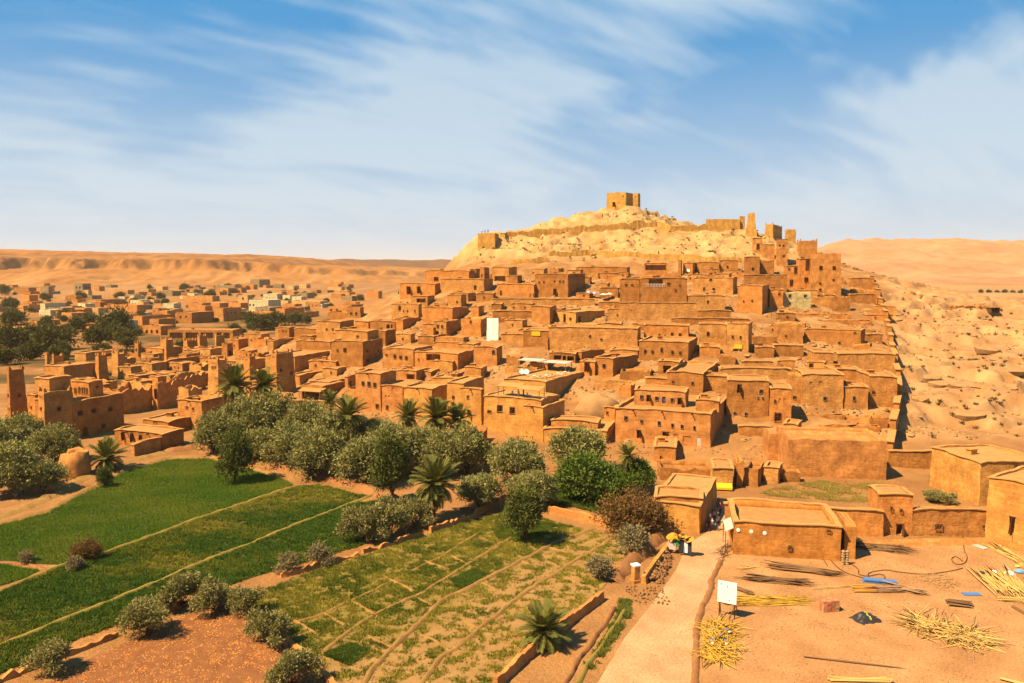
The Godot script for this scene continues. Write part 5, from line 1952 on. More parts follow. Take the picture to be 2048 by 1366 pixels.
# ---------------------------------------------------------------- survey tables (metres unless noted)
const SURVEY := [-1.2000,-0.2000,-0.0129,-1.2000,-0.5500,0.0134,-1.2000,-0.9000,-0.2608,-0.8000,-0.2000,-0.0286,-0.8000,-0.5500,0.2948,-0.8000,-0.9000,-1.1442,-0.4000,-0.2000,-0.0407,-0.4000,-0.5500,0.2597,-0.4000,-0.9000,-1.3519,0.0000,-0.2000,-0.0017,0.0000,-0.5500,0.0096,0.0000,-0.9000,0.4525,0.4000,-0.2000,0.0388,0.4000,-0.5500,-0.1054,0.4000,-0.9000,2.5035,0.8000,-0.2000,-0.1013,0.8000,-0.5500,-0.4904,0.8000,-0.9000,7.7300,1.2000,-0.2000,0.0698,1.2000,-0.5500,1.3434,1.2000,-0.9000,0.2431,-0.8287,-1.3000,1.0326,-0.7073,-1.3000,2.2172,-0.5859,-1.3000,2.9791,-0.4645,-1.3000,4.3303,-0.3379,-1.2800,6.8280,-0.1701,-1.2200,8.5985,-0.0544,-1.1800,8.2026,-1.1156,-1.7500,0.5960,-0.9793,-1.8000,2.7344,-0.8113,-1.8000,17.6728,-0.6768,-1.8000,-24.7392,-1.4024,-2.2000,0.9129,-1.2242,-2.2500,10.5357,-1.0366,-2.3000,-16.4523,0.0824,-1.0500,4.8631,0.1867,-0.9200,1.8430,0.3012,-0.9200,1.1507,0.4158,-0.9200,-3.5239,0.5303,-0.9200,5.6206,-0.7272,-2.0350,-26.8928,-0.7933,-2.2200,-3.8831,-0.4869,-1.6500,-16.4185,-0.5710,-1.9350,19.3688,-0.6551,-2.2200,31.0871,-0.3492,-1.5000,-5.8733,-0.4209,-1.8080,8.6897,-0.4927,-2.1160,-9.4420,-0.5541,-2.3800,-5.4013,-0.2334,-1.4200,-11.9500,-0.2802,-1.7050,5.3522,-0.3270,-1.9900,-7.1364,-0.3739,-2.2750,-11.1175,-0.4207,-2.5600,13.2061,-0.1210,-1.3500,-12.6332,-0.1513,-1.6875,5.2166,-0.1815,-2.0250,11.5099,-0.2118,-2.3625,0.6926,-0.2420,-2.7000,46.0459,-0.0191,-1.2800,-11.2372,-0.0238,-1.5940,12.0482,-0.0285,-1.9080,-0.3840,-0.0332,-2.2220,2.6765,-0.0379,-2.5360,-7.3125,-0.0426,-2.8500,-38.1328,0.0941,-1.2000,-11.3819,0.1202,-1.5320,-1.4057,0.1462,-1.8640,-4.7468,0.1722,-2.1960,-4.8285,0.1983,-2.5280,9.9217,0.2243,-2.8600,-77.0834,0.1924,-1.1200,-0.3364,0.2515,-1.4640,6.5178,0.3106,-1.8080,-6.5293,0.3697,-2.1520,-7.9442,0.4289,-2.4960,0.9171,0.4880,-2.8400,-63.5232,0.2864,-1.0800,-6.3002,0.3787,-1.4280,5.2972,0.4710,-1.7760,11.1123,0.5633,-2.1240,11.5517,0.6556,-2.4720,22.8799,0.7478,-2.8200,-24.4490,0.3765,-1.0500,1.3868,0.4934,-1.3760,3.2517,0.6103,-1.7020,-10.9471,0.7272,-2.0280,-12.6575,0.8441,-2.3540,-16.0805,0.9610,-2.6800,-9.9431,0.4725,-1.0600,2.6045,0.6258,-1.4040,21.2097,0.7791,-1.7480,22.8053,0.9325,-2.0920,26.1561,1.0858,-2.4360,25.3840,1.2391,-2.7800,68.1938,0.5968,-1.1200,-21.2759,0.7873,-1.4775,-32.5877,0.9778,-1.8350,-33.5365,1.1683,-2.1925,-31.7088,1.3588,-2.5500,-32.8252,0.7084,-1.1200,2.4065,0.9108,-1.4400,18.9447,1.1132,-1.7600,17.8373,1.3156,-2.0800,10.4932,1.5179,-2.4000,15.5038,0.9135,-1.1500,-11.9676,1.3702,-1.7250,-7.2091,1.8270,-2.3000,1.9093,-0.1828,-3.0000,-113.1083,-0.1393,-3.1200,385.7562,-0.0464,-3.1200,-151.6737,0.0509,-3.1600,5.7760,0.1543,-3.2800,60.2015,0.2635,-3.3800,0.3674,0.3968,-3.4500,-5.0592,0.4754,-3.4800,42.6948,0.5691,-3.4600,57.4374,0.6781,-3.3600,-51.9188,0.7753,-3.2000,-23.1463,0.8930,-3.1600,69.0905,0.9604,-3.0600,-19.2922,1.0472,-2.9800,87.2010,1.0961,-2.8600,-82.2419,1.2020,-2.9000,-43.3548,0.1443,-3.0600,-41.8633,0.3363,-3.0800,-58.0843,0.5239,-3.0600,2.3020,0.7047,-3.0200,-28.2060,0.8436,-2.9800,-32.5906,0.9722,-2.9200,24.3857,0.1379,-2.9200,80.7603,0.4100,-2.9200,77.8676,0.6775,-2.9000,48.4117,-0.6000,-3.3000,69.0808,-0.3000,-3.4000,-110.3577,0.0000,-3.9000,-24.2750,0.5000,-4.2000,-5.4423,1.1000,-4.0000,-9.4404,1.5000,-3.6000,-19.7692,2.0000,-3.3000,-1.1363,-1.0000,-3.0000,0.5729,-1.4000,-2.8000,1.0728,-0.6000,-3.0000,-14.8116,-0.4500,-3.1500,-100.9354,-1.6000,-3.3000,-0.1945,-1.2000,-4.0000,3.6192,-0.4000,-4.3000,5.3110,0.4000,-4.8000,-4.8236,1.4000,-4.7000,1.9350,2.3000,-4.0000,3.6742,2.6000,-3.0000,-5.6907,3.0000,-2.5000,1.5241,3.0000,-4.0000,0.4163,-2.5000,-3.0000,-0.2061,-3.0000,-4.5000,0.0216,0.0000,-5.2000,4.6875,3.0000,-5.2000,0.8743,-2.6000,-2.0000,0.0538,-2.0000,-1.6000,-0.7068,-2.0000,-1.0000,0.5640,-2.0000,-0.4000,-0.0818,2.4000,-1.0000,-5.8902,2.4000,-1.5000,-0.0838,2.4000,-2.0000,6.3966,2.4000,-0.4000,2.4105]
const PLANE := [-3.12863,0.00012,-0.37641]
const BUILDINGS := [
	["kasbah_tower","tall tapering mud tower at the far left edge beside the dry riverbed","tower",-115.53,0,-180.47,34,1.99,4.01,13.39,0,0,0.035,0,0.3,1,2.5,0,0,0.35,[[0,0.87,1.35,7.33,7.89,"w"],[0,0.87,1.35,4.23,4.8,"w"],[1,1.94,2.58,6.99,7.79,"w"]],"","",""],
	["kasbah_tower","broad mud tower with two small windows and a shaded roof turret","tower",-100.34,0,-167.22,42,3.94,5.88,10.65,0,0,0.015,0,0.3,1,2.5,1,0,0.35,[[1,2.69,3.28,6.38,7.21,"w"],[1,2.74,3.23,3.01,3.74,"w"],[0,1.47,2.37,6.58,7.32,"w"],[0,1.92,3.1,2.48,4.55,"d"]],"L2","",""],
	["mud_house","","house",-102.08,10.35,-169.6,22,4.5,5.14,2.78,0,0,0.012,1,0.2,0,0.05,0,0,0.35,[],"","L2",""],
	["mud_house","sunlit wing with one slit window left of the broad tower","house",-108.41,0.02,-176.89,22,2.69,9,8.45,0,0,0.012,1,0.2,0,2.5,0,0,0.35,[[0,0.87,1.35,5.09,5.76,"w"]],"","",""],
	["mud_house","shaded two-storey wing with five dark windows right of the broad tower","house",-104.41,0,-172.9,22,11.57,13.14,8,0,0,0.012,1,0.2,0,2.5,0,0,0.35,[[1,1.26,2.37,4.74,5.8,"w"],[1,4.63,5.79,4.72,5.7,"w"],[1,8.99,10.07,4.38,5.39,"w"],[1,7.02,8.06,0.95,1.94,"w"],[1,2.25,3.37,-0.09,2.06,"a"]],"L3","",""],
	["mud_house","","house",-98.5,7.8,-177.19,22,5.43,3.59,3.57,0,0,0.012,1,0.2,0,0.05,0,0,0.35,[[0,0.96,1.58,0.77,2.1,"a"],[0,2.12,2.57,0.9,2.33,"a"],[0,3.03,3.5,0.84,2.26,"a"],[0,3.79,4.26,0.89,2.31,"a"],[0,4.56,5.01,0.81,2.24,"a"],[1,1.84,2.37,1.89,2.44,"w"]],"","L3",""],
	["mud_house","low flat-roofed house with tall dark doorways above the green field","house",-82.27,0,-163.3,22,12.83,5.77,3.27,0,0,0.012,1,0.2,0,2.5,0,1,0.35,[[0,1.92,2.61,1.07,2.79,"d"],[0,4.33,5.14,0.95,2.67,"d"],[0,6.71,7.38,1.13,2.44,"d"]],"","",""],
	["mud_wall","low shaded garden wall in front of the flat-roofed house","wall",-73.87,0,-152.73,22,0.77,7.36,2.46,0,0,0.020,1,0,0,2.5,0,0,0.35,[],"","",""],
	["mud_house","square house with two slit windows behind the low flat roof","house",-76.73,-0.09,-181.33,22,7.17,6.86,6.64,0,0,0.012,1,0.9,0,2.5,0,1,0.35,[[0,2.57,3.02,4.53,5.21,"w"],[0,4.33,4.77,4.31,4.98,"w"]],"","",""],
	["mud_house","long low house with a pale roof beside the olive grove","house",-82.72,-0.04,-176.84,22,7.59,10.55,2.79,0,0,0.012,1,0.2,0,2.5,0,1,0.35,[[1,6.27,7.2,-0.39,0.44,"w"]],"","",""],
	["mud_house","long shaded hall between two towers in the second kasbah row","house",-149.6,0,-253.69,22,9,11.94,5.72,0,0,0.012,1,0.2,0,2.5,0,0,0.35,[],"L6","",""],
	["mud_house","","house",-148.02,5.52,-269.29,22,5.14,6.43,2.7,0,0,0.012,1,0.2,0,0.05,0,0,0.35,[],"","L6",""],
	["kasbah_tower","slim lit tower left of the long shaded hall","tower",-150.37,0,-259.21,34,1.59,3.66,8.02,0,0,0.035,0,0.3,1,2.5,0,0,0.35,[],"","",""],
	["kasbah_tower","narrow tower standing behind the slim lit tower","tower",-155.98,0,-265.18,34,1.5,1.36,7.87,0,0,0.035,0,0.3,1,2.5,0,0,0.35,[],"","",""],
	["kasbah_tower","slim tower right of the long shaded hall","tower",-136.4,0,-259.62,34,2.3,3.39,8.35,0,0,0.035,0,0.3,1,2.5,0,0,0.35,[],"","",""],
	["kasbah_tower","square tower with an arched opening beside the rubble","tower",-136.58,-0.03,-270.71,34,4.27,3.18,7.99,0,0,0.035,0,0.3,1,2.5,0,0,0.35,[[1,0.8,1.67,1.76,3.43,"a"]],"","",""],
	["kasbah_tower","slender tower at the left corner of the far kasbah courtyard","tower",-151.02,-0.05,-317.88,34,2.98,1.79,7.19,0,0,0.035,0,0.3,1,2.5,0,0,0.35,[[0,0.96,2.02,3.82,4.81,"w"]],"","",""],
	["mud_house","courtyard front with two square windows between slender towers","house",-148.23,0.15,-318.59,22,11,10.29,4.97,0,0,0.012,1,0.2,0,2.5,0,0,0.35,[[0,2.25,3.3,0.76,1.75,"w"],[0,6.71,7.75,0.94,1.93,"w"]],"","",""],
	["mud_house","small crenellated pavilion before the far kasbah courtyard","house",-137.85,-0.09,-293.52,22,3.48,7,3.33,0,0,0.012,1,0.2,1,2.5,0,0,0.35,[],"","",""],
	["kasbah_tower","tall tower at the right corner of the far kasbah courtyard","tower",-139.76,0.24,-316.01,34,4.16,3.61,8.51,0,0,0.035,0,0.3,1,2.5,0,0,0.35,[],"","",""],
	["kasbah_tower","stout tower right of the courtyard with shaded right side","tower",-136.64,0.6,-330.48,34,3.05,5.17,6.43,0,0,0.035,0,0.3,1,2.5,0,0,0.35,[],"","",""],
	["kasbah_tower","far tower with a notched top left of two similar ones","tower",-142.72,0.02,-360.69,34,2.23,4.12,6.34,0,0,0.035,0,0.3,1,2.5,0,0,0.35,[],"","",""],
	["kasbah_tower","far tower with a flat dark face beside the riverbank","tower",-127.45,1.51,-341.02,34,1.36,4.5,6.65,0,0,0.035,0,0.3,1,2.5,0,0,0.35,[],"","",""],
	["ruined_house","broken tower stump with a doorway near the palms","ruin",-105.33,4.27,-288.86,22,2.52,3.1,5.45,0,0.9,0.012,0,0.2,0,2.5,0,0,0.35,[[1,0.77,1.54,0.99,2.43,"d"]],"","",""],
	["mud_house","low shaded hall joining the far towers","house",-127.97,1.66,-310.45,22,6.43,12.96,3.5,0,0,0.012,1,0.2,0,2.5,0,0,0.35,[],"","",""],
	["mud_house","house with three tall dark bays under a pale roof","house",-121.69,0.48,-278.06,22,1.17,18.92,4.05,0,0,0.012,1,0.2,0,2.5,0,0,0.35,[[1,6.69,8.82,-0.09,2.58,"o"],[1,11.71,13.92,-0.39,2.22,"o"],[1,15.42,17.68,-0.39,2.2,"o"]],"","",""],
	["kasbah_tower","decorated lit tower left of the tall palm","tower",-88.35,0,-229.99,34,5.01,3.58,10.39,0,0,0.035,0,0.3,1,2.5,1,0,0.35,[[0,2.75,3.21,7.66,8.52,"w"],[0,3.68,4.14,7.73,8.59,"w"],[0,1.83,2.29,7.6,8.46,"w"]],"","",""],
	["ruined_house","long ruined wall with a jagged dark crest behind the square house","ruin",-100.68,-0.09,-231.02,22,3.86,11.61,5.84,0,2.2,0.012,0,0.2,0,2.5,0,0,0.35,[],"","",""],
	["ruined_house","shaded ruin mass with a collapsed top in the middle of the kasbahs","ruin",-106.11,-0.46,-202.39,22,7.71,10.41,6.88,0,2,0.012,0,0.2,0,2.5,0,0,0.35,[],"","",""],
	["ruined_house","broken corner ruin with a gaping doorway","ruin",-94.53,-0.62,-208.27,22,1.69,6.91,7.28,0,1.6,0.012,0,0.2,0,2.5,0,0,0.35,[[0,0.59,1.45,2.91,5.5,"d"]],"","",""],
	["kasbah_tower","great shaded corner tower right of the two palms","tower",-67.54,0.69,-220.28,34,3.25,7.09,12.48,0,0,0.050,0,0.3,1,2.5,1,0,0.35,[[1,1.41,2.11,7.19,8.01,"w"],[1,5.28,5.99,6.07,6.9,"w"]],"","",""],
	["kasbah_tower","lit tower half hidden behind the second palm","tower",-80.03,1.29,-236.68,34,2.8,2.84,9.25,0,0,0.035,0,0.3,1,2.5,1,0,0.35,[],"","",""],
	["ruined_house","small ruined gate block left of the second palm","ruin",-86.41,1.8,-246.18,22,2.12,2.26,5.29,0,0.8,0.012,0,0.2,0,2.5,0,0,0.35,[],"","",""],
	["mud_house","wide house with a huge pale flat roof and long shaded side","house",-76.16,4.53,-245.31,22,11.04,18.37,5.35,0,0,0.012,1,0.3,0,2.5,0,0,0.35,[],"","",""],
	["mud_house","dark-sided room standing behind the huge pale roof","house",-86.57,7.91,-281.61,22,2.71,12.25,3.36,0,0,0.012,1,0.2,0,2.5,0,0,0.35,[],"","",""],
	["mud_house","long lit wall running left of the big square house","house",-73.02,9.55,-269.4,22,13.77,6.43,2.83,0,0,0.012,1,0.2,0,2.5,0,0,0.35,[],"","",""],
	["mud_house","small square house with a dark side on the riverside edge","house",-87.11,10.54,-297.12,22,5.07,3.13,4.46,0,0,0.012,1,0.2,0,2.5,0,0,0.35,[[0,1.97,2.43,2.52,3.27,"w"],[0,3.33,3.78,2.56,3.3,"w"]],"","",""],
	["mud_house","low long house beyond the long lit wall","house",-79.07,11.94,-289.45,22,11.18,6.43,3.05,0,0,0.012,1,0.2,0,2.5,0,0,0.35,[],"","",""],
	["mud_house","plain house with two small windows overlooking the river gardens","house",-69.17,12.19,-281.85,22,9.87,8.96,5.94,0,0,0.012,1,0.2,0,2.5,0,0,0.35,[[0,4.02,4.65,2.56,3.43,"w"],[0,6.62,7.25,2.64,3.51,"w"]],"","",""],
	["mud_house","small annex right of the plain two-window house","house",-59.76,12.75,-278.92,22,3.21,5.14,3.32,0,0,0.012,1,0.2,0,2.5,0,0,0.35,[],"","",""],
	["mud_house","little flat house on the river ridge with a shaded right end","house",-56.22,14.99,-285.07,22,5.76,2.4,2.84,0,0,0.012,1,0.2,0,2.5,0,0,0.35,[],"","",""],
	["mud_house","tiny roof room before the long lit wall","house",-74.95,10.71,-282.59,22,4.4,3.86,2.3,0,0,0.012,1,0.2,0,2.5,0,0,0.35,[],"","",""],
	["mud_house","big square house with arched windows in its shaded side","house",-54.35,7.49,-238.64,22,11.2,11.48,7.55,0,0,0.012,1,0.6,0,2.5,0,0,0.35,[[0,4.5,5.55,4.14,5.48,"w"],[0,2.12,2.66,4.19,4.94,"w"],[1,1.88,2.7,4.09,4.98,"w"],[1,8.32,9.19,3.63,4.53,"w"],[1,2.15,3.52,0.81,2.15,"a"],[1,6.61,8.04,0.63,1.99,"a"]],"n","",""],
	["mud_house","","house",-54.16,14.45,-243.81,22,11.57,6.43,3.32,0,0,0.012,1,0.2,0,0.05,0,0,0.35,[[0,7.74,8.45,1.17,1.93,"w"]],"","n",""],
	["mud_house","house with carved frieze behind the big square house","house",-45.76,11.63,-255.33,22,6,6.7,5.26,0,0,0.012,1,0.2,0,2.5,1,0,0.35,[[0,1.53,2.08,3.21,3.86,"w"],[0,3.19,3.74,3.11,3.74,"w"]],"","",""],
	["mud_house","low lit house with one window below the huge pale roof","house",-61.54,6.31,-240.46,22,9.78,7.71,2.55,0,0,0.012,1,0.2,0,2.5,0,1,0.35,[[0,2.22,2.76,0.66,1.4,"w"]],"","",""],
	["mud_house","house with a sagging mud roof above the shop awning","house",-64.21,3.01,-229.64,22,3.41,11.02,2.9,0,0,0.012,1,0.2,0,2.5,0,0,0.35,[],"","",""],
	["mud_house","shop front with a wide dark opening beneath a straw awning","house",-56.42,1.42,-211.55,22,6.89,10.61,4.13,0,0,0.012,0,0.2,0,2.5,0,0,0.35,[[0,0.44,6.17,0.35,2.97,"o"]],"shop","",""],
	["mud_house","narrow shaded house beside the shop","house",-55.89,2.71,-218.58,22,6.43,7.79,2.89,0,0,0.012,1,0.2,0,2.5,0,0,0.35,[[1,4.92,5.64,0.81,1.92,"w"]],"","",""],
	["mud_house","small turret house between the shop and the three-window house","house",-45.16,3.24,-213.99,22,1.02,3.78,4.35,0,0,0.012,1,0.2,0,2.5,0,0,0.35,[[1,0.91,1.63,1.2,2.82,"w"]],"","",""],
	["mud_wall","low garden wall above the olive grove","wall",-57.46,0.69,-201.26,12,11.96,0.77,2.41,0,0,0.020,1,0,0,2.5,0,0,0.35,[],"","",""],
	["mud_house","tall pinkish house with three pale-framed windows near the palms","house",-38.83,1.35,-196.38,22,7.26,7.72,9.5,1,0,0.012,1,0.3,0,2.5,0,1,0.35,[[0,1.79,2.65,6.22,7.33,"f"],[0,3.51,4.36,6.13,7.35,"f"],[0,5.22,6.07,5.98,7.19,"f"],[0,5.79,6.63,0.87,1.97,"f"]],"","",""],
	["mud_house","lower pinkish wing with small niches right of the three-window house","house",-31.86,1.63,-193.61,22,5.9,10.29,6.47,1,0,0.012,1,0.2,0,2.5,0,0,0.35,[[0,2.75,3.59,4.99,5.95,"n"],[0,0.86,1.29,3.51,3.99,"n"],[0,1.71,2.12,3.43,3.92,"n"],[0,1.14,1.84,0.58,1.54,"f"]],"","",""],
	["mud_house","wide ochre house with a large flat roof behind the palm cluster","house",-25.81,1.28,-187.73,22,7.78,9.56,7.2,2,0,0.012,1,0.3,0,2.5,0,1,0.35,[],"","",""],
	["mud_house","ochre house with one window left of the spouted house","house",-15.17,1.57,-183.67,22,4.43,11.57,8.6,2,0,0.012,1,0.2,0,2.5,0,0,0.35,[[0,1.32,1.97,4.67,5.48,"w"]],"","",""],
	["mud_house","ochre house with two spouts and a dark doorway beside the restaurant","house",-11.85,1.19,-178.87,22,5.41,1.44,8.37,2,0,0.012,1,0.2,0,2.5,0,1,0.35,[[0,1.84,2.34,5.98,6.75,"w"],[0,1.84,2.58,1.67,3.34,"d"]],"","",""],
	["mud_house","roof room with a big black doorway behind the pinkish house","house",-30.63,5.75,-212.47,22,5.71,6.43,3.74,0,0,0.012,1,0.2,0,2.5,0,0,0.35,[[0,2.73,5.14,0.59,2.7,"w"]],"","",""],
	["mud_house","low roof terrace block behind the ochre houses","house",-20.71,6.36,-208.02,22,7.54,9,1.7,2,0,0.012,1,0.2,0,2.5,0,0,0.35,[],"","",""],
	["mud_house","tiny roof hut with two dark sides","house",-16.14,7.21,-210.13,22,1.75,5.14,1.6,0,0,0.012,1,0.2,0,2.5,0,0,0.35,[[0,0.58,1.17,0.42,1.08,"w"]],"","",""],
	["mud_house","house with four windows, the second one arched, below the ridge","house",-37.2,8.5,-228.75,22,10.04,11.64,5.26,0,0,0.012,1,0.2,0,2.5,0,0,0.35,[[0,0.95,1.61,2.85,3.56,"w"],[0,3.66,4.49,2.25,3.54,"a"],[0,5.54,6.36,2.11,3.25,"w"],[0,7.42,8.22,2.04,3.18,"w"]],"","",""],
	["mud_house","house with a deep shaded loggia and rounded right end","house",-27.13,8.72,-221.5,22,13.39,10.81,4.66,0,0,0.012,1,0.3,0,2.5,0,0,0.35,[[0,3.59,7.93,2.37,4.2,"o"],[0,1.08,1.39,2.16,2.85,"w"],[0,10.59,11.06,2.08,2.64,"w"]],"","",""],
	["mud_house","square red house with a dark corner window above the rubble slope","house",-10.59,9.96,-219.01,22,7.01,3.9,5.2,1,0,0.012,1,0.2,0,2.5,0,0,0.35,[[0,5.54,6.43,3.25,4.33,"f"]],"","",""],
	["mud_house","wall house with two tall doorways on the left ridge, visitors before it","house",-44.83,26.25,-319.62,22,15.83,4.79,4.49,0,0,0.012,1,0.2,0,2.5,0,0,0.35,[[0,3.15,4.95,0.15,3.14,"d"],[0,7.77,9.32,0.6,3.18,"d"]],"","",""],
	["mud_house","plain long house right of the two tall doorways","house",-27.93,27.17,-315.61,22,18.48,9,5.38,0,0,0.012,1,0.2,0,2.5,0,0,0.35,[[0,14.16,15.21,1.21,2.96,"w"]],"","",""],
	["mud_house","rampart house with one dark window highest on the left ridge","house",-36.42,30.9,-336.23,22,20.28,6.43,4.9,0,0,0.012,1,0.2,0,2.5,0,0,0.35,[[0,4.09,6.2,0.53,2.2,"w"]],"","",""],
	["kasbah_tower","slim square tower on the upper left ridge","tower",-12.95,28.2,-315.24,34,2.63,3.74,8.97,0,0,0.035,0,0.3,0,2.5,0,0,0.35,[[0,0.84,1.56,5.07,6.25,"w"],[1,1.36,2.03,5.64,6.43,"w"]],"","",""],
	["mud_house","little block left of the slim ridge tower","house",-17.79,32.26,-336.27,22,2.97,5.14,4.16,0,0,0.012,1,0.2,0,2.5,0,0,0.35,[],"","",""],
	["mud_house","terrace pavilion with dark open front below the ridge wall","house",-38.17,22.74,-302.71,22,6.99,5.72,3.56,0,0,0.012,1,0.2,0,2.5,0,0,0.35,[[0,2.34,6.16,1.08,2.58,"o"]],"","",""],
	["mud_house","upright block house with a dark right side and one tiny window","house",-23.3,22.04,-289.42,22,5.37,4.69,5.2,0,0,0.012,1,0.2,0,2.5,0,0,0.35,[[0,3.48,4.09,2.13,2.85,"w"]],"","",""],
	["mud_house","small shaded annex below the upright block house","house",-20.49,19.57,-275.47,22,2.65,7.73,3.44,0,0,0.012,1,0.2,0,2.5,0,0,0.35,[],"","",""],
	["mud_house","small cube house right of the shaded annex","house",-14.07,20.14,-274.59,22,2.81,4.65,3.59,0,0,0.012,1,0.2,0,2.5,0,0,0.35,[],"","",""],
	["mud_house","house with three slit windows and a shaded recess on the left flank","house",-43.33,18.85,-287.77,22,10.93,2.71,5.15,0,0,0.012,1,0.2,0,2.5,0,0,0.35,[[0,2.74,3.77,2.7,4.49,"w"],[0,4.68,5.09,2.11,3,"w"],[0,6.31,6.72,2.13,3.02,"w"],[0,9.24,9.66,2.2,3.09,"w"]],"","",""],
	["mud_house","curved-front house with a big shaded side under the slit windows","house",-40.6,15.44,-271.44,22,4.01,12.78,4.07,0,0,0.012,1,0.2,0,2.5,0,0,0.35,[],"","",""],
	["mud_house","wide plain wall house in the middle of the left flank","house",-30.62,18.36,-273.68,22,11.37,7.71,5.06,0,0,0.012,1,0.2,0,2.5,0,0,0.35,[],"","",""],
	["mud_house","kasbah house with ornate twin windows and large shaded side","house",-24.81,14.7,-252.36,22,4.54,10.59,5.2,0,0,0.012,1,0.2,0,2.5,1,0,0.35,[[0,1.13,1.84,3.07,4.01,"w"],[0,2.62,3.33,3.11,4.05,"w"],[0,1.13,1.66,0.85,1.8,"w"],[0,2.71,3.24,0.75,1.68,"w"]],"","",""],
	["ruined_house","half-ruined house right of the ornate twin windows","ruin",-15.95,15.3,-249.87,22,6.83,6.43,5.9,0,0.7,0.012,0,0.2,0,2.5,0,0,0.35,[[0,2.92,3.6,4.11,5.04,"w"]],"","",""],
	["mud_house","low base wall below the ornate kasbah house","house",-23.89,13.45,-244.22,22,9.98,3.94,2.27,0,0,0.012,0,0.2,0,2.5,0,0,0.35,[],"","",""],
	["mud_wall","long boundary wall above the rubble slope","wall",-23.59,12.96,-241.01,22,12.97,0.77,1.49,0,0,0.020,1,0,0,2.5,0,0,0.35,[],"","",""],
	["mud_house","low house with two arches on the left slope","house",-48.81,15.03,-274.52,22,9.79,7.71,3.57,0,0,0.012,1,0.2,0,2.5,0,0,0.35,[[0,6.51,7.68,1.04,2.56,"a"],[0,8.27,9.44,1.08,2.61,"a"]],"","",""],
	["ruined_house","crumbling house corner between the slopes at left","ruin",-28.13,13.86,-250.86,22,3.67,2.11,4.24,0,1,0.012,0,0.2,0,2.5,0,0,0.35,[],"","",""],
	["mud_house","large decorated house with a row of niches and a dark doorway","house",8.4,25.73,-299.69,22,13.18,21.98,8.8,0,0,0.012,1,0.2,0,2.5,1,0,0.35,[[0,1.5,2.1,5.25,6,"w"],[0,3.29,3.88,5.35,6.29,"w"],[0,7.71,8.29,5.66,6.4,"w"],[0,9.76,10.34,5.58,6.51,"w"],[0,11.12,11.7,5.59,6.51,"w"],[0,7.42,8.59,0.67,3.27,"d"]],"","",""],
	["mud_house","low wing left of the decorated house","house",-5.68,25.99,-303.59,22,14.95,7.71,4.83,0,0,0.012,1,0.2,0,2.5,0,0,0.35,[[0,1.34,1.94,0.31,2.39,"w"]],"","",""],
	["mud_house","small roof room with a shaded right side on the upper slope","house",-2.03,30.56,-325.94,22,4.59,5.14,3.22,0,0,0.012,1,0.2,0,2.5,0,0,0.35,[],"","",""],
	["mud_house","upper house with a dark blue-hung shop front","house",-8.38,30.74,-328.53,22,7.73,8.8,6.47,0,0,0.012,1,0.2,0,2.5,0,0,0.35,[[0,1.34,6.2,0.37,2.83,"o"]],"","",""],
	["mud_house","long rampart wall below the pale rock with a dark end","house",27.91,33.24,-350.36,22,22.73,5.14,4.03,0,0,0.012,1,0.2,0,2.5,0,0,0.35,[],"","",""],
	["mud_house","house with a wide brown side and a door under the decorated house","house",13.03,18.46,-263.66,48,10.91,14.12,4.16,2,0,0.012,1,0.2,0,2.5,0,0,0.35,[[0,1.76,2.46,2.43,3.25,"w"],[0,5.54,6.44,0.57,3.16,"d"],[0,8.24,9.13,1.34,2.3,"w"],[1,1.38,2.31,0.32,2.4,"d"]],"","",""],
	["mud_house","square blank block left of the brown-sided house","house",6.37,18.73,-261.19,22,6.42,6.43,5.51,0,0,0.012,1,0.2,0,2.5,0,0,0.35,[],"","",""],
	["mud_house","very long house with three tiny windows across the middle of town","house",10.44,13.76,-228.32,14,25.34,10.29,6.02,0,0,0.012,1,0.3,0,2.5,0,0,0.35,[[0,11.62,12.33,3.16,3.87,"w"],[0,14.88,15.58,2.44,3.01,"w"]],"","",""],
	["mud_house","house with a yellow sign on its upper wall","house",3.21,13.75,-232.91,14,7.61,7.71,4.8,0,0,0.012,1,0.2,0,2.5,0,0,0.35,[],"","",""],
	["mud_house","low courtyard house left of the yellow sign","house",-3.28,14.18,-237.6,14,7.34,5.14,2.97,0,0,0.012,1,0.8,0,2.5,0,0,0.35,[],"","",""],
	["ruined_wall","broken stepped wall standing in front of the long house","wall",9.47,13.19,-228.22,22,0.9,6.56,3.73,0,1.2,0.012,0,0.2,0,2.5,0,0,0.35,[],"","",""],
	["mud_wall","long retaining wall under the decorated house","wall",-6.99,23.53,-287.18,8,36.62,2.57,2.29,0,0,0.020,1,0,0,2.5,0,0,0.35,[],"","",""],
	["mud_wall","short retaining wall over the white sheet","wall",-6.55,19.9,-268.59,10,13.25,2.57,2.5,0,0,0.020,1,0,0,2.5,0,0,0.35,[],"","",""],
	["mud_wall","parapet of the parasol terrace","wall",30.17,23.04,-279.14,12,7.48,3.86,1.91,0,0,0.020,1,0,0,2.5,0,0,0.35,[],"","",""],
	["mud_house","tall blank-fronted house with two triangular slots","house",38.24,24.38,-284.1,10,6.94,10.29,8.63,0,0,0.012,1,0.2,0,2.5,0,0,0.35,[[0,1.72,2.6,5.98,6.69,"w"],[0,3.82,4.69,5.99,6.7,"w"]],"","",""],
	["mud_house","broad house with a black loggia and white railing","house",44.86,24.26,-280.14,10,16.04,10.29,8.98,0,0,0.012,1,0.2,0,2.5,0,0,0.35,[[0,2.83,7.62,6.62,8.54,"o"],[0,9.15,10.18,6.38,7.42,"w"],[0,11.97,12.48,4.13,5.18,"w"],[0,13.33,13.83,6.04,6.74,"w"]],"","",""],
	["mud_house","terrace cafe with a long black opening under the pale rock","house",55.63,33.28,-338.77,10,9.82,7.71,5.64,0,0,0.012,1,0.2,0,2.5,0,0,0.35,[[0,0.46,9.17,2.71,4.82,"o"]],"","",""],
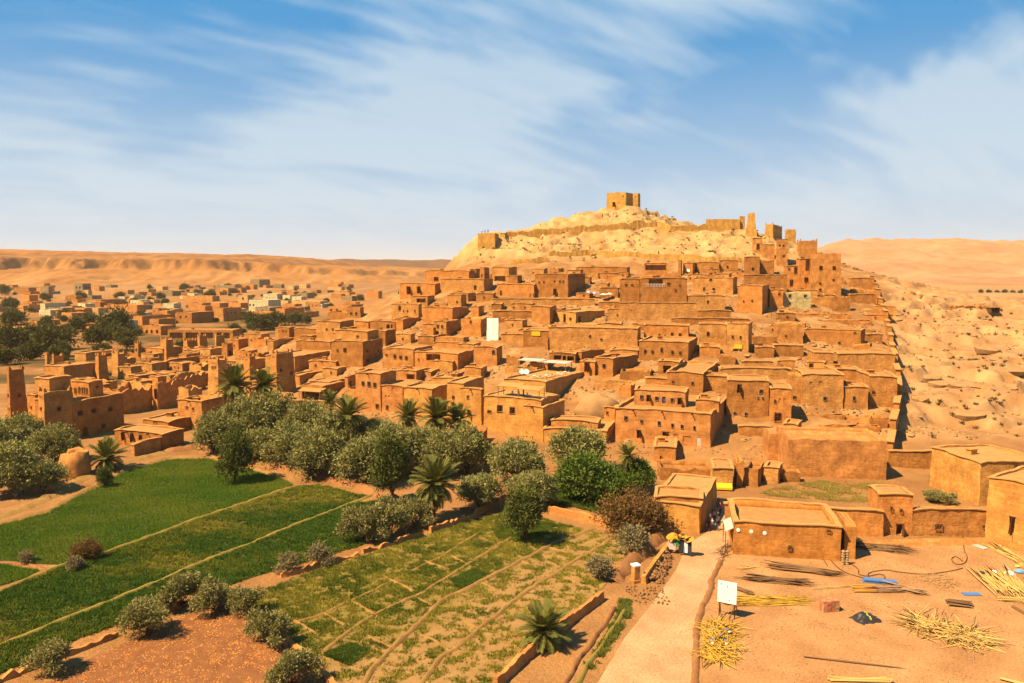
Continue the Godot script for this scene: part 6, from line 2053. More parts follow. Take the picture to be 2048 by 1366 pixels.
	["mud_house","slim chimney tower right of the terrace cafe","house",69.57,33.49,-337.02,22,1.38,2.57,6.88,0,0,0.012,0,0.2,0,2.5,0,0,0.35,[],"","",""],
	["mud_house","small house with a white board on its front near the cafe","house",72.25,33.9,-339.6,22,4.07,11.13,5.03,0,0,0.012,1,0.2,0,2.5,0,0,0.35,[],"","",""],
	["mud_house","low wall house at the foot of the pale rock","house",79.11,34.73,-343.77,10,9.24,5.14,4.66,0,0,0.012,1,0.2,0,2.5,0,0,0.35,[],"","",""],
	["mud_house","orange house with two slit windows and a dark right side","house",67.45,27.12,-297.43,24.44,14.26,9.37,6.17,0,0,0.012,1,0.2,0,2.5,0,0,0.35,[[0,3.37,4.1,1.25,2.55,"w"],[0,6.74,7.65,1.11,2.39,"w"],[0,5.66,6.56,4.85,5.72,"w"]],"","",""],
	["mud_house","lower terrace house with one window under the orange house","house",58.11,21.64,-264.43,12,11.96,7.71,6.06,0,0,0.012,1,0.2,0,2.5,0,0,0.35,[[0,6.16,6.8,3.39,4.38,"w"]],"","",""],
	["mud_wall","great plain retaining wall below the black loggia","wall",35,20.36,-259.38,8,24.67,3.21,5.12,0,0,0.020,1,0,0,2.5,0,0,0.35,[],"","",""],
	["mud_wall","retaining wall right of the great plain one","wall",59.1,19.81,-253.39,8,10.1,3.21,3.47,0,0,0.020,1,0,0,2.5,0,0,0.35,[],"","",""],
	["mud_wall","long coping wall above the arched-window houses","wall",49.86,18.78,-249.73,8,23.85,1.93,2.32,0,0,0.020,1,0,0,2.5,0,0,0.35,[],"","",""],
	["mud_house","upper storey house with a pair of arched windows","house",38.17,15.5,-230.86,14,12.66,7.71,4.73,0,0,0.012,1,0.2,0,2.5,0,0,0.35,[[0,4.17,4.74,1.49,2.21,"w"],[0,5.88,6.44,0.95,1.95,"w"],[0,7.64,8.34,1.49,2.64,"a"],[0,9.89,10.59,1.39,2.53,"a"]],"","",""],
	["mud_house","orange house with five small windows and a dark right side","house",33.83,12.08,-212.26,21.41,13.01,15.81,5.24,0,0,0.012,1,0.3,0,2.5,0,0,0.35,[[0,1.31,1.98,1.8,2.87,"w"],[0,3.32,3.99,1.81,2.74,"w"],[0,5.71,6.38,2.24,3.55,"a"],[0,8.6,9.26,1.81,2.87,"w"],[0,10.7,11.34,1.83,2.74,"w"]],"","",""],
	["mud_house","wall house with a single arched window beside the sign tower","house",52.53,14.86,-224.27,14,7.61,7.71,6.16,0,0,0.012,1,0.2,0,2.5,0,0,0.35,[[0,2.11,2.93,2.64,3.9,"a"]],"","",""],
	["mud_house","tower house with a yellow sign over a dark shop","house",58.26,13.37,-216.37,25.44,5.74,6.2,8.35,0,0,0.012,1,0.2,0,2.5,0,0,0.35,[[0,1.3,1.83,4.1,5.04,"w"],[0,3.41,3.93,4.04,4.98,"w"],[0,1.7,4.06,0.01,1.36,"w"]],"","",""],
	["mud_house","little shed with a dark opening below the five-window house","house",36.67,10.15,-199.01,20.79,5.15,5.98,3.25,0,0,0.012,1,0.2,0,2.5,0,0,0.35,[[0,1.16,3.14,0.13,2.11,"o"]],"","",""],
	["mud_house","small house with two tiny windows and a collapsed roof corner","house",36.03,7.4,-185.22,22.43,8.49,23.94,5.09,0,0,0.012,1,0.7,0,2.5,0,0,0.35,[[0,1.27,1.74,2.35,2.93,"w"],[0,5.77,6.34,2.13,2.93,"w"]],"","",""],
	["mud_house","house with cluttered roof and large dark side above the boulder","house",21.15,9.25,-202.71,40,5.48,11.88,4.67,0,0,0.012,1,0.4,0,2.5,0,0,0.35,[[0,2.24,3.29,2.01,3.14,"f"]],"","",""],
	["mud_house","loggia house with three dark openings behind the restaurant","house",9.98,11.06,-214.6,14,7.11,5.14,2.83,0,0,0.012,1,0.2,0,2.5,0,0,0.35,[[0,1.38,3.29,0.89,2.1,"o"],[0,3.77,4.72,0.81,2.01,"o"],[0,5,6.76,0.72,1.92,"o"]],"","",""],
	["mud_house","roof parapet house right of the loggia","house",17.39,11.52,-216.26,48,2.06,9.29,2.58,0,0,0.012,1,0.2,0,2.5,0,0,0.35,[],"","",""],
	["mud_house","porch with a dark doorway beside the restaurant terrace","house",17.37,9.32,-203.07,22,4,5.14,3.58,0,0,0.012,1,0.2,0,2.5,0,0,0.35,[[0,1.14,2.34,0.8,3.09,"d"]],"","",""],
	["mud_house","restaurant block with a crowded white roof terrace and long dark side","house",-2.04,4.34,-190.59,30,11.4,28.29,5.77,2,0,0.012,1,0.25,0,2.5,0,0,0.35,[],"rest","",""],
	["mud_house","ochre restaurant front with two white-framed windows","house",-6.22,0.79,-172.99,30,14.23,9,8.08,2,0,0.012,1,0.2,0,2.5,0,0,0.35,[[0,3.37,4.76,4.64,6.15,"f"],[0,6.58,7.95,4.5,5.98,"f"],[0,0.89,1.92,4.18,4.82,"w"]],"restf","",""],
	["mud_house","ochre corner annex of the restaurant with a long spout stain","house",2.2,0.54,-165.53,30,4.87,10.19,7.33,2,0,0.012,1,0.3,0,2.5,0,1,0.35,[],"","",""],
	["mud_house","low ochre house with a two-step roof beside the restaurant","house",6.47,0.92,-162.07,15.74,13.04,11.35,2.96,2,0,0.012,1,0.2,0,2.5,0,1,0.35,[[0,3.73,4.46,1.39,1.89,"w"],[0,6.27,6.89,1.22,1.72,"w"]],"cc","",""],
	["mud_house","","house",8.17,3.68,-163.36,14,9.57,5.14,1.55,0,0,0.012,1,0.2,0,0.05,0,0,0.35,[],"","cc",""],
	["mud_house","great red house with six small windows over stone shop panels","house",20.96,1.5,-160.21,22.94,19.06,21.22,6.87,1,0,0.012,1,0.5,0,2.5,0,1,0.35,[[0,1.81,2.43,4.36,5.16,"f"],[0,5.14,5.66,3.9,4.68,"f"],[0,8.64,9.23,3.72,4.59,"f"],[0,11.33,11.82,3.56,4.35,"f"],[0,13.35,13.83,3.52,4.29,"f"],[0,15.67,16.16,3.41,4.18,"f"],[0,4.44,5.35,0.82,2.4,"d"],[0,9.63,10.83,1,2.47,"d"],[0,11.92,12.7,0.78,2.24,"n"],[0,13.68,15.25,0.57,2.02,"n"],[0,16.35,17.22,0.22,1.95,"p"]],"dd","",""],
	["mud_house","","house",25.61,7.87,-165.7,18,10.54,6.43,3.32,0,0,0.012,1,0.2,0,0.05,0,0,0.35,[[0,1.14,1.76,1.31,2.15,"f"],[0,2.53,3.36,0.82,2.16,"d"],[0,4.38,5,1.17,1.99,"f"],[0,5.77,6.49,0.67,2.01,"b"],[0,7.52,8.13,1.02,1.83,"f"],[0,8.88,9.69,0.51,1.84,"d"]],"","dd",""],
	["mud_house","","house",36.86,7.87,-158.62,18,4.52,5.14,2.41,0,0,0.012,1,0.2,0,0.05,0,0,0.35,[],"","dd",""],
	["mud_house","small annex at the left end of the great red house","house",19.78,2.88,-170.08,18,2.43,6.43,3.91,0,0,0.012,1,0.2,0,2.5,0,0,0.35,[[0,0.57,1,2.15,2.88,"w"]],"","",""],
	["mud_house","house with a white square window above two white dots","house",45.78,4.51,-168.56,14,8.54,9,8.29,0,0,0.012,1,0.2,0,2.5,0,0,0.35,[[0,1.94,2.76,5.48,7.26,"d"],[0,6.57,7.28,5.59,6.43,"f"],[0,6.16,6.47,4.45,4.86,"f"],[0,7.17,7.47,4.49,4.9,"f"],[0,1.43,1.94,0.72,1.45,"f"],[0,3.63,4.14,0.71,1.44,"f"]],"","",""],
	["mud_house","arched-niche house with a black doorway","house",53.57,3.86,-164.28,14,4.26,7.71,7.83,0,0,0.012,1,0.2,0,2.5,0,0,0.35,[[0,0.71,1.09,4.58,5.4,"a"],[0,1.68,2.19,4.78,5.7,"n"],[0,2.67,3.16,4.82,5.73,"n"],[0,0.9,2.28,0.85,2.69,"w"]],"","",""],
	["ruined_house","ruined wall house with a square black hole","ruin",61.83,6.45,-175.61,10,2.42,7.71,6.47,0,0.8,0.012,0,0.2,0,2.5,0,0,0.35,[[0,0.36,1.11,1.03,1.79,"w"]],"","",""],
	["mud_house","big rough stone-walled house with blocked windows","house",63.78,5.74,-174.32,10,8.68,10.29,7.6,0,0,0.012,1,0.2,0,2.5,0,0,0.35,[[0,1.48,2.11,5.01,5.89,"n"],[0,3.41,4.14,5.01,5.99,"n"],[0,4.51,5.13,1.77,2.65,"f"]],"","",""],
	["mud_house","lower rough-walled wing with one shuttered window","house",72.62,5.4,-173.16,10,5.03,7.71,5.28,0,0,0.012,1,0.2,0,2.5,0,0,0.35,[[0,1.75,2.37,2.19,3.15,"f"]],"","",""],
	["mud_house","tall plain house against the stepped rampart","house",79.25,5.38,-175.72,8,5.84,10.29,7.25,0,0,0.012,1,0.2,0,2.5,0,0,0.35,[[0,0.5,1.25,3.19,3.96,"w"]],"","",""],
	["mud_house","terrace house behind the rough stone walls","house",76.58,8.07,-190.1,8,6.76,7.71,4.33,0,0,0.012,1,0.2,0,2.5,0,0,0.35,[],"","",""],
	["mud_house","long plain house below the ruined slope near the rampart","house",84.35,9.61,-206.22,8,14.18,10.29,4.91,0,0,0.012,1,0.2,0,2.5,0,0,0.35,[],"","",""],
	["mud_house","plain cube house left of the long plain house","house",77.25,10.56,-203.59,8,4.92,7.71,4.49,0,0,0.012,1,0.2,0,2.5,0,0,0.35,[],"","",""],
	["mud_house","small roof room with a tall dark door","house",74.4,10.11,-200.53,30.31,4.15,3.12,3.02,0,0,0.012,1,0.2,0,2.5,0,0,0.35,[[0,0.53,1.49,0.5,2.38,"d"]],"","",""],
	["mud_house","long house with chevron carving and a dark right end","house",84.95,13.74,-232.16,32.54,15.46,7.16,5.36,0,0,0.012,1,0.2,0,2.5,1,0,0.35,[[0,13.6,14.26,4.31,4.87,"w"],[0,9.48,10.14,1.21,1.92,"w"]],"","",""],
	["ruined_house","ruined block house with a dark left edge below the tower cluster","ruin",75.83,15.02,-228.03,10,7.13,7.71,5.71,0,0.8,0.012,0,0.2,0,2.5,0,0,0.35,[[0,2.2,2.61,1.93,2.51,"w"]],"","",""],
	["ruined_house","low ruined courtyard walls below the tall kasbah","ruin",67.59,14.55,-223.61,8,6.45,6.43,2.95,0,0.6,0.012,0,0.2,0,2.5,0,0,0.35,[],"","",""],
	["mud_wall","blank wall terrace under the ruined block house","wall",70.2,12.56,-213.82,8,7.85,3.21,3.49,0,0,0.020,1,0,0,2.5,0,0,0.35,[],"","",""],
	["mud_wall","long blank terrace wall in the ruined right quarter","wall",50.41,9.41,-192.57,6,16.79,3.21,3.03,0,0,0.020,1,0,0,2.5,0,0,0.35,[],"","",""],
	["mud_wall","short terrace wall under the yellow-sign tower","wall",58.5,11.16,-202.22,8,7.66,1.93,1.78,0,0,0.020,1,0,0,2.5,0,0,0.35,[],"","",""],
	["mud_house","roofed ruin with a wide black opening above the great wall","house",54.5,2.64,-158.49,28.64,2.77,4.96,2.83,0,0,0.012,1,0.2,0,2.5,0,0,0.35,[[0,0.23,2.35,0.42,1.92,"o"]],"","",""],
	["mud_wall","broken courtyard wall left of the roofed ruin","wall",45.7,2.72,-158.93,10,7.02,1.03,2.13,0,0,0.020,1,0,0,2.5,0,0,0.35,[],"","",""],
	["retaining_wall","great eroded retaining wall above the dry-grass yard","wall",47.99,0.04,-136.8,8,16.31,11.57,6.88,1,0.35,0.012,0,0.2,0,2.5,0,0,0.35,[],"","",""],
	["retaining_wall","smooth lighter wall end left of the great eroded wall","wall",47.38,0.87,-145.68,8,3.71,6.43,5.06,1,0,0.012,0,0.1,0,2.5,0,0,0.35,[],"","",""],
	["mud_house","flat-roofed shop building beside the village street","house",19.48,0,-109.27,22.19,6.69,16.32,3.92,2,0,0.012,1,0.12,0,2.5,0,0,0.35,[],"gs","",""],
	["mud_house","","house",20.07,3.8,-109.91,12,6.5,5.14,0.71,0,0,0.012,1,0.2,0,0.05,0,0,0.35,[],"","gs",""],
	["ruined_house","ruined wall with broken niches behind the flat-roofed shop","ruin",25.48,0.01,-135.26,6,8.82,6.43,2.27,0,0.7,0.012,0,0.2,0,2.5,0,0,0.35,[],"","",""],
	["mud_house","gate shop with a sloping mud roof and yellow awning","house",33.08,0,-129.3,10,3.28,6.43,3.68,0,0,0.012,1,0.2,0,2.5,0,0,0.35,[[0,1.08,2.2,0.03,0.82,"w"]],"","",""],
	["mud_house","pair of wavy-roofed sheds below the great red house","house",26.48,0.39,-146.85,12,4.07,9,2.92,0,0,0.012,1,0.2,0,2.5,0,0,0.35,[[0,1.12,1.49,0.44,1.17,"w"]],"","",""],
	["ruined_house","narrow dark-sided ruin wall beside the gate shop","ruin",37.4,0.02,-130.69,10,1.08,5.14,4.57,0,1.2,0.012,0,0.2,0,2.5,0,0,0.35,[],"","",""],
	["ruined_house","roofless square ruin behind the compound wall","ruin",38.77,0.02,-131.55,26.09,2.43,5.78,3.05,0,0.5,0.012,0,0.2,0,2.5,0,0,0.35,[],"","",""],
	["mud_house","small roofed cube behind the compound wall","house",42.75,0.06,-133.31,27.39,2.36,4.72,2.83,0,0,0.012,1,0.2,0,2.5,0,0,0.35,[],"","",""],
	["ruined_house","crumbled stub wall right of the small cube","ruin",46.12,0.09,-133.43,8,2.76,1.29,2.16,0,1,0.012,0,0.2,0,2.5,0,0,0.35,[],"","",""],
	["mud_wall","long compound wall behind the foreground house","wall",29.75,0,-109.3,10.5,20.82,0.77,3.6,0,0,0.020,1,0,0,1,0,0,0.35,[],"","",""],
	["mud_house","two-storey gatehouse with two windows in the compound wall","house",49.98,0,-106.53,8,4.41,5.14,5.69,0,0,0.012,1,0.2,0,2.5,0,0,0.35,[[0,1.5,1.83,3.34,3.93,"w"],[0,2.75,3.14,3.15,3.68,"w"],[0,2.4,3.24,0.04,1.49,"d"]],"","",""],
	["mud_wall","compound wall with a square black opening right of the gatehouse","wall",54.32,0,-105.93,2,11.95,0.77,3.74,0,0,0.020,1,0,0,1,0,0,0.35,[[0,3.05,4.05,0.86,1.72,"w"],[0,9.4,9.8,1.16,1.56,"w"]],"","",""],
	["mud_house","tall ochre building at the right edge with an angled window","house",71.52,0,-119.86,-8,10.88,11.57,6.71,2,0,0.012,1,0.2,0,2.5,0,0,0.35,[[0,5.77,6.8,5.48,6.26,"w"]],"","",""],
	["mud_house","ochre building with a tall dark doorway at the right edge","house",62.55,0,-103.14,58,5.73,10.29,9.03,2,0,0.012,1,0.15,0,2.5,0,0,0.35,[[0,2.88,3.55,2.06,4.32,"d"]],"","",""],
	["mud_wall","enclosure wall running right from the rampart foot","wall",68.53,-0.03,-143.07,8,12.58,0.77,3.38,0,0,0.020,1,0,0,1,0,0,0.35,[],"","",""],
	["mud_wall","enclosure side wall sloping toward the yard","wall",80.96,-0.1,-141.33,55,2.26,0.77,2.35,0,0,0.020,1,0,0,1,0,0,0.35,[],"","",""],
	["mud_house","foreground brown house with three white discs on its wall","house",28.1,0,-98.83,11,12.87,10.29,4.39,3,0,0.012,1,0.9,0,2.5,0,0,0.5,[[0,6.56,7.1,1,1.62,"g"],[0,11.21,11.69,3.55,3.93,"w"]],"fg","",""],
	["mud_house","narrow annex at the right end of the foreground house","house",41.5,0,-97.14,11,1.33,6.43,4.47,3,0,0.012,0,0.2,0,2.5,0,0,0.35,[],"","",""],
	["kasbah_block","kasbah block with one black window at the cluster left","kasbah",96.58,32.71,-332.71,12,5.79,7.71,8.83,0,0,0.012,1,0.2,0,5,0,0,0.35,[[0,2.6,3.59,3.09,4.32,"w"]],"","",""],
	["kasbah_block","upper kasbah remnant with a tall black window","kasbah",111.35,43.36,-372.44,12,4.41,5.14,7.56,0,0.5,0.012,1,0.2,0,5,0,0,0.35,[[0,1.65,2.98,2.06,4.85,"w"]],"","",""],
	["kasbah_block","slim kasbah wall slab left of the cracked tower","kasbah",114.24,40.52,-365.9,12,4.98,5.14,7.21,0,0.4,0.012,1,0.2,0,5,0,0,0.35,[],"","",""],
	["kasbah_block","cracked tower slab with beam holes before the pale scree","kasbah",118.34,37.78,-359.24,12,4.6,5.14,11.95,0,0.3,0.012,1,0.2,0,5,0,0,0.35,[[0,0.59,1.45,8.77,9.44,"w"],[0,2.08,2.93,8.64,9.54,"w"],[0,2.4,3.47,3.99,4.89,"w"]],"","",""],
	["kasbah_block","hollow curved kasbah ruin below the wall slab","kasbah",104.53,33.48,-339.64,12,6.05,6.43,7.13,0,1.2,0.012,0,0.2,0,5,0,0,0.35,[],"","",""],
	["kasbah_block","high square kasbah tower with a crenellated top","kasbah",133.08,39.68,-372.98,10,8.03,7.71,9.87,0,0,0.012,0,0.2,1,5,0,0,0.35,[],"","",""],
	["kasbah_block","kasbah front with a tall black loggia window","kasbah",109.98,27.61,-307.64,10,5.14,7.71,12.76,0,0,0.012,1,0.2,0,5,0,0,0.35,[[0,2.3,3.93,8.18,12.3,"w"],[0,2.02,3.48,3.52,5.63,"w"]],"","",""],
	["kasbah_block","tallest kasbah mass with rounded base and scattered windows","kasbah",112.33,25.6,-301.3,14,10.73,10.29,16.69,0,0.6,0.030,0,0.2,0,5,0,0,0.35,[[0,2.57,3.81,10.3,12,"w"],[0,7.56,8.78,10.4,11.89,"w"],[0,2.83,3.7,4.9,5.84,"w"],[0,2.83,3.7,2.56,3.5,"w"],[0,7.65,8.34,6.31,7.06,"w"]],"","",""],
	["kasbah_block","kasbah middle block with two tall black windows","kasbah",105.96,28.32,-310.17,12,5.05,7.71,9.22,0,0,0.012,1,0.2,0,5,0,0,0.35,[[0,0.59,1.32,7.68,8.46,"w"],[0,2.8,4.09,6.13,8.77,"w"],[0,1.32,2.62,1.43,3.95,"w"]],"","",""],
	["kasbah_block","carved-parapet kasbah block left of the middle one","kasbah",86.46,26.47,-297.89,12,14.91,7.71,7.89,0,0.4,0.012,1,0.2,0,5,1,0,0.35,[],"","",""],
	["kasbah_block","front kasbah house with a deep dark right side","kasbah",75.02,21.57,-266.76,26.35,8.13,14.05,9.36,0,0,0.012,1,0.2,0,5,0,0,0.35,[[0,4.56,5.21,3.81,4.64,"w"],[0,1.83,2.31,3.68,4.35,"w"]],"","",""],
	["kasbah_block","plain kasbah wall right of the deep dark side","kasbah",87.79,22.8,-272.72,12,4.41,6.43,6.78,0,0,0.012,1,0.2,0,5,0,0,0.35,[[0,2.7,3.34,4.65,5.5,"w"]],"","",""],
	["stone_house","pale whitish stone house below the kasbah towers","house",92.74,22.43,-273.68,8,9.2,7.71,5.95,4,0.5,0.012,0,0.2,0,2.5,0,0,0.35,[[0,1.57,2.56,4.14,5.34,"w"],[0,6.66,7.64,4.24,5.27,"w"],[0,1.74,2.39,1.66,2.69,"w"]],"","",""],
	["kasbah_block","rounded ruin foot right of the pale stone house","kasbah",105.19,22.88,-278.49,12,5.87,5.14,3.98,0,0.6,0.012,0,0.2,0,5,0,0,0.35,[],"","",""],
	["ruined_house","roofless ruin on the slope right of the kasbah towers","ruin",109.29,21.75,-273.09,8,5.88,6.43,5.27,0,0.8,0.012,0,0.2,0,2.5,0,0,0.35,[],"","",""],
	["mud_wall","terrace wall between the kasbah and the stepped rampart","wall",134.3,28.09,-318.84,5,9.39,2.57,4.75,0,0,0.020,1,0,0,2.5,0,0,0.35,[],"","",""],
	["mud_wall","second terrace wall below the one beside the rampart","wall",122.67,23,-290.74,5,9.28,2.57,4.34,0,0,0.020,1,0,0,2.5,0,0,0.35,[],"","",""],
	["watchtower_ruin","eroded watchtower stump with a notched crown on the crest","ruin",114.22,52.03,-394.57,14,5.46,6.43,12.07,5,1.2,0.110,0,0.2,0,6,0,0,0.35,[],"","",""],
	["rampart","long crest rampart left of the watchtower stump","wall",98,55.76,-406.96,6,16.62,2.57,5.72,5,0,0.012,0,0,0,6,0,0,0.35,[],"","",""],
	["merlon_block","small merlon block beside the watchtower stump","ruin",114.72,57.31,-406.56,6,2.6,2.57,5.73,5,0.3,0.012,0,0.2,0,8,0,0,0.35,[],"","",""],
	["bastion","crenellated bastion below the watchtower stump","ruin",123.34,51.01,-393.56,27.07,3.96,28.29,7.23,5,0,0.012,0,0.2,1,6,0,0,0.35,[],"","",""],
	["wall_block","little wall block on the crest right of the bastion","ruin",131.88,51.78,-387.63,8,4.51,3.86,3.81,5,0.3,0.012,0,0.2,0,9,0,0,0.35,[],"","",""],
	["granary","square fortified granary alone on the hilltop","granary",51.58,69.62,-442.12,28,11.32,10.91,8.27,5,0,0.015,0,0.2,0,6,0,0,0.35,[[0,3.52,4.98,0.63,3.11,"d"],[0,9.27,9.84,5.8,6.62,"w"]],"gran","",""],
	["granary","granary side wing stepping forward on the hilltop","granary",66.62,70.36,-451.56,24,3.83,4.89,8.24,5,0,0.012,0,0.2,0,6,0,0,0.35,[[0,1.77,2.34,6.11,6.67,"w"]],"","",""],
	["lookout_bastion","square lookout bastion at the left end of the crest","bastion",-16.61,46.98,-388.21,14,8.71,7.48,6.66,5,0,0.012,0,0.2,0,6,0,0,0.35,[],"","",""],
	["stone_hut","tiny stone hut right of the lookout bastion","hut",-5.81,51.1,-394.98,22,2.57,3.86,2.91,5,0,0.012,1,0.2,0,2.5,0,0,0.35,[],"","",""],
	["ruined_house","big red house wall half sunk at the foot of the olive grove","ruin",-9.06,-0.01,-162.46,14,2.77,5.14,3.13,0,1.2,0.012,0,0.2,0,2.5,0,0,0.35,[],"","",""],
	["village_house","grey-brown two-storey house far left of the village","house",-529.13,4.31,-898.77,22,13.22,5.07,13.37,7,0,0.012,0,0.4,0,3,0,0,0.35,[[0,4.65,7.02,2.7,4.94,"w"]],"","",""],
	["village_house","tall unfinished concrete house in the far village","house",-507.4,4.97,-929.06,22,13.32,11.57,15.54,7,0,0.012,0,0.4,0,3,0,0,0.35,[[0,2.28,4.68,9.69,12.02,"w"],[0,7.87,10.26,9.75,12.06,"w"],[1,3.09,5.76,9.69,12.01,"w"],[1,7.43,9.46,9.6,11.93,"w"]],"","",""],
	["village_house","pink plastered front of the unfinished house","house",-490.77,4.74,-916.8,22,8.07,5.14,8.54,9,0,0.012,0,0.4,0,3,0,0,0.35,[],"","",""],
	["village_house","house with a bright white end wall and three windows","house",-385.27,0.3,-653.18,22,5.7,19.25,8.55,8,0,0.012,0,0.4,0,3,0,0,0.35,[[1,1.81,3.15,4.17,5.39,"w"],[1,6.31,7.68,3.96,5.19,"w"],[1,10.88,12.27,4.18,5.41,"w"]],"","",""],
	["village_house","flat dark house at the far left behind olive trees","house",-362.83,0,-550.32,22,15.48,15.96,6.14,0,0,0.012,0,0.4,0,3,0,0,0.35,[],"","",""],
	["village_house","low house with a big pale roof behind the riverside trees","house",-297.45,-0.8,-490.33,22,8.26,15.66,5.81,0,0,0.012,0,0.4,0,3,0,0,0.35,[],"","",""],
	["village_house","riverside house with three dark windows at the left edge","house",-282.24,-1.48,-431.52,22,16.6,14.54,6.69,0,0,0.012,0,0.4,0,3,0,0,0.35,[[1,1.45,3.43,3.57,5.18,"w"],[1,5.72,7.74,3.81,5.41,"w"],[1,10.5,12.28,3.74,5.37,"w"]],"","",""],
	["village_house","low dark wall house between the river trees","house",-280.09,-0.85,-486.24,22,6.43,13.02,3.65,0,0,0.012,0,0.4,0,3,0,0,0.35,[],"","",""],
	["village_house","dark long house above the river trees","house",-249.4,-1.13,-466.86,22,6.43,13.48,4.38,0,0,0.012,0,0.4,0,3,0,0,0.35,[],"","",""],
	["village_house","cream upright house with small windows near the arcaded inn","house",-227.2,-1.14,-467.73,22,8.12,2.59,8.17,8,0,0.012,0,0.4,0,3,0,0,0.35,[[0,2.7,3.87,5.86,6.74,"w"],[0,3.1,4.27,2.65,3.52,"w"],[0,6.6,7.77,2.75,3.63,"w"]],"","",""],
	["village_house","orange arcaded inn near the river","house",-218.31,-1.24,-465.35,22,17.68,10.29,5.19,1,0,0.012,0,0.4,0,3,0,0,0.35,[[0,6.03,7.56,0.69,2.71,"a"],[0,9.85,11.38,0.81,2.83,"a"],[0,14.04,15.54,0.93,2.94,"a"]],"","",""],
	["village_house","dark-fronted house behind the arcaded inn","house",-246.14,-0.4,-519.12,22,7.71,25.65,6.8,0,0,0.012,0,0.4,0,3,0,0,0.35,[],"","",""],
	["village_house","small lit house left of the arcaded inn","house",-281.03,-0.09,-545.03,22,11.24,9,4.41,1,0,0.012,0,0.4,0,3,0,0,0.35,[],"","",""],
	["village_house","large orange house with a roof terrace in the village middle","house",-313.01,0.06,-623.78,22,27.46,8.66,9.21,1,0,0.012,0,0.4,0,3,0,0,0.35,[[0,11.24,13.32,5.28,7.23,"w"]],"","",""],
	["village_house","whitish-blue cube house in the village middle","house",-389.13,2.63,-814.81,22,6.35,13.74,7.61,8,0,0.012,0,0.4,0,3,0,0,0.35,[],"","",""],
	["village_house","peach cube house beside the whitish-blue one","house",-348.09,1.38,-743.95,22,7.08,7.71,5.56,9,0,0.012,0,0.4,0,3,0,0,0.35,[],"","",""],
	["village_house","plain house under the whitish-blue cube","house",-388.23,0.96,-720.95,22,23.47,7.76,6.68,0,0,0.012,0,0.4,0,3,0,0,0.35,[],"","",""],
	["village_house","long low house right of the plain one","house",-399.23,1.75,-766.97,22,7.71,28.29,5.73,0,0,0.012,0,0.4,0,3,0,0,0.35,[],"","",""],
	["village_house","low walled house in front of the white end wall","house",-348.14,0.03,-609.75,22,6.04,23.13,4.95,0,0,0.012,0,0.4,0,3,0,0,0.35,[],"","",""],
	["village_house","big walled house with a lit left face and long dark side","house",-228.25,-0.18,-542.27,22,14.03,20.95,7.74,0,0,0.012,0,0.4,0,3,0,0,0.35,[[0,3.55,4.86,3.65,5.35,"w"],[0,8.36,9.66,4.27,5.62,"w"]],"","",""],
	["village_house","house with a pale gable bay in the dark walled row","house",-210.58,-0.04,-564.25,22,8.52,18.83,9.49,0,0,0.012,0,0.4,0,3,0,0,0.35,[[1,3.46,4.96,5.07,6.47,"w"],[1,7.5,9.03,4.86,6.27,"w"],[1,11.58,13.14,4.64,6.08,"w"]],"","",""],
	["village_house","long orange crenellated house behind the walled row","house",-287.36,0.96,-723.2,22,29.47,24.79,5.79,1,0,0.012,0,0.4,1,3,0,0,0.35,[],"","",""],
	["village_house","white two-storey house in the village centre","house",-225.53,0.55,-685.21,22,20.7,16.93,10.16,8,0,0.012,0,0.4,0,3,0,0,0.35,[[0,0.62,2.21,4.76,6.47,"w"],[0,4.33,5.91,4.82,6.53,"w"],[0,11.71,13.29,0.27,1.97,"w"],[0,18,19.57,0.39,2.08,"w"]],"","",""],
	["village_house","cream tower house left of the white house","house",-258.14,1.5,-753.24,22,11.87,7.71,11.22,9,0,0.012,0,0.4,0,3,0,0,0.35,[[0,5.36,7.12,6.7,9.05,"w"]],"","",""],
	["village_house","orange garden-wall house below the white house","house",-196.06,-0.3,-580.55,22,26.07,7.47,6.44,1,0,0.012,0,0.4,0,3,0,0,0.35,[],"","",""],
	["village_house","big dark-sided house with a buttressed corner","house",-171.61,-0.36,-580.33,22,8.13,23.28,8.68,0,0,0.012,0,0.4,0,3,0,0,0.35,[],"","",""],
	["village_house","low dark shed right of the buttressed house","house",-164.42,-0.04,-611.09,22,6.43,19.28,4.19,0,0,0.012,0,0.4,0,3,0,0,0.35,[],"","",""],
	["village_house","pale roofed hall behind the buttressed house","house",-211.71,1.62,-768.58,22,32.54,12.86,5.2,9,0,0.012,0,0.4,0,3,0,0,0.35,[],"","",""],
	["village_house","low lit house with dark shade roof near the ridge","house",-155.89,0.48,-677.75,22,18.82,7.71,5.03,0,0,0.012,0,0.4,0,3,0,0,0.35,[[0,1.95,3.96,0.95,2.65,"w"],[0,7.96,9.95,1.07,2.75,"w"]],"","",""],
	["village_house","low house below the dark shade roof","house",-71.96,17.15,-311.81,22,8.89,7.71,2.51,0,0,0.012,0,0.4,0,3,0,0,0.35,[],"","",""],
	["village_house","upright house with two pale-framed windows by the ridge foot","house",-63.41,18.12,-307.4,22,5.98,2.57,3.82,0,0,0.012,0,0.4,0,3,0,0,0.35,[[0,1.31,2.21,0.77,1.74,"f"],[0,3.56,4.46,0.82,1.77,"f"]],"","",""],
	["village_house","grey lone house on the plain behind the village","house",-402.82,10.08,-1233.59,22,17.65,25.05,11.45,7,0,0.012,0,0.4,0,3,0,0,0.35,[],"","",""],
	["village_house","grey house with trees on the far plain","house",-407.35,8.3,-1099.73,22,34.11,11.57,6.77,7,0,0.012,0,0.4,0,3,0,0,0.35,[],"","",""],
	["village_house","grey long house at the village back","house",-415.51,5.43,-951.33,22,15.92,17.51,5.89,7,0,0.012,0,0.4,0,3,0,0,0.35,[],"","",""],
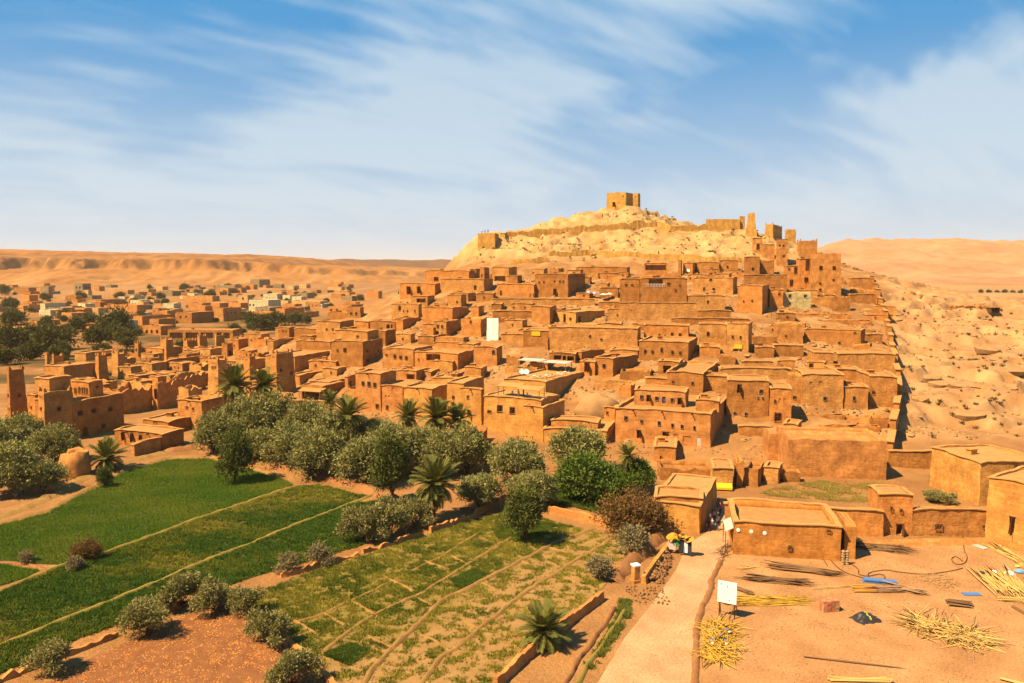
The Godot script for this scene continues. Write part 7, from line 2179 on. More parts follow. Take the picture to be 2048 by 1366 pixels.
	["village_house","tiny far house on the plain below the ridge, upper one","house",-295.31,10.29,-1301.52,22,20.92,7.71,6.44,0,0,0.012,0,0.4,0,3,0,0,0.35,[],"","",""],
	["village_house","tiny far house on the plain below the ridge, lower one","house",-248.53,8.03,-1079.9,22,22.13,7.71,5.34,9,0,0.012,0,0.4,0,3,0,0,0.35,[],"","",""],
	["village_house","small house at the ridge foot near the visitors","house",-163.34,4.31,-899.6,22,15.43,7.71,8.36,0,0,0.012,0,0.4,0,3,0,0,0.35,[],"","",""],
	["village_house","dark house left of the big walled house","house",-227.35,-0.66,-500.64,22,7.71,13.8,6.25,0,0,0.012,0,0.4,0,3,0,0,0.35,[],"","",""],
	["village_house","row house far left at the village back","house",-622.67,6.42,-1001.33,22,26.97,10.29,8.03,0,0,0.012,0,0.4,0,3,0,0,0.35,[],"","",""],
	["village_house","low brown house at the village back centre","house",-498.89,6.42,-1000.82,22,25.59,10.29,4.94,0,0,0.012,0,0.4,0,3,0,0,0.35,[],"","",""],
	["village_house","brown house behind the cream tower house","house",-337.97,2.97,-840.63,22,29.73,10.29,6.21,0,0,0.012,0,0.4,0,3,0,0,0.35,[],"","",""],
	["village_house","small red house right of the white house","house",-207.76,1.06,-724.4,22,13.57,10.29,4.5,1,0,0.012,0,0.4,0,3,0,0,0.35,[],"","",""],
	["village_house","long market shade hall with black openings by the river","house",-185.44,-0.97,-429.5,6,36.63,11.57,5.09,6,0,0.012,0,0.4,0,3,0,0,0.35,[[0,1.03,8.4,0.26,3.48,"o"],[0,10.08,17.41,0.35,3.55,"o"],[0,18.81,25.55,0.42,3.63,"o"],[0,27.5,34.77,0.5,3.69,"o"]],"","",""],
	["mud_house","low flat hut on the rubble slope above the restaurant","house",4.76,9.61,-210,20,4.85,6.43,1.98,0,0,0.012,1,0.2,0,2.5,0,0,0.35,[],"","",""],
	["mud_wall","broken terrace wall across the rubble slope above the restaurant","wall",-1.86,9.37,-210.63,16,8.88,1.29,1.19,0,0.5,0.020,0,0,0,2.5,0,0,0.35,[],"","",""],
	["ruined_house","small ruined room right of the square red house","ruin",-1.64,10.36,-216.85,22,4.1,2.24,2.45,0,0.9,0.012,0,0.2,0,2.5,0,0,0.35,[],"","",""],
	["mud_wall","blank retaining wall behind the great red house","wall",31.61,7.99,-188.61,14,5.3,2.57,2.5,0,0,0.020,1,0,0,2.5,0,0,0.35,[],"","",""],
	["ruined_house","low ruin walls below the five-window house","ruin",26.69,9.14,-196.31,14,7.36,6.43,2.22,0,0.7,0.012,0,0.2,0,2.5,0,0,0.35,[],"","",""],
	["ruined_house","small ruined hut left of the great red house roof","ruin",25.2,6.81,-186.78,22,2.91,3.89,2.37,0,0.6,0.012,0,0.2,0,2.5,0,0,0.35,[],"","",""],
	["mud_wall","long rubble terrace wall above the boulder","wall",20.15,7.87,-192.62,14,8.47,1.29,1.58,0,0.5,0.020,0,0,0,2.5,0,0,0.35,[],"","",""],
	["mud_house","plain back wall behind the white-window house","house",43.6,7.85,-184.11,12,6.26,5.14,3.84,0,0,0.012,1,0.2,0,2.5,0,0,0.35,[],"","",""],
	["mud_wall","broken wall on the ruined slope, upper one","wall",61.05,4.46,-167.57,5,9.29,1.03,1.28,0,0.7,0.020,0,0,0,2.5,0,0,0.35,[],"","",""],
	["mud_wall","broken wall on the ruined slope, lower one","wall",63.19,3.04,-161.98,4,12.02,1.03,1.45,0,0.8,0.020,0,0,0,2.5,0,0,0.35,[],"","",""],
	["ruined_house","low ruin room on the slope under the rough stone houses","ruin",70.47,3.82,-167.26,33.11,4.96,4.49,1.9,0,0.8,0.012,0,0.2,0,2.5,0,0,0.35,[],"","",""],
	["ruined_house","stub of wall under the tall plain house","ruin",74.44,3.32,-163.14,6,3.06,3.86,2.4,0,0.9,0.012,0,0.2,0,2.5,0,0,0.35,[],"","",""],
	["mud_wall","terrace wall under the pale whitish stone house","wall",88.3,19.7,-263.36,5,22.4,1.93,1.97,0,0.4,0.020,0,0,0,2.5,0,0,0.35,[],"","",""],
	["mud_wall","second terrace wall on the slope under the kasbah towers","wall",96.01,18.11,-257.34,4,19.65,1.93,1.93,0,0.5,0.020,0,0,0,2.5,0,0,0.35,[],"","",""],
	["mud_house","small cube hut on the slope near the rampart","house",103.75,14.21,-232.75,6,4.33,6.43,3.22,0,0,0.012,1,0.2,0,2.5,0,0,0.35,[],"","",""],
	["mud_house","stepped house end left of the long house in mid town","house",26.62,12.42,-216.28,18,7.51,7.6,2.16,0,0,0.012,1,0.2,0,2.5,0,0,0.35,[],"","",""],
	["mud_house","little house under the arched-window wall house","house",50.05,12.89,-212,12,5.22,7.71,2.8,0,0,0.012,1,0.2,0,2.5,0,0,0.35,[],"","",""],
	["mud_house","low long house right of the little one in mid town","house",53.5,11.73,-204.64,12,3.78,6.43,2.32,0,0.5,0.012,0,0.2,0,2.5,0,0,0.35,[],"","",""],
	["mud_house","plain terrace house below the orange slit-window house","house",64.91,16.34,-232.29,12,4.28,6.43,3.06,0,0,0.012,1,0.2,0,2.5,0,0,0.35,[],"","",""],
	["mud_house","blank house between the sign tower and the ruined courtyard","house",64.98,12.72,-212.08,10,4.68,6.43,2.94,0,0,0.012,1,0.2,0,2.5,0,0,0.35,[],"","",""],
	["mud_house","small flat house in the left flank below the ridge","house",-46.34,12.47,-260.27,22,6.52,2.6,2.92,0,0,0.012,1,0.2,0,2.5,0,0,0.35,[],"","",""],
	["mud_house","tiny lit house on the left flank above the big square house","house",-36.73,12.82,-252.51,22,5.36,2.66,3.15,0,0,0.012,1,0.2,0,2.5,0,0,0.35,[[0,2.06,2.6,1.09,1.88,"w"]],"","",""],
	["mud_house","low flat house behind the four-window house","house",-29.14,12.84,-245.84,22,5.68,7.71,3.07,0,0,0.012,1,0.2,0,2.5,0,0,0.35,[],"","",""],
	["mud_house","house end above the pinkish wing","house",-25.06,6.88,-214.04,20,3.55,6.43,2.16,0,0,0.012,1,0.2,0,2.5,0,0,0.35,[],"","",""],
	["mud_house","flat mud roof house between the loggia and the ochre terrace","house",-12.42,7.78,-209.9,22,4.62,4.25,2.77,0,0,0.012,1,0.2,0,2.5,0,0,0.35,[],"","",""],
	["mud_house","low yellowish house above the ochre terrace block","house",-21.38,8.38,-217.97,22,5.62,7.71,3.01,2,0,0.012,1,0.2,0,2.5,0,0,0.35,[],"","",""],
	["mud_house","small house below the upper retaining wall","house",-2.23,17.11,-254.39,22,5.98,4.41,3.17,0,0,0.012,1,0.2,0,2.5,0,0,0.35,[[0,2.31,2.83,1.11,1.89,"w"]],"","",""],
	["mud_house","terrace house under the parasol terrace","house",31.11,19.86,-260.52,12,7.63,7.71,3.57,0,0,0.012,1,0.2,0,2.5,0,0,0.35,[[0,3.02,3.5,1.25,1.89,"w"]],"","",""],
	["mud_house","small house on the slope above the great retaining wall","house",32.19,25.83,-293.25,10,6.58,7.71,3.82,0,0,0.012,1,0.2,0,2.5,0,0,0.35,[[0,2.48,3.02,1.44,2.17,"w"]],"","",""],
	["mud_house","low house behind the kasbah front house","house",88.93,34.73,-343.8,10,7.58,6.43,5.52,0,0,0.012,1,0.2,0,2.5,0,0,0.35,[[0,2.76,3.59,2.02,3.09,"w"]],"","",""]]
var FIELDS := {
	"barley": PackedVector2Array([Vector2(-73.23,-105.31),Vector2(-72.29,-110.18),Vector2(-68.88,-115.76),Vector2(-69.17,-125.23),Vector2(-68.73,-132.75),Vector2(-69.33,-140.5),Vector2(-65.06,-149.57),Vector2(-58.14,-150.38),Vector2(-50.77,-144.52),Vector2(-39.33,-135.02),Vector2(-36.73,-131.49),Vector2(-40.04,-124.67),Vector2(-44.81,-115.76),Vector2(-48.69,-106.95),Vector2(-51.94,-99.91),Vector2(-55.07,-95.19),Vector2(-59.26,-95.52),Vector2(-63.59,-96.54),Vector2(-66.97,-96.03)]),
	"barley_corner": PackedVector2Array([Vector2(-65.96,-94.53),Vector2(-62.73,-95.19),Vector2(-56.68,-93.23),Vector2(-56.65,-91.19),Vector2(-58.56,-88.65),Vector2(-60.28,-86.11)]),
	"alfalfa_wide": PackedVector2Array([Vector2(-35.31,-130.56),Vector2(-32.28,-131.81),Vector2(-24.36,-125.52),Vector2(-23.17,-124.67),Vector2(-25.13,-121.37),Vector2(-30.56,-111.75),Vector2(-35.42,-101.96),Vector2(-39.37,-94.69),Vector2(-41.62,-89.38),Vector2(-44.84,-83.05),Vector2(-47.34,-78.56),Vector2(-49.35,-74.2),Vector2(-50.49,-71.6),Vector2(-58.65,-83.7),Vector2(-57.29,-86.66),Vector2(-54.52,-94.2),Vector2(-51.48,-99),Vector2(-48.24,-105.92),Vector2(-44.35,-114.55),Vector2(-39.61,-123.28)]),
	"alfalfa_narrow": PackedVector2Array([Vector2(-24.92,-120.31),Vector2(-20.65,-122.45),Vector2(-17.26,-115.27),Vector2(-19.01,-104.3),Vector2(-19.65,-102.35),Vector2(-24.97,-96.54),Vector2(-28.03,-94.04),Vector2(-32.65,-88.65),Vector2(-36.59,-85.7),Vector2(-39.11,-80.32),Vector2(-42.64,-75.24),Vector2(-43.98,-72.19),Vector2(-45.86,-68.73),Vector2(-46.75,-66.07),Vector2(-50.1,-71.03),Vector2(-48.96,-73.58),Vector2(-46.95,-77.87),Vector2(-44.45,-82.29),Vector2(-41.23,-88.5),Vector2(-38.98,-93.71),Vector2(-35.04,-100.83),Vector2(-30.2,-110.4)]),
	"plots": PackedVector2Array([Vector2(-26.83,-89.68),Vector2(-23.21,-93.87),Vector2(-18.07,-99),Vector2(-14.22,-103.51),Vector2(-8.72,-109.74),Vector2(-5.01,-113.37),Vector2(-1.05,-116.74),Vector2(4.09,-114.08),Vector2(6.16,-111.75),Vector2(14.59,-105.31),Vector2(15.64,-102.35),Vector2(13.23,-95.19),Vector2(9.51,-86.11),Vector2(3.79,-76.87),Vector2(-1.06,-68.02),Vector2(-1.64,-64.29),Vector2(-13.62,-64.29),Vector2(-17.57,-70.28),Vector2(-20.92,-74.2),Vector2(-27.85,-82.17),Vector2(-28.64,-85.42)]),
	"green_plot_a": PackedVector2Array([Vector2(-6.94,-90.43),Vector2(-4.46,-93.55),Vector2(-3.08,-91.96),Vector2(-3.7,-89.68),Vector2(-5.86,-87.22)]),
	"green_plot_b": PackedVector2Array([Vector2(-2.71,-108.44),Vector2(0.43,-112.9),Vector2(4.01,-111.75),Vector2(6.24,-110.63),Vector2(4.12,-105.31),Vector2(1.06,-103.31),Vector2(-1.61,-104.3)]),
	"green_plot_c": PackedVector2Array([Vector2(-17.56,-72.19),Vector2(-15.61,-74.2),Vector2(-13.74,-73.18),Vector2(-14.82,-70.28)]),
	"back_garden": PackedVector2Array([Vector2(6.31,-130.25),Vector2(10.72,-133.4),Vector2(18.36,-127.25),Vector2(17.76,-123),Vector2(14.03,-114.79),Vector2(9.59,-119.01),Vector2(5.48,-120.84)]),
	"ploughed": PackedVector2Array([Vector2(-31.74,-84.09),Vector2(-27.53,-81.17),Vector2(-20.72,-73.48),Vector2(-17.24,-68.91),Vector2(-14.04,-64.29),Vector2(-40.51,-64.29),Vector2(-39.99,-70.28),Vector2(-36.59,-75.78),Vector2(-33.83,-81.17)]),
	"road": PackedVector2Array([Vector2(26.66,-107.16),Vector2(23.15,-102.73),Vector2(19.76,-93.55),Vector2(15.66,-84.75),Vector2(11.11,-75.78),Vector2(7.48,-67.07),Vector2(6.1,-63.9),Vector2(14.96,-63.9),Vector2(17.31,-73.18),Vector2(19.21,-79.73),Vector2(23.2,-90.43),Vector2(26.89,-98.64),Vector2(29.56,-104.7),Vector2(31.47,-110.63),Vector2(33.4,-123.04),Vector2(32.54,-123.03)]),
	"dry_yard": PackedVector2Array([Vector2(44.51,-130.17),Vector2(52.58,-133.92),Vector2(63.37,-132.33),Vector2(56.63,-120.38),Vector2(49.23,-123.12),Vector2(38.25,-125.87)]),
	"ditch": PackedVector2Array([Vector2(11.83,-84.75),Vector2(13.03,-84.75),Vector2(12.17,-80.32),Vector2(9.75,-74.72),Vector2(7.27,-69.36),Vector2(6.37,-69.36),Vector2(8.84,-75.24),Vector2(10.82,-80.32)]),
	"yard": PackedVector2Array([Vector2(23.55,-90.43),Vector2(27.04,-98.29),Vector2(28.99,-101.21),Vector2(30.96,-103.51),Vector2(46.24,-103.51),Vector2(54.42,-103.9),Vector2(65.27,-103.12),Vector2(70.74,-100.46),Vector2(45.02,-62.76),Vector2(14.95,-62.76),Vector2(17.55,-73.18),Vector2(19.47,-79.73)])}
const BUNDS := [
	["earth_bund","long pale bund between the barley and the wide alfalfa strip",[[-35.89,-131.81],[-39.87,-124.11],[-44.63,-115.27],[-48.51,-106.54],[-51.75,-99.54],[-54.89,-94.86],[-57.47,-86.94],[-58.83,-83.96]],0.75,0.34,"grassy"],
	["earth_bund","long pale bund between the two alfalfa strips",[[-21.44,-127.25],[-25.02,-120.84],[-30.38,-111.07],[-35.23,-101.4],[-39.18,-94.2],[-41.42,-88.94],[-44.64,-82.67],[-47.14,-78.21],[-49.15,-73.89],[-50.36,-71.41]],0.7,0.3,"grassy"],
	["earth_bund","short earth strip crossing the barley at the left",[[-64.61,-96.2],[-59.16,-95.36],[-56.05,-93.39],[-56.38,-90.73],[-58.01,-87.79]],0.8,0.2,"red"],
	["earth_bund","grassy edge bank along the barley field beside the dirt track",[[-74.2,-106.74],[-73.14,-111.53],[-69.74,-117.24],[-70.1,-126.96],[-69.71,-134.69],[-70.38,-142.66],[-65.93,-151.61],[-59.07,-152.86],[-51.55,-146.81],[-39.9,-137.02]],1.6,0.34,""],
	["earth_bund","middle long bund through the gridded plots",[[11.58,-108.87],[5.68,-102.93],[-1.43,-92.75],[-7.83,-84.09],[-9.47,-78.56],[-11.28,-74.2],[-12.61,-69.36],[-12.93,-65.09]],0.8,0.34,""],
	["earth_bund","right long bund through the gridded plots",[[13.58,-105.31],[9.98,-99.54],[4.47,-91.19],[-0.75,-82.8],[-4.13,-75.78],[-6.67,-71.22],[-8.35,-65.9]],0.8,0.34,""],
	["earth_bund","upper long bund through the greener plots",[[0.41,-105.31],[-2.21,-101.4],[-6.26,-93.55],[-9.75,-86.8],[-13.5,-82.17],[-16.26,-77.42],[-18.02,-72.19]],0.6,0.27,""],
	["earth_bund","faint bund through the greenest plots",[[-4.41,-107.37],[-9.05,-97.76],[-13.16,-91.19],[-16.77,-85.42],[-20.11,-80.93],[-22.95,-77.99]],0.5,0.22,""],
	["earth_bund","short cross bund below the crumbling wall",[[-7.84,-98.29],[-6.28,-96.12],[-4.8,-94.36]],0.5,0.24,""],
	["earth_bund","short cross bund left of the dense dark plot",[[-11.47,-96.89],[-9.42,-95.02],[-7.47,-93.55]],0.5,0.24,""],
	["earth_bund","cross bund in the upper left plots",[[-15.64,-91.96],[-13.17,-89.16],[-10.87,-86.8]],0.5,0.24,""],
	["earth_bund","cross bund halfway down the left plots",[[-18.02,-84.75],[-15.79,-82.35],[-13.73,-80.32]],0.5,0.24,""],
	["earth_bund","cross bund near the pointed stone",[[-20.26,-81.54],[-18.51,-79.61],[-16.88,-77.99]],0.5,0.24,""],
	["earth_bund","cross bund in the lower middle plots",[[-14.31,-76.32],[-12.67,-74.61],[-11.13,-73.18]],0.5,0.24,""],
	["earth_bund","cross bund at the tip of the dense dark plot",[[-3.7,-89.68],[-2.51,-88.43],[-1.36,-87.5]],0.5,0.24,""],
	["earth_bund","cross bund near the bottom middle",[[-9.11,-76.32],[-7.46,-74.61],[-5.9,-73.18]],0.5,0.24,""],
	["earth_bund","cross bund right of the dense dark plot",[[1,-96.89],[2.2,-95.02],[3.37,-93.55]],0.5,0.24,""],
	["earth_bund","cross bund in the upper right corner",[[4.95,-101.4],[6.48,-99.82],[7.99,-98.64]],0.5,0.24,""],
	["earth_bund","cross bund left of the lone young tree",[[-1.72,-111.75],[-0.28,-109.85],[1.11,-108.44]],0.5,0.24,""],
	["earth_bund","cross bund left of the trunkless palm",[[-5.37,-79.73],[-4.01,-78.33],[-2.7,-77.2]],0.5,0.24,""],
	["earth_bund","cross bund at the left corner of the plots",[[-22.41,-79.73],[-20.57,-77.59],[-18.88,-75.78]],0.5,0.24,""],
	["earth_bund","cross bund in the middle of the plots",[[-11.34,-86.11],[-9.75,-84.29],[-8.25,-82.8]],0.5,0.24,""],
	["earth_bund","cross bund beside the gatepost corner",[[5.94,-91.19],[7.01,-89.9],[8.09,-88.94]],0.5,0.24,""],
	["earth_bund","tiny bund stub beside the lone young tree",[[-2.52,-100.46],[-1.73,-101.68],[-0.93,-103.31]],0.5,0.24,""],
	["earth_bund","dusty embankment below the olive grove",[[-68.72,-155.85],[-63.52,-160.31],[-53.83,-152.86],[-42.46,-143.77],[-33.69,-137.71],[-25.26,-130.25],[-18.39,-123]],3.2,0.94,"red"],
	["earth_bund","dusty track bank left of the barley",[[-76.52,-110.18],[-74.09,-117.74],[-73.41,-125.8],[-74.38,-136.69],[-72.66,-147.59],[-68.72,-155.85]],3.0,0.41,""],
	["earth_bund","reddish berm between the gridded plots and the road",[[11.62,-89.68],[14.63,-95.52],[18.14,-102.35],[21.53,-108.01]],2.6,1.22,"red"],
	["earth_bund","raised lip along the left side of the road ditch",[[11.14,-82.8],[8.81,-77.2],[6.3,-71.22],[4.13,-65.9]],0.6,0.41,"red"],
	["earth_bund","raised lip along the right side of the road ditch",[[12.42,-82.8],[9.83,-76.54],[7.27,-70.74],[4.93,-65.09]],0.6,0.34,"grassy"],
	["earth_bund","yard edge bank along the right side of the road",[[25.92,-96.89],[23.3,-90.13],[19.31,-79.49],[17.45,-73.18],[15.26,-64.29]],0.9,0.38,"red"]]
const TREES := [
	["olive","olive_tree","olive at the left end of the grove beside the barley","tree",-58.82,-155.85,1.020,"olive trees of the grove",1.0],
	["olive","olive_tree","olive left of centre in the grove under the first palm","tree",-55.45,-162.66,1.259,"olive trees of the grove",1.0],
	["olive","olive_tree","olive below the great corner tower","tree",-50.92,-167.55,1.247,"olive trees of the grove",1.0],
	["olive","olive_tree","front olive behind the lone field tree","tree",-47.32,-147.59,0.878,"olive trees of the grove",1.0],
	["olive","olive_tree","front olive over the dusty embankment left","tree",-39.71,-143.77,1.070,"olive trees of the grove",1.0],
	["olive","olive_tree","front olive in the middle of the grove","tree",-32.75,-136.69,1.058,"olive trees of the grove",1.0],
	["olive","olive_tree","back olive below the shop awning","tree",-42.75,-162.67,1.162,"olive trees of the grove",1.0],
	["olive","olive_tree","back olive left of the tall-trunked palm","tree",-34.86,-155.85,1.067,"olive trees of the grove",1.0],
	["olive","olive_tree","front olive right of the tall-trunked palm","tree",-24.58,-133.39,1.072,"olive trees of the grove",1.0],
	["olive","olive_tree","broad olive below the pinkish houses","tree",-20.63,-138.39,1.133,"olive trees of the grove",1.0],
	["olive","olive_tree","olive below the palm cluster left","tree",-16.38,-143.77,0.963,"olive trees of the grove",1.0],
	["olive","olive_tree","olive behind the big foreground palm","tree",-12.25,-138.39,0.989,"olive trees of the grove",1.0],
	["olive","olive_tree","olive right of the big foreground palm","tree",-7.94,-140.14,1.043,"olive trees of the grove",1.0],
	["olive","olive_tree","small olive beneath the tall-trunked palm crown","tree",-33.46,-162.67,0.871,"olive trees of the grove",1.0],
	["olive","olive_tree","small back olive below the three-window house","tree",-26.71,-158.07,0.847,"olive trees of the grove",1.0],
	["olive","olive_tree","round olive below the restaurant front","tree",0.93,-132.44,0.985,"olive trees of the grove",1.0],
	["olive","olive_tree","dense olive before the low ochre house","tree",12.14,-140.15,1.126,"olive trees of the grove",1.0],
	["olive","olive_tree","olive at the end of the crumbling field wall","tree",-4.97,-117.74,0.736,"olive trees of the grove",1.0],
	["olive","olive_tree","pale olive behind the gridded plots","tree",2.87,-118.25,0.774,"olive trees of the grove",1.0],
	["young","upright_shrub","dark upright shrub left of the big palm","shrub",-18.81,-122.18,1.111,"",1.35],
	["young","field_tree","dark tree standing alone in the barley field","tree",-47.11,-133.39,1.137,"",1.15],
	["young","young_tree","lone young tree among the gridded plots","tree",1.85,-102.93,1.053,"",1.0],
	["young","small_bush","tiny bush at the barley edge by the ruined kiln","bush",-67.63,-130.25,0.481,"",1.0],
	["lush","leafy_tree","bright green leafy tree in the back garden","tree",11.35,-121.64,1.267,"",1.0],
	["lush","leafy_tree","dark green tree under the leaning palm","tree",19.82,-127.25,0.901,"",1.0],
	["lush","green_bush","green bush at the foot of the leaning palm","bush",15.56,-123,0.717,"",1.0],
	["rust","thorn_bush","rusty brown thorn bush beside the flat-roofed shop","bush",16.98,-106.74,1.092,"",1.0],
	["wispy","twiggy_shrub","bare grey twiggy shrub below the rusty bush","shrub",15.53,-99,1.092,"",1.0],
	["wispy","dry_shrub","pale dry shrub near the gatepost","shrub",9.97,-90.43,0.864,"",1.0],
	["shrub","grey_bush","grey-green bush left on the crumbling wall","bush",-19.63,-103.31,1.136,"",1.0],
	["shrub","grey_bush","grey-green bush in the middle on the crumbling wall","bush",-16.82,-105.31,1.264,"",1.0],
	["shrub","grey_bush","grey-green bush right on the crumbling wall","bush",-13.76,-109.52,0.986,"",1.0],
	["olive","olive_tree","olive in front of the far left tower","tree",-97.93,-155.85,1.020,"olive trees at the left edge",1.0],
	["olive","olive_tree","olive below the broad mud tower","tree",-85.99,-147.59,0.878,"olive trees at the left edge",1.0],
	["olive","olive_tree","big olive at the left edge above the barley","tree",-81.14,-127.25,1.098,"olive trees at the left edge",1.0],
	["olive","olive_tree","smaller olive beside the big left-edge olive","tree",-76.27,-127.25,0.682,"olive trees at the left edge",1.0],
	["olive","olive_tree","olive cut by the left frame edge","tree",-96.75,-145.65,1.084,"olive trees at the left edge",1.0],
	["shrub","grey_shrub","grey shrub on the broken wall above the ploughed plot","shrub",-35.75,-76.1,0.875,"grey shrubs around the ploughed plot",1.0],
	["shrub","grey_shrub","tall grey shrub at the top of the ploughed plot","shrub",-35.29,-82.8,0.869,"grey shrubs around the ploughed plot",1.0],
	["shrub","grey_shrub","dark grey shrub at the corner of the ploughed plot","shrub",-31.74,-81.91,0.819,"grey shrubs around the ploughed plot",1.0],
	["shrub","grey_shrub","pale grey shrub near the lower left corner","shrub",-41.26,-68.91,0.689,"grey shrubs around the ploughed plot",1.0],
	["shrub","grey_shrub","grey shrub where the plots meet","shrub",-27.91,-81.54,0.693,"grey shrubs around the ploughed plot",1.0],
	["shrub","grey_shrub","brownish shrub beside the pointed stone","shrub",-23.57,-74.2,0.779,"grey shrubs around the ploughed plot",1.0],
	["shrub","grey_shrub","big grey shrub at the bottom beside the plots","shrub",-19,-66.32,0.763,"grey shrubs around the ploughed plot",1.0],
	["rust","red_bush","reddish brown bush in the barley field","bush",-52.9,-97.23,0.460,"",1.0],
	["wispy","grey_sapling","thin grey sapling in the barley, the left one","shrub",-59.87,-96.03,0.494,"",1.0],
	["wispy","grey_sapling","thin grey sapling in the barley, the right one","shrub",-52.53,-93.55,0.516,"",1.0],
	["wispy","dry_reeds","dry reeds along the crumbling wall, upper clump","reeds",-23.52,-95.19,0.770,"",1.0],
	["wispy","dry_reeds","dry reeds along the crumbling wall, lower clump","reeds",-26.82,-92.75,0.682,"",1.0],
	["shrub","yard_shrub","wide yellow green shrub in the walled yard, front one","shrub",66.56,-121.69,0.913,"",0.5],
	["shrub","yard_shrub","yellow green shrub in the walled yard, back one","shrub",73.2,-132.57,0.862,"",0.5],
	["distant","far_tree","leafy tree right of the riverside house with three dark windows at the left edge","tree",-235.86,-374.03,1.519,"trees across the river",1.0],
	["distant","far_tree","leafy tree right of the low house with a big pale roof behind the riverside trees","tree",-242.4,-400.58,1.252,"trees across the river",1.0],
	["distant","far_tree","leafy tree right of the low dark wall house between the river trees","tree",-214.21,-373.14,1.749,"trees across the river",1.0],
	["distant","far_tree","leafy tree left of the dark long house above the river trees","tree",-259.64,-473.91,1.185,"trees across the river",1.0],
	["distant","far_tree","leafy tree left of the low house with a big pale roof behind the riverside trees","tree",-328.78,-528.1,1.485,"trees across the river",1.0],
	["distant","far_tree","leafy tree left of the low dark wall house between the river trees","tree",-285.69,-490.72,1.073,"trees across the river",1.0],
	["distant","far_tree","leafy tree right of the dark long house above the river trees","tree",-207.05,-400.28,1.376,"trees across the river",1.0],
	["distant","far_tree","leafy tree left of the cream upright house with small windows near the arcaded inn","tree",-226.81,-458.45,1.862,"trees across the river",1.0],
	["distant","far_tree","leafy tree right of the cream upright house with small windows near the arcaded inn","tree",-194.17,-399.63,1.124,"trees across the river",1.0],
	["distant","far_tree","leafy tree left of the small lit house left of the arcaded inn","tree",-279.28,-528.32,1.156,"trees across the river",1.0],
	["distant","far_tree","leafy tree right of the low walled house in front of the white end wall","tree",-323.12,-577.38,1.083,"trees across the river",1.0],
	["distant","far_tree","little tree right of the dark-fronted house behind the arcaded inn","tree",-268.91,-577.38,0.902,"trees across the river",1.0],
	["distant","far_tree","little tree left of the brown house behind the cream tower house","tree",-450.08,-1103.05,1.206,"trees across the river",1.0],
	["distant","far_tree","little tree right of the brown house behind the cream tower house","tree",-379.97,-967.69,0.907,"trees across the river",1.0],
	["distant","far_tree","little tree right of the brown house behind the cream tower house","tree",-326.43,-865.29,1.352,"trees across the river",1.0],
	["distant","far_tree","leafy tree right of the orange garden-wall house below the white house","tree",-167.8,-511.14,1.278,"trees across the river",1.0],
	["distant","far_tree","leafy tree left of the big dark-sided house with a buttressed corner","tree",-154.99,-495.63,1.394,"trees across the river",1.0],
	["distant","far_tree","leafy tree right of the big dark-sided house with a buttressed corner","tree",-151.42,-515.33,1.288,"trees across the river",1.0],
	["distant","far_tree","leafy tree left of the low dark shed right of the buttressed house","tree",-144.58,-531.83,1.163,"trees across the river",1.0],
	["distant","far_tree","little tree right of the low dark shed right of the buttressed house","tree",-142.2,-551.1,0.861,"trees across the river",1.0],
	["distant","far_tree","leafy tree left of the orange garden-wall house below the white house","tree",-161.98,-466.35,0.874,"trees across the river",1.0],
	["distant","far_tree","little tree left of the grey long house at the village back","tree",-380.48,-865.29,1.082,"trees across the river",1.0],
	["distant","far_tree","little tree left of the pink plastered front of the unfinished house","tree",-466.95,-865.29,1.217,"trees across the river",1.0],
	["distant","far_tree","little tree right of the grey-brown two-storey house far left of the village","tree",-504.78,-865.29,1.082,"trees across the river",1.0],
	["distant","far_tree","leafy tree left of the row house far left at the village back","tree",-442.64,-705.08,1.542,"trees across the river",1.0],
	["distant","far_tree","little tree left of the whitish-blue cube house in the village middle","tree",-423.72,-865.29,1.082,"trees across the river",1.0],
	["distant","far_tree","little tree left of the peach cube house beside the whitish-blue one","tree",-367.43,-779.76,0.975,"trees across the river",1.0],
	["distant","far_tree","little tree right of the grey house with trees on the far plain","tree",-403.98,-1138.09,1.067,"trees across the river",1.0],
	["distant","far_tree","little tree left of the grey lone house on the plain behind the village","tree",-377.82,-1103.05,1.034,"trees across the river",1.0],
	["distant","far_tree","little tree left of the pale roofed hall behind the buttressed house","tree",-274.25,-967.69,0.756,"trees across the river",1.0],
	["distant","far_tree","little tree left of the tiny far house on the plain below the ridge, lower one","tree",-244.35,-945.36,0.739,"trees across the river",1.0],
	["distant","far_tree","little tree left of the small house at the ridge foot near the visitors","tree",-180.51,-865.29,0.676,"trees across the river",1.0],
	["distant","far_tree","little tree left of the small house at the ridge foot near the visitors","tree",-160.86,-847.09,0.794,"trees across the river",1.0],
	["distant","far_tree","little tree right of the grey long house at the village back","tree",-338.19,-779.76,0.853,"trees across the river",1.0],
	["distant","far_tree","leafy tree right of the low house with a big pale roof behind the riverside trees","tree",-196.16,-323.62,1.011,"trees across the river",1.0],
	["distant","far_tree","leafy tree right of the riverside house with three dark windows at the left edge","tree",-192.3,-302.92,0.852,"trees across the river",1.0],
	["distant","far_tree","leafy tree right of the low dark wall house between the river trees","tree",-189.99,-334.33,0.940,"trees across the river",1.0],
	["distant","far_tree","leafy tree right of the small lit house left of the arcaded inn","tree",-262.74,-528.32,0.991,"trees across the river",1.0],
	["distant","far_tree","little tree right of the tiny far house on the plain below the ridge, lower one","tree",-208.12,-1029.28,0.643,"trees across the river",1.0],
	["distant","far_tree","little tree right of the small house at the ridge foot near the visitors","tree",-159.48,-967.69,0.605,"trees across the river",1.0],
	["distant","far_tree","little tree left of the row house far left at the village back","tree",-612.54,-967.69,1.512,"trees across the river",1.0],
	["distant","far_tree","little tree left of the grey long house at the village back","tree",-514.02,-1138.09,0.889,"trees across the river",1.0],
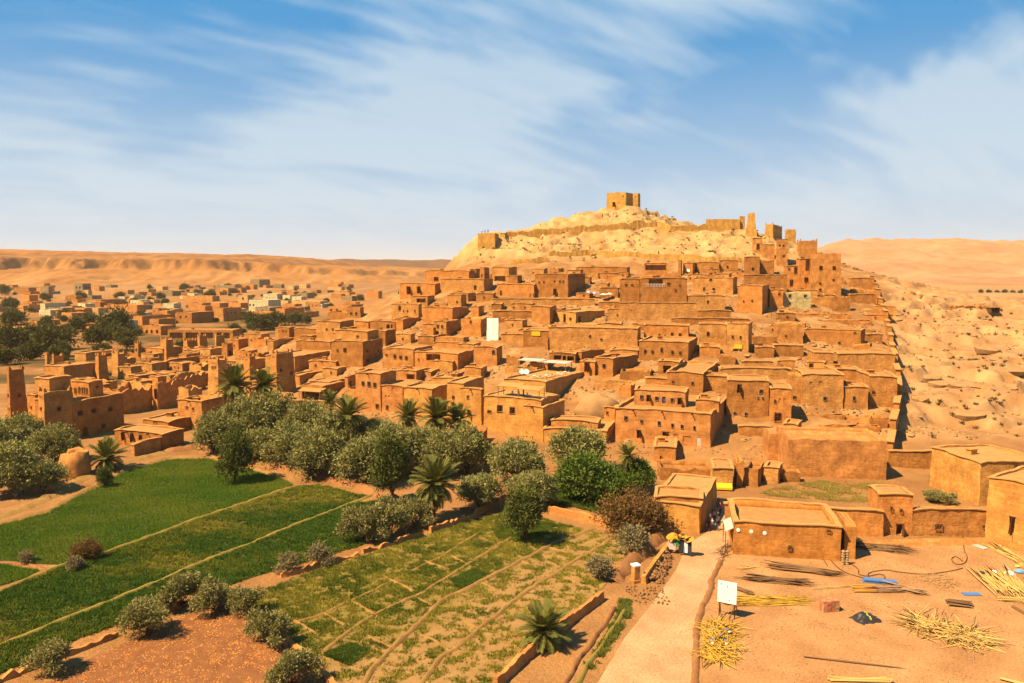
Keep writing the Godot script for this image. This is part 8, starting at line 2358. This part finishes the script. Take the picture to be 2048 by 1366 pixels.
	["distant","far_tree","one of the dark trees in a row at the foot of the right mountain","tree",608.46,-1039.47,0.650,"row of far trees at right",1.0],
	["distant","far_tree","one of the dark trees in a row at the foot of the right mountain","tree",616.92,-1036.23,0.648,"row of far trees at right",1.0],
	["distant","far_tree","one of the dark trees in a row at the foot of the right mountain","tree",626.39,-1034.78,0.647,"row of far trees at right",1.0],
	["distant","far_tree","one of the dark trees in a row at the foot of the right mountain","tree",634.3,-1030.82,0.644,"row of far trees at right",1.0],
	["distant","far_tree","one of the dark trees in a row at the foot of the right mountain","tree",647.99,-1036.28,0.648,"row of far trees at right",1.0],
	["distant","far_tree","one of the dark trees in a row at the foot of the right mountain","tree",655.23,-1031.36,0.645,"row of far trees at right",1.0],
	["distant","far_tree","one of the dark trees in a row at the foot of the right mountain","tree",681.42,-1056.11,0.660,"row of far trees at right",1.0]]
const PALMS := [
	[-60.33,-171.71,10.95,5.3,"tall date palm left of the pair before the kasbah towers",14,44],
	[-54.33,-173.8,10.65,4.33,"date palm right of the pair before the kasbah towers",12,44],
	[-31.89,-155.85,7.11,4.7,"date palm with a dark bare trunk in the olive grove",6,44],
	[-39.71,-173.98,7.39,2.97,"small yellowish palm beside the shop",4,30],
	[-21.09,-162.86,5.9,4.06,"left palm of the cluster below the ochre houses",10,44],
	[-15.28,-158.22,6.43,4.98,"middle palm of the cluster below the ochre houses",12,44],
	[-10.92,-159.15,5.77,3.97,"right palm of the cluster below the ochre houses",12,44],
	[-11.28,-112.9,5.08,4.59,"large yellow green palm in front of the olive grove",12,60],
	[3.08,-74.2,1.3,3.21,"trunkless dark palm beside the low red wall",4,50],
	[18.52,-127.25,5.96,2.67,"leaning palm below the great red house",5,30],
	[-73.1,-141.93,1.95,4.28,"trunkless palm beside the ruined kiln",3,44],
	[-213.01,-373.1,6.53,2.45,"far palm across the river",2,24]]
const WALLS := [
	["garden_wall","crumbling mud wall between the alfalfa and the gridded plots, right stretch","wall",[[-5.27,-114.31],[-8.74,-109.96],[-11.27,-107.16]],1.1,0.5,0.6,1],
	["garden_wall","crumbling mud wall between the alfalfa and the gridded plots, middle stretch","wall",[[-12.18,-106.12],[-14.55,-103.51],[-19.06,-99.18]],0.9,0.5,0.9,1],
	["garden_wall","crumbling mud wall between the alfalfa and the gridded plots, left stretch","wall",[[-19.59,-98.64],[-24.22,-93.55],[-27.21,-91.19]],0.9,0.55,0.95,1],
	["garden_wall","low red mud wall behind the trunkless palm","wall",[[9.8,-84.75],[6.51,-79.73],[3.71,-75.24],[0.73,-70.28],[-1.47,-66.07]],1.15,0.5,0.25,1],
	["garden_wall","straight low wall before the back garden bed","wall",[[5.43,-116.25],[9.83,-112.9],[13.8,-109.3]],1.3,0.45,0.2,1],
	["garden_wall","reddish wall leading from the olives to the field corner","wall",[[-5.56,-114.31],[-2.99,-119.79],[0.16,-126.38]],1.2,0.5,0.5,1],
	["garden_wall","broken wall along the top of the ploughed plot","wall",[[-34.45,-84.75],[-35.55,-83.18],[-37.38,-79.73],[-38.46,-77.65]],1.0,0.5,0.8,1],
	["garden_wall","broken wall at the lower left beside the alfalfa","wall",[[-38.96,-76.1],[-40.72,-73.38],[-42.84,-70.46],[-45.35,-66.57]],0.8,0.5,0.8,1],
	["garden_wall","stony boundary between the ploughed and the gridded plots","wall",[[-31.82,-85.83],[-27.65,-81.54],[-22.82,-75.78],[-19.8,-72.68],[-16.65,-68.29],[-14.63,-65.09]],0.6,0.5,0.5,1],
	["roadside_kerb","pale concrete kerb of the roadside stone wall","wall",[[15.14,-89.23],[17.37,-94.36],[19.77,-99.54],[21.51,-103.12]],1.0,0.5,0.02,2],
	["yard_step","low earthen step below the compound walls","wall",[[45.24,-101.96],[54.48,-102.73],[63.95,-103.12]],0.5,1.6,0.1,1],
	["rampart","upper rampart left stretch below the hilltop path","wall",[[-2.95,-396.23],[8.91,-399.06],[18.9,-401.09],[31.43,-402.37]],3.2,1.2,0.35,5],
	["rampart","upper rampart middle stretch below the granary","wall",[[31.43,-402.37],[44.06,-403.84],[56.72,-404.95],[65.83,-407.05]],4.0,1.2,0.35,5],
	["rampart","upper rampart right stretch curving down the shoulder","wall",[[65.83,-407.05],[73.6,-408.22],[79.2,-404.37],[97.98,-407.41]],3.6,1.2,0.4,5],
	["rampart","lower rampart left stretch across the pale rock","wall",[[17.2,-374.09],[36.63,-377.88],[54.57,-371.97]],2.4,1.2,0.4,5],
	["rampart","lower rampart right stretch across the pale rock","wall",[[54.57,-371.97],[72.49,-368.95],[89.31,-362.64],[104.48,-362.02]],2.6,1.2,0.4,5],
	["rampart","short rampart stub above the left ridge houses","wall",[[0.23,-365.45],[8.16,-364.39],[16.15,-365.74]],2.4,1.2,0.4,5]]
const RAMPART := [[152.04,-339.75],[139.97,-307.99],[130.79,-283.42],[121.23,-258.77],[114.09,-240.87],[105.43,-220.45],[99.7,-206.77],[93.59,-192.45],[86.75,-177.81],[80.89,-166.54],[75.25,-156.02],[69.72,-145.36]]
const PILES := [
	["reed_pile","large tangled heap of yellow reeds in the yard","reed pile",43.23,-76.67,-0.78,9.33,5.5,230,0.05,2.2,0.6,"straw",2.6],
	["straw_bundle","long yellow straw bundle behind the white signboard","straw",27.95,-84.09,0.04,6.18,2.2,150,0.035,0.16,0.7,"gold",4.2],
	["straw_heap","messy straw heap with blue plastic scraps at the road edge","straw",20.02,-74.55,-1.9,10.96,4,190,0.04,1.6,0.7,"gold",2],
	["pole_stack","upper stack of dark poles below the foreground house","poles",35.47,-92.91,-0.37,4.38,1.5,22,0.09,0.16,0.5,"dark",4.38],
	["pole_stack","lower stack of dark poles below the foreground house","poles",31.11,-89.61,-0.18,4.27,1.6,24,0.08,0.2,0.45,"dark",4.27],
	["pole_stack","small dark pole stack behind the signboard","poles",26.05,-86.87,-0.89,1.63,1,14,0.06,0.15,0.3,"dark",1.63],
	["branch_pile","dry branch pile under the compound wall","branches",47.97,-100.84,-0.42,5.53,2.4,60,0.05,0.6,0.6,"dark",4],
	["plank_stack","orange plank stack beside the blue board","planks",39.59,-87.43,0.05,2.6,1.6,22,0.07,0.08,0.5,"orange",2.6],
	["stick_stack","grey-brown stick stack right of the orange planks","sticks",41.94,-87.08,0,2.13,1.5,30,0.06,0.15,0.5,"grey",2.13],
	["stick_stack","reddish stick stack at the end of the plank row","sticks",44.4,-87.09,-0.67,2.27,1.4,28,0.06,0.2,0.45,"grey",2.27],
	["pole_stack","few thin poles left of the orange planks","poles",37.28,-88.08,0.2,2.91,0.6,6,0.04,0.05,0.1,"straw",2.91],
	["plank_stack","dark plank stack above the reed heap","planks",48.15,-83.31,-0.31,2.5,1.6,24,0.06,0.1,0.5,"dark",2.5],
	["pole_stack","big fan of yellow poles at the right edge","poles",56.39,-88.62,-1.82,6.88,6.5,75,0.09,0.2,0.5,"straw",4.2],
	["pole_stack","upper yellow pole pile at the right edge","poles",62.86,-97.5,-1.51,5.94,2.2,26,0.05,0.2,0.4,"straw",5.94],
	["plank_stack","pale planks below the pole fan","planks",55.06,-84.48,-0.07,3.94,0.9,12,0.06,0.06,0.3,"straw",3.94],
	["lone_pole","single dark pole lying on the bare yard","pole",31.7,-70.42,-0.26,4.68,0.1,1,0.08,0,0.0,"dark",4.68],
	["plank_stack","planks cut by the bottom edge of the yard","planks",30.52,-67.25,-0.06,5.56,0.6,9,0.06,0.1,0.2,"straw",5.56],
	["plank_stack","two planks at the bottom right corner","planks",43.86,-66.91,-0.63,2.3,0.4,3,0.08,0.08,0.1,"straw",2.3],
	["twig_pile","small pale twig pile near the house corner","twigs",28.69,-93.8,0.28,2.9,0.9,16,0.025,0.7,0.15,"straw",1.3],
	["twig_pile","dry thorn branches beside the road bend","twigs",27.36,-100.1,1.09,7.26,1.2,18,0.04,0.8,0.4,"dark",2]]
const HOSES := [
	[Vector3(38.46,0,-94.69),Vector3(38.92,0,-98.29),Vector3(39.03,0,-99.91),Vector3(39.9,0,-100.83),Vector3(40.4,0,-100.46),Vector3(39.54,0,-96.03),Vector3(39.72,0,-92.59),Vector3(41.45,0,-90.43)],
	[Vector3(41.55,0,-95.52),Vector3(41.69,0,-93.55),Vector3(41.12,0,-91.96),Vector3(41.85,0,-91.34),Vector3(43.61,0,-91.96),Vector3(43.77,0,-91.04),Vector3(42.63,0,-89.83),Vector3(41.86,0,-90.43),Vector3(42.44,0,-92.28),Vector3(44.79,0,-93.23),Vector3(46.28,0,-92.59),Vector3(48.94,0,-91.96),Vector3(52.42,0,-92.91),Vector3(54.46,0,-93.87)],
	[Vector3(61.05,0,-105.51),Vector3(58.35,0,-100.46),Vector3(57.1,0,-97.58),Vector3(55.57,0,-95.52),Vector3(54.4,0,-95.19),Vector3(54.78,0,-96.89),Vector3(55.82,0,-97.76),Vector3(55.76,0,-96.2)]]
const PEOPLE := [
	[Vector3(27.21,0,-108.01),3.0,1,[0.02,0.02,0.025],[0.02,0.02,0.025],"person in black nearest on the left of the street",""],
	[Vector3(27.8,0,-108.44),0.3,0,[0.7,0.66,0.6],[0.12,0.12,0.12],"person in a white top near the front of the street crowd",""],
	[Vector3(28.44,0,-108.22),2.8,1,[0.02,0.02,0.025],[0.03,0.05,0.12],"person in dark clothes with pale shoes in mid-street",""],
	[Vector3(28.17,0,-111.07),0.9,0,[0.7,0.66,0.6],[0.03,0.05,0.12],"person in a pale top by the shaded shop wall",""],
	[Vector3(28.97,0,-111.98),3.2,1,[0.4,0.28,0.16],[0.02,0.02,0.025],"person in a tan top in the middle of the crowd",""],
	[Vector3(29.43,0,-111.53),2.9,1,[0.02,0.02,0.025],[0.12,0.12,0.12],"person in black on the sunny side of the street",""],
	[Vector3(29.22,0,-113.84),1.4,0,[0.12,0.12,0.12],[0.03,0.05,0.12],"person in grey behind the crowd",""],
	[Vector3(30.81,0,-115.76),0.2,0,[0.4,0.05,0.05],[0.02,0.02,0.025],"person with a pink top before the dark gate",""],
	[Vector3(31.23,0,-118.25),0.0,1,[0.12,0.12,0.12],[0.02,0.02,0.025],"person in dark clothes under the yellow awning",""],
	[Vector3(29.89,0,-109.74),1.2,2,[0.02,0.02,0.025],[0.02,0.02,0.025],"person in black bending by the white awning",""],
	[Vector3(-14.49,53.8,-389.57),0.0,0,[0.7,0.66,0.6],[0.02,0.02,0.025],"tiny dark figure standing out against the sky on the crest","figures on the crest skyline"],
	[Vector3(-13.04,53.8,-389.57),1.3,1,[0.03,0.03,0.04],[0.02,0.02,0.025],"tiny dark figure standing out against the sky on the crest","figures on the crest skyline"],
	[Vector3(-11.59,53.8,-389.57),2.6,0,[0.03,0.03,0.04],[0.02,0.02,0.025],"tiny dark figure standing out against the sky on the crest","figures on the crest skyline"],
	[Vector3(14.55,58.13,-412.15),3.9000000000000004,1,[0.4,0.05,0.05],[0.02,0.02,0.025],"tiny figure walking on the pale hill slope","tiny walkers on the hill"],
	[Vector3(17.34,58.35,-411.63),5.2,0,[0.03,0.03,0.04],[0.02,0.02,0.025],"tiny figure walking on the pale hill slope","tiny walkers on the hill"],
	[Vector3(21.47,59.17,-412.63),6.5,1,[0.03,0.03,0.04],[0.02,0.02,0.025],"tiny figure walking on the pale hill slope","tiny walkers on the hill"],
	[Vector3(34.85,66.61,-443.57),7.800000000000001,0,[0.7,0.66,0.6],[0.02,0.02,0.025],"tiny dark figure standing out against the sky on the crest","figures on the crest skyline"],
	[Vector3(46.93,63.12,-418.93),9.1,1,[0.03,0.03,0.04],[0.02,0.02,0.025],"tiny figure walking on the pale hill slope","tiny walkers on the hill"],
	[Vector3(50.24,64,-420.68),10.4,0,[0.03,0.03,0.04],[0.02,0.02,0.025],"tiny figure walking on the pale hill slope","tiny walkers on the hill"],
	[Vector3(52.92,64.3,-421.26),11.700000000000001,1,[0.4,0.05,0.05],[0.02,0.02,0.025],"tiny figure walking on the pale hill slope","tiny walkers on the hill"],
	[Vector3(54.3,64.6,-421.93),13.0,0,[0.03,0.03,0.04],[0.02,0.02,0.025],"tiny figure walking on the pale hill slope","tiny walkers on the hill"],
	[Vector3(3.26,54.22,-404.23),14.3,1,[0.03,0.03,0.04],[0.02,0.02,0.025],"tiny figure walking on the pale hill slope","tiny walkers on the hill"],
	[Vector3(-0.49,50.85,-394.05),15.600000000000001,0,[0.4,0.05,0.05],[0.02,0.02,0.025],"tiny figure walking on the pale hill slope","tiny walkers on the hill"],
	[Vector3(12.5,45.4,-379.77),16.900000000000002,1,[0.03,0.03,0.04],[0.02,0.02,0.025],"tiny figure walking on the pale hill slope","tiny walkers on the hill"],
	[Vector3(18.96,45.68,-381.55),18.2,0,[0.03,0.03,0.04],[0.02,0.02,0.025],"tiny figure walking on the pale hill slope","tiny walkers on the hill"],
	[Vector3(27.36,45.72,-383.11),19.5,1,[0.4,0.05,0.05],[0.02,0.02,0.025],"tiny figure walking on the pale hill slope","tiny walkers on the hill"],
	[Vector3(32.89,45.73,-383.68),20.8,0,[0.03,0.03,0.04],[0.02,0.02,0.025],"tiny figure walking on the pale hill slope","tiny walkers on the hill"],
	[Vector3(37.13,45.48,-383.23),22.1,1,[0.03,0.03,0.04],[0.02,0.02,0.025],"tiny figure walking on the pale hill slope","tiny walkers on the hill"],
	[Vector3(59.02,44.16,-376.96),23.400000000000002,0,[0.4,0.05,0.05],[0.02,0.02,0.025],"tiny figure walking on the pale hill slope","tiny walkers on the hill"],
	[Vector3(68.17,43.18,-374.4),24.7,1,[0.03,0.03,0.04],[0.02,0.02,0.025],"tiny figure walking on the pale hill slope","tiny walkers on the hill"],
	[Vector3(78.41,42.91,-372.15),26.0,0,[0.03,0.03,0.04],[0.02,0.02,0.025],"tiny figure walking on the pale hill slope","tiny walkers on the hill"],
	[Vector3(102.02,41.7,-367.95),27.3,1,[0.4,0.05,0.05],[0.02,0.02,0.025],"tiny figure walking on the pale hill slope","tiny walkers on the hill"],
	[Vector3(-148.6,5.92,-967.69),0.0,0,[0.02,0.02,0.025],[0.02,0.02,0.025],"visitor standing with others on the left ridge terrace","visitors on the left ridge terrace"],
	[Vector3(-143.42,5.43,-945.36),1.1,1,[0.7,0.66,0.6],[0.02,0.02,0.025],"visitor standing with others on the left ridge terrace","visitors on the left ridge terrace"],
	[Vector3(-143.65,6.17,-979.3),2.2,0,[0.4,0.05,0.05],[0.02,0.02,0.025],"visitor standing with others on the left ridge terrace","visitors on the left ridge terrace"],
	[Vector3(-46.58,25.78,-328.73),3.3000000000000003,1,[0.03,0.05,0.12],[0.02,0.02,0.025],"visitor standing with others on the left ridge terrace","visitors on the left ridge terrace"],
	[Vector3(-45.02,25.85,-326.34),4.4,0,[0.02,0.02,0.025],[0.02,0.02,0.025],"visitor standing with others on the left ridge terrace","visitors on the left ridge terrace"],
	[Vector3(-43.79,25.9,-324.73),5.5,1,[0.7,0.66,0.6],[0.02,0.02,0.025],"visitor standing with others on the left ridge terrace","visitors on the left ridge terrace"],
	[Vector3(-42.69,25.77,-322.57),6.6000000000000005,0,[0.4,0.05,0.05],[0.02,0.02,0.025],"visitor standing with others on the left ridge terrace","visitors on the left ridge terrace"],
	[Vector3(6.67,25.67,-296.55),0.4,0,[0.02,0.02,0.025],[0.02,0.02,0.025],"dark figure left of a pair below the decorated house",""],
	[Vector3(7.96,25.68,-296.37),2.2,0,[0.03,0.05,0.12],[0.02,0.02,0.025],"dark figure right of a pair below the decorated house",""],
	[Vector3(21.88,26.69,-299.56),0.4,0,[0.7,0.66,0.6],[0.02,0.02,0.025],"person in white by the shaded wall of the decorated house",""],
	[Vector3(23.12,27.01,-301.11),1.4,0,[0.4,0.05,0.05],[0.02,0.02,0.025],"person in red by the shaded wall of the decorated house",""],
	[Vector3(24.88,27.68,-304.39),0.4,1,[0.02,0.02,0.025],[0.03,0.05,0.12],"person in black by the shaded wall of the decorated house",""],
	[Vector3(61.41,13.64,-215.28),0.5,0,[0.7,0.66,0.6],[0.7,0.66,0.6],"person in white at the dark shop under the yellow sign",""],
	[Vector3(150.53,21.44,-292.16),0.5,0,[0.2,0.08,0.25],[0.02,0.02,0.025],"person in purple on the right slope",""],
	[Vector3(153.9,21.55,-293.72),1.5,1,[0.02,0.02,0.025],[0.02,0.02,0.025],"person in black on the right slope",""],
	[Vector3(1066.23,10.29,-2071.28),0.5,0,[0.7,0.66,0.6],[0.7,0.66,0.6],"person in white standing on the far right ridge",""],
	[Vector3(-54.28,1.2,-211.11),0.4,0,[0.7,0.66,0.6],[0.03,0.05,0.12],"shopper in white under the straw awning",""],
	[Vector3(-53.24,1.27,-210.7),1.4,0,[0.4,0.05,0.05],[0.02,0.02,0.025],"shopper in red under the straw awning",""],
	[Vector3(-52.5,1.32,-210.4),2.0,0,[0.3,0.45,0.55],[0.02,0.02,0.025],"shopper in pale blue under the straw awning",""]]
const AT := {
	"shade_a": Vector3(5.44,9.81,-210.95),
	"shade_b": Vector3(11.84,9.81,-206.72),
	"dish_a": Vector3(2.23,9.81,-196.86),
	"dish_b": Vector3(3.46,9.81,-195.93),
	"table0": Vector3(5.33,9.81,-192.27),
	"table1": Vector3(6.75,9.81,-191.38),
	"table2": Vector3(8.28,9.81,-193.17),
	"table3": Vector3(9.83,9.81,-195),
	"table4": Vector3(11.41,9.81,-196.86),
	"table5": Vector3(9.08,9.81,-189.62),
	"table6": Vector3(13.33,9.81,-199.72),
	"awn_a": Vector3(-0.22,8.62,-172.79),
	"awn_b": Vector3(4.06,8.62,-169.38),
	"chair0": Vector3(0.11,8.62,-174.19),
	"chair1": Vector3(1.53,8.62,-173.49),
	"chair2": Vector3(3.46,8.62,-171.41),
	"sign": Vector3(22.28,0,-80.2),
	"bricks": Vector3(33.6,0,-81.91),
	"tarp": Vector3(36.56,0,-79.73),
	"blue": Vector3(42.38,0,-89.53),
	"blue2": Vector3(51.1,0,-86.11),
	"board": Vector3(60.76,0,-101.96),
	"post": Vector3(14.31,0,-89.83),
	"stall": Vector3(21.43,0,-98.64),
	"chips": Vector3(49.45,0,-90.13),
	"kiln": Vector3(-77.05,0,-138.39),
	"pillar": Vector3(40.8,0,-95.19),
	"plank": Vector3(53.69,0,-81.42),
	"white_sheet": Vector3(-5.9,14.44,-241.18),
	"boulder": Vector3(18.81,3.36,-173.74),
	"hut": Vector3(174.77,20.62,-290.45),
	"fence": Vector3(170.11,21.86,-298.7),
	"pointed": Vector3(-21.78,0,-74.2),
	"bag0": Vector3(55.76,0,-91.96),
	"bag1": Vector3(57.43,0,-92.28),
	"bag2": Vector3(59.01,0,-91.96),
	"bag3": Vector3(60.6,0,-92.59),
	"bag4": Vector3(61.41,0,-94.36),
	"bag5": Vector3(57.89,0,-93.55),
	"par0": Vector3(28.25,25.77,-293.77),
	"par1": Vector3(30.26,25.47,-291.9),
	"par2": Vector3(33.05,25.03,-289.13),
	"par3": Vector3(35.09,25.19,-289.57),
	"sign_a": Vector3(6.98,17.6,-231.97),
	"sign_a_turn": Vector3(-0.24,0,0),
	"sign_b": Vector3(61.1,15.43,-215.02),
	"sign_b_turn": Vector3(-0.44,0,0),
	"sign_c": Vector3(34.69,0.93,-129.02),
	"sign_c_turn": Vector3(-0.17,0,0),
	"rail": Vector3(50,30.62,-279.23),
	"rail_turn": Vector3(-0.17,0,0),
	"notice": Vector3(74.23,35.79,-338.8),
	"notice_turn": Vector3(-0.38,0,0),
	"disc0": Vector3(28.63,3.22,-98.72),
	"disc0_turn": Vector3(-0.19,0,0),
	"disc1": Vector3(30.19,3.13,-98.42),
	"disc1_turn": Vector3(-0.19,0,0),
	"disc2": Vector3(31.79,3.04,-98.11),
	"disc2_turn": Vector3(-0.19,0,0),
	"awn_shop": Vector3(-53.36,4.82,-210.32),
	"awn_shop_turn": Vector3(-0.38,0,0)}
var SCRUB := [PackedVector2Array([Vector2(-25,-385),Vector2(20,-400),Vector2(60,-430),Vector2(90,-440),Vector2(130,-425),Vector2(170,-390),Vector2(178,-375),Vector2(100,-366),Vector2(20,-366),Vector2(-10,-370)]),PackedVector2Array([Vector2(155.2,-320.47),Vector2(173.11,-316.38),Vector2(188.17,-296.22),Vector2(194.12,-275.4),Vector2(114.46,-160.22),Vector2(77.51,-157.43),Vector2(93.96,-190.68)])]
const SLABS := [
	[106.34,8.57,-201.39,5.24],
	[107.17,7.59,-196.71,6.69],
	[112.91,7.45,-195.89,9.4],
	[118.66,7.25,-194.74,11.68],
	[133.25,9.35,-210.39,8.42],
	[100.81,6.33,-188.77,5.66],
	[99.31,4.16,-174.21,8.01],
	[134.11,9.85,-213.96,6.42],
	[94.48,6.01,-183.32,3.67],
	[141.45,12.54,-234.35,9.37],
	[128.09,19.34,-267.14,4.27],
	[136.41,10.94,-222.27,6.67]]
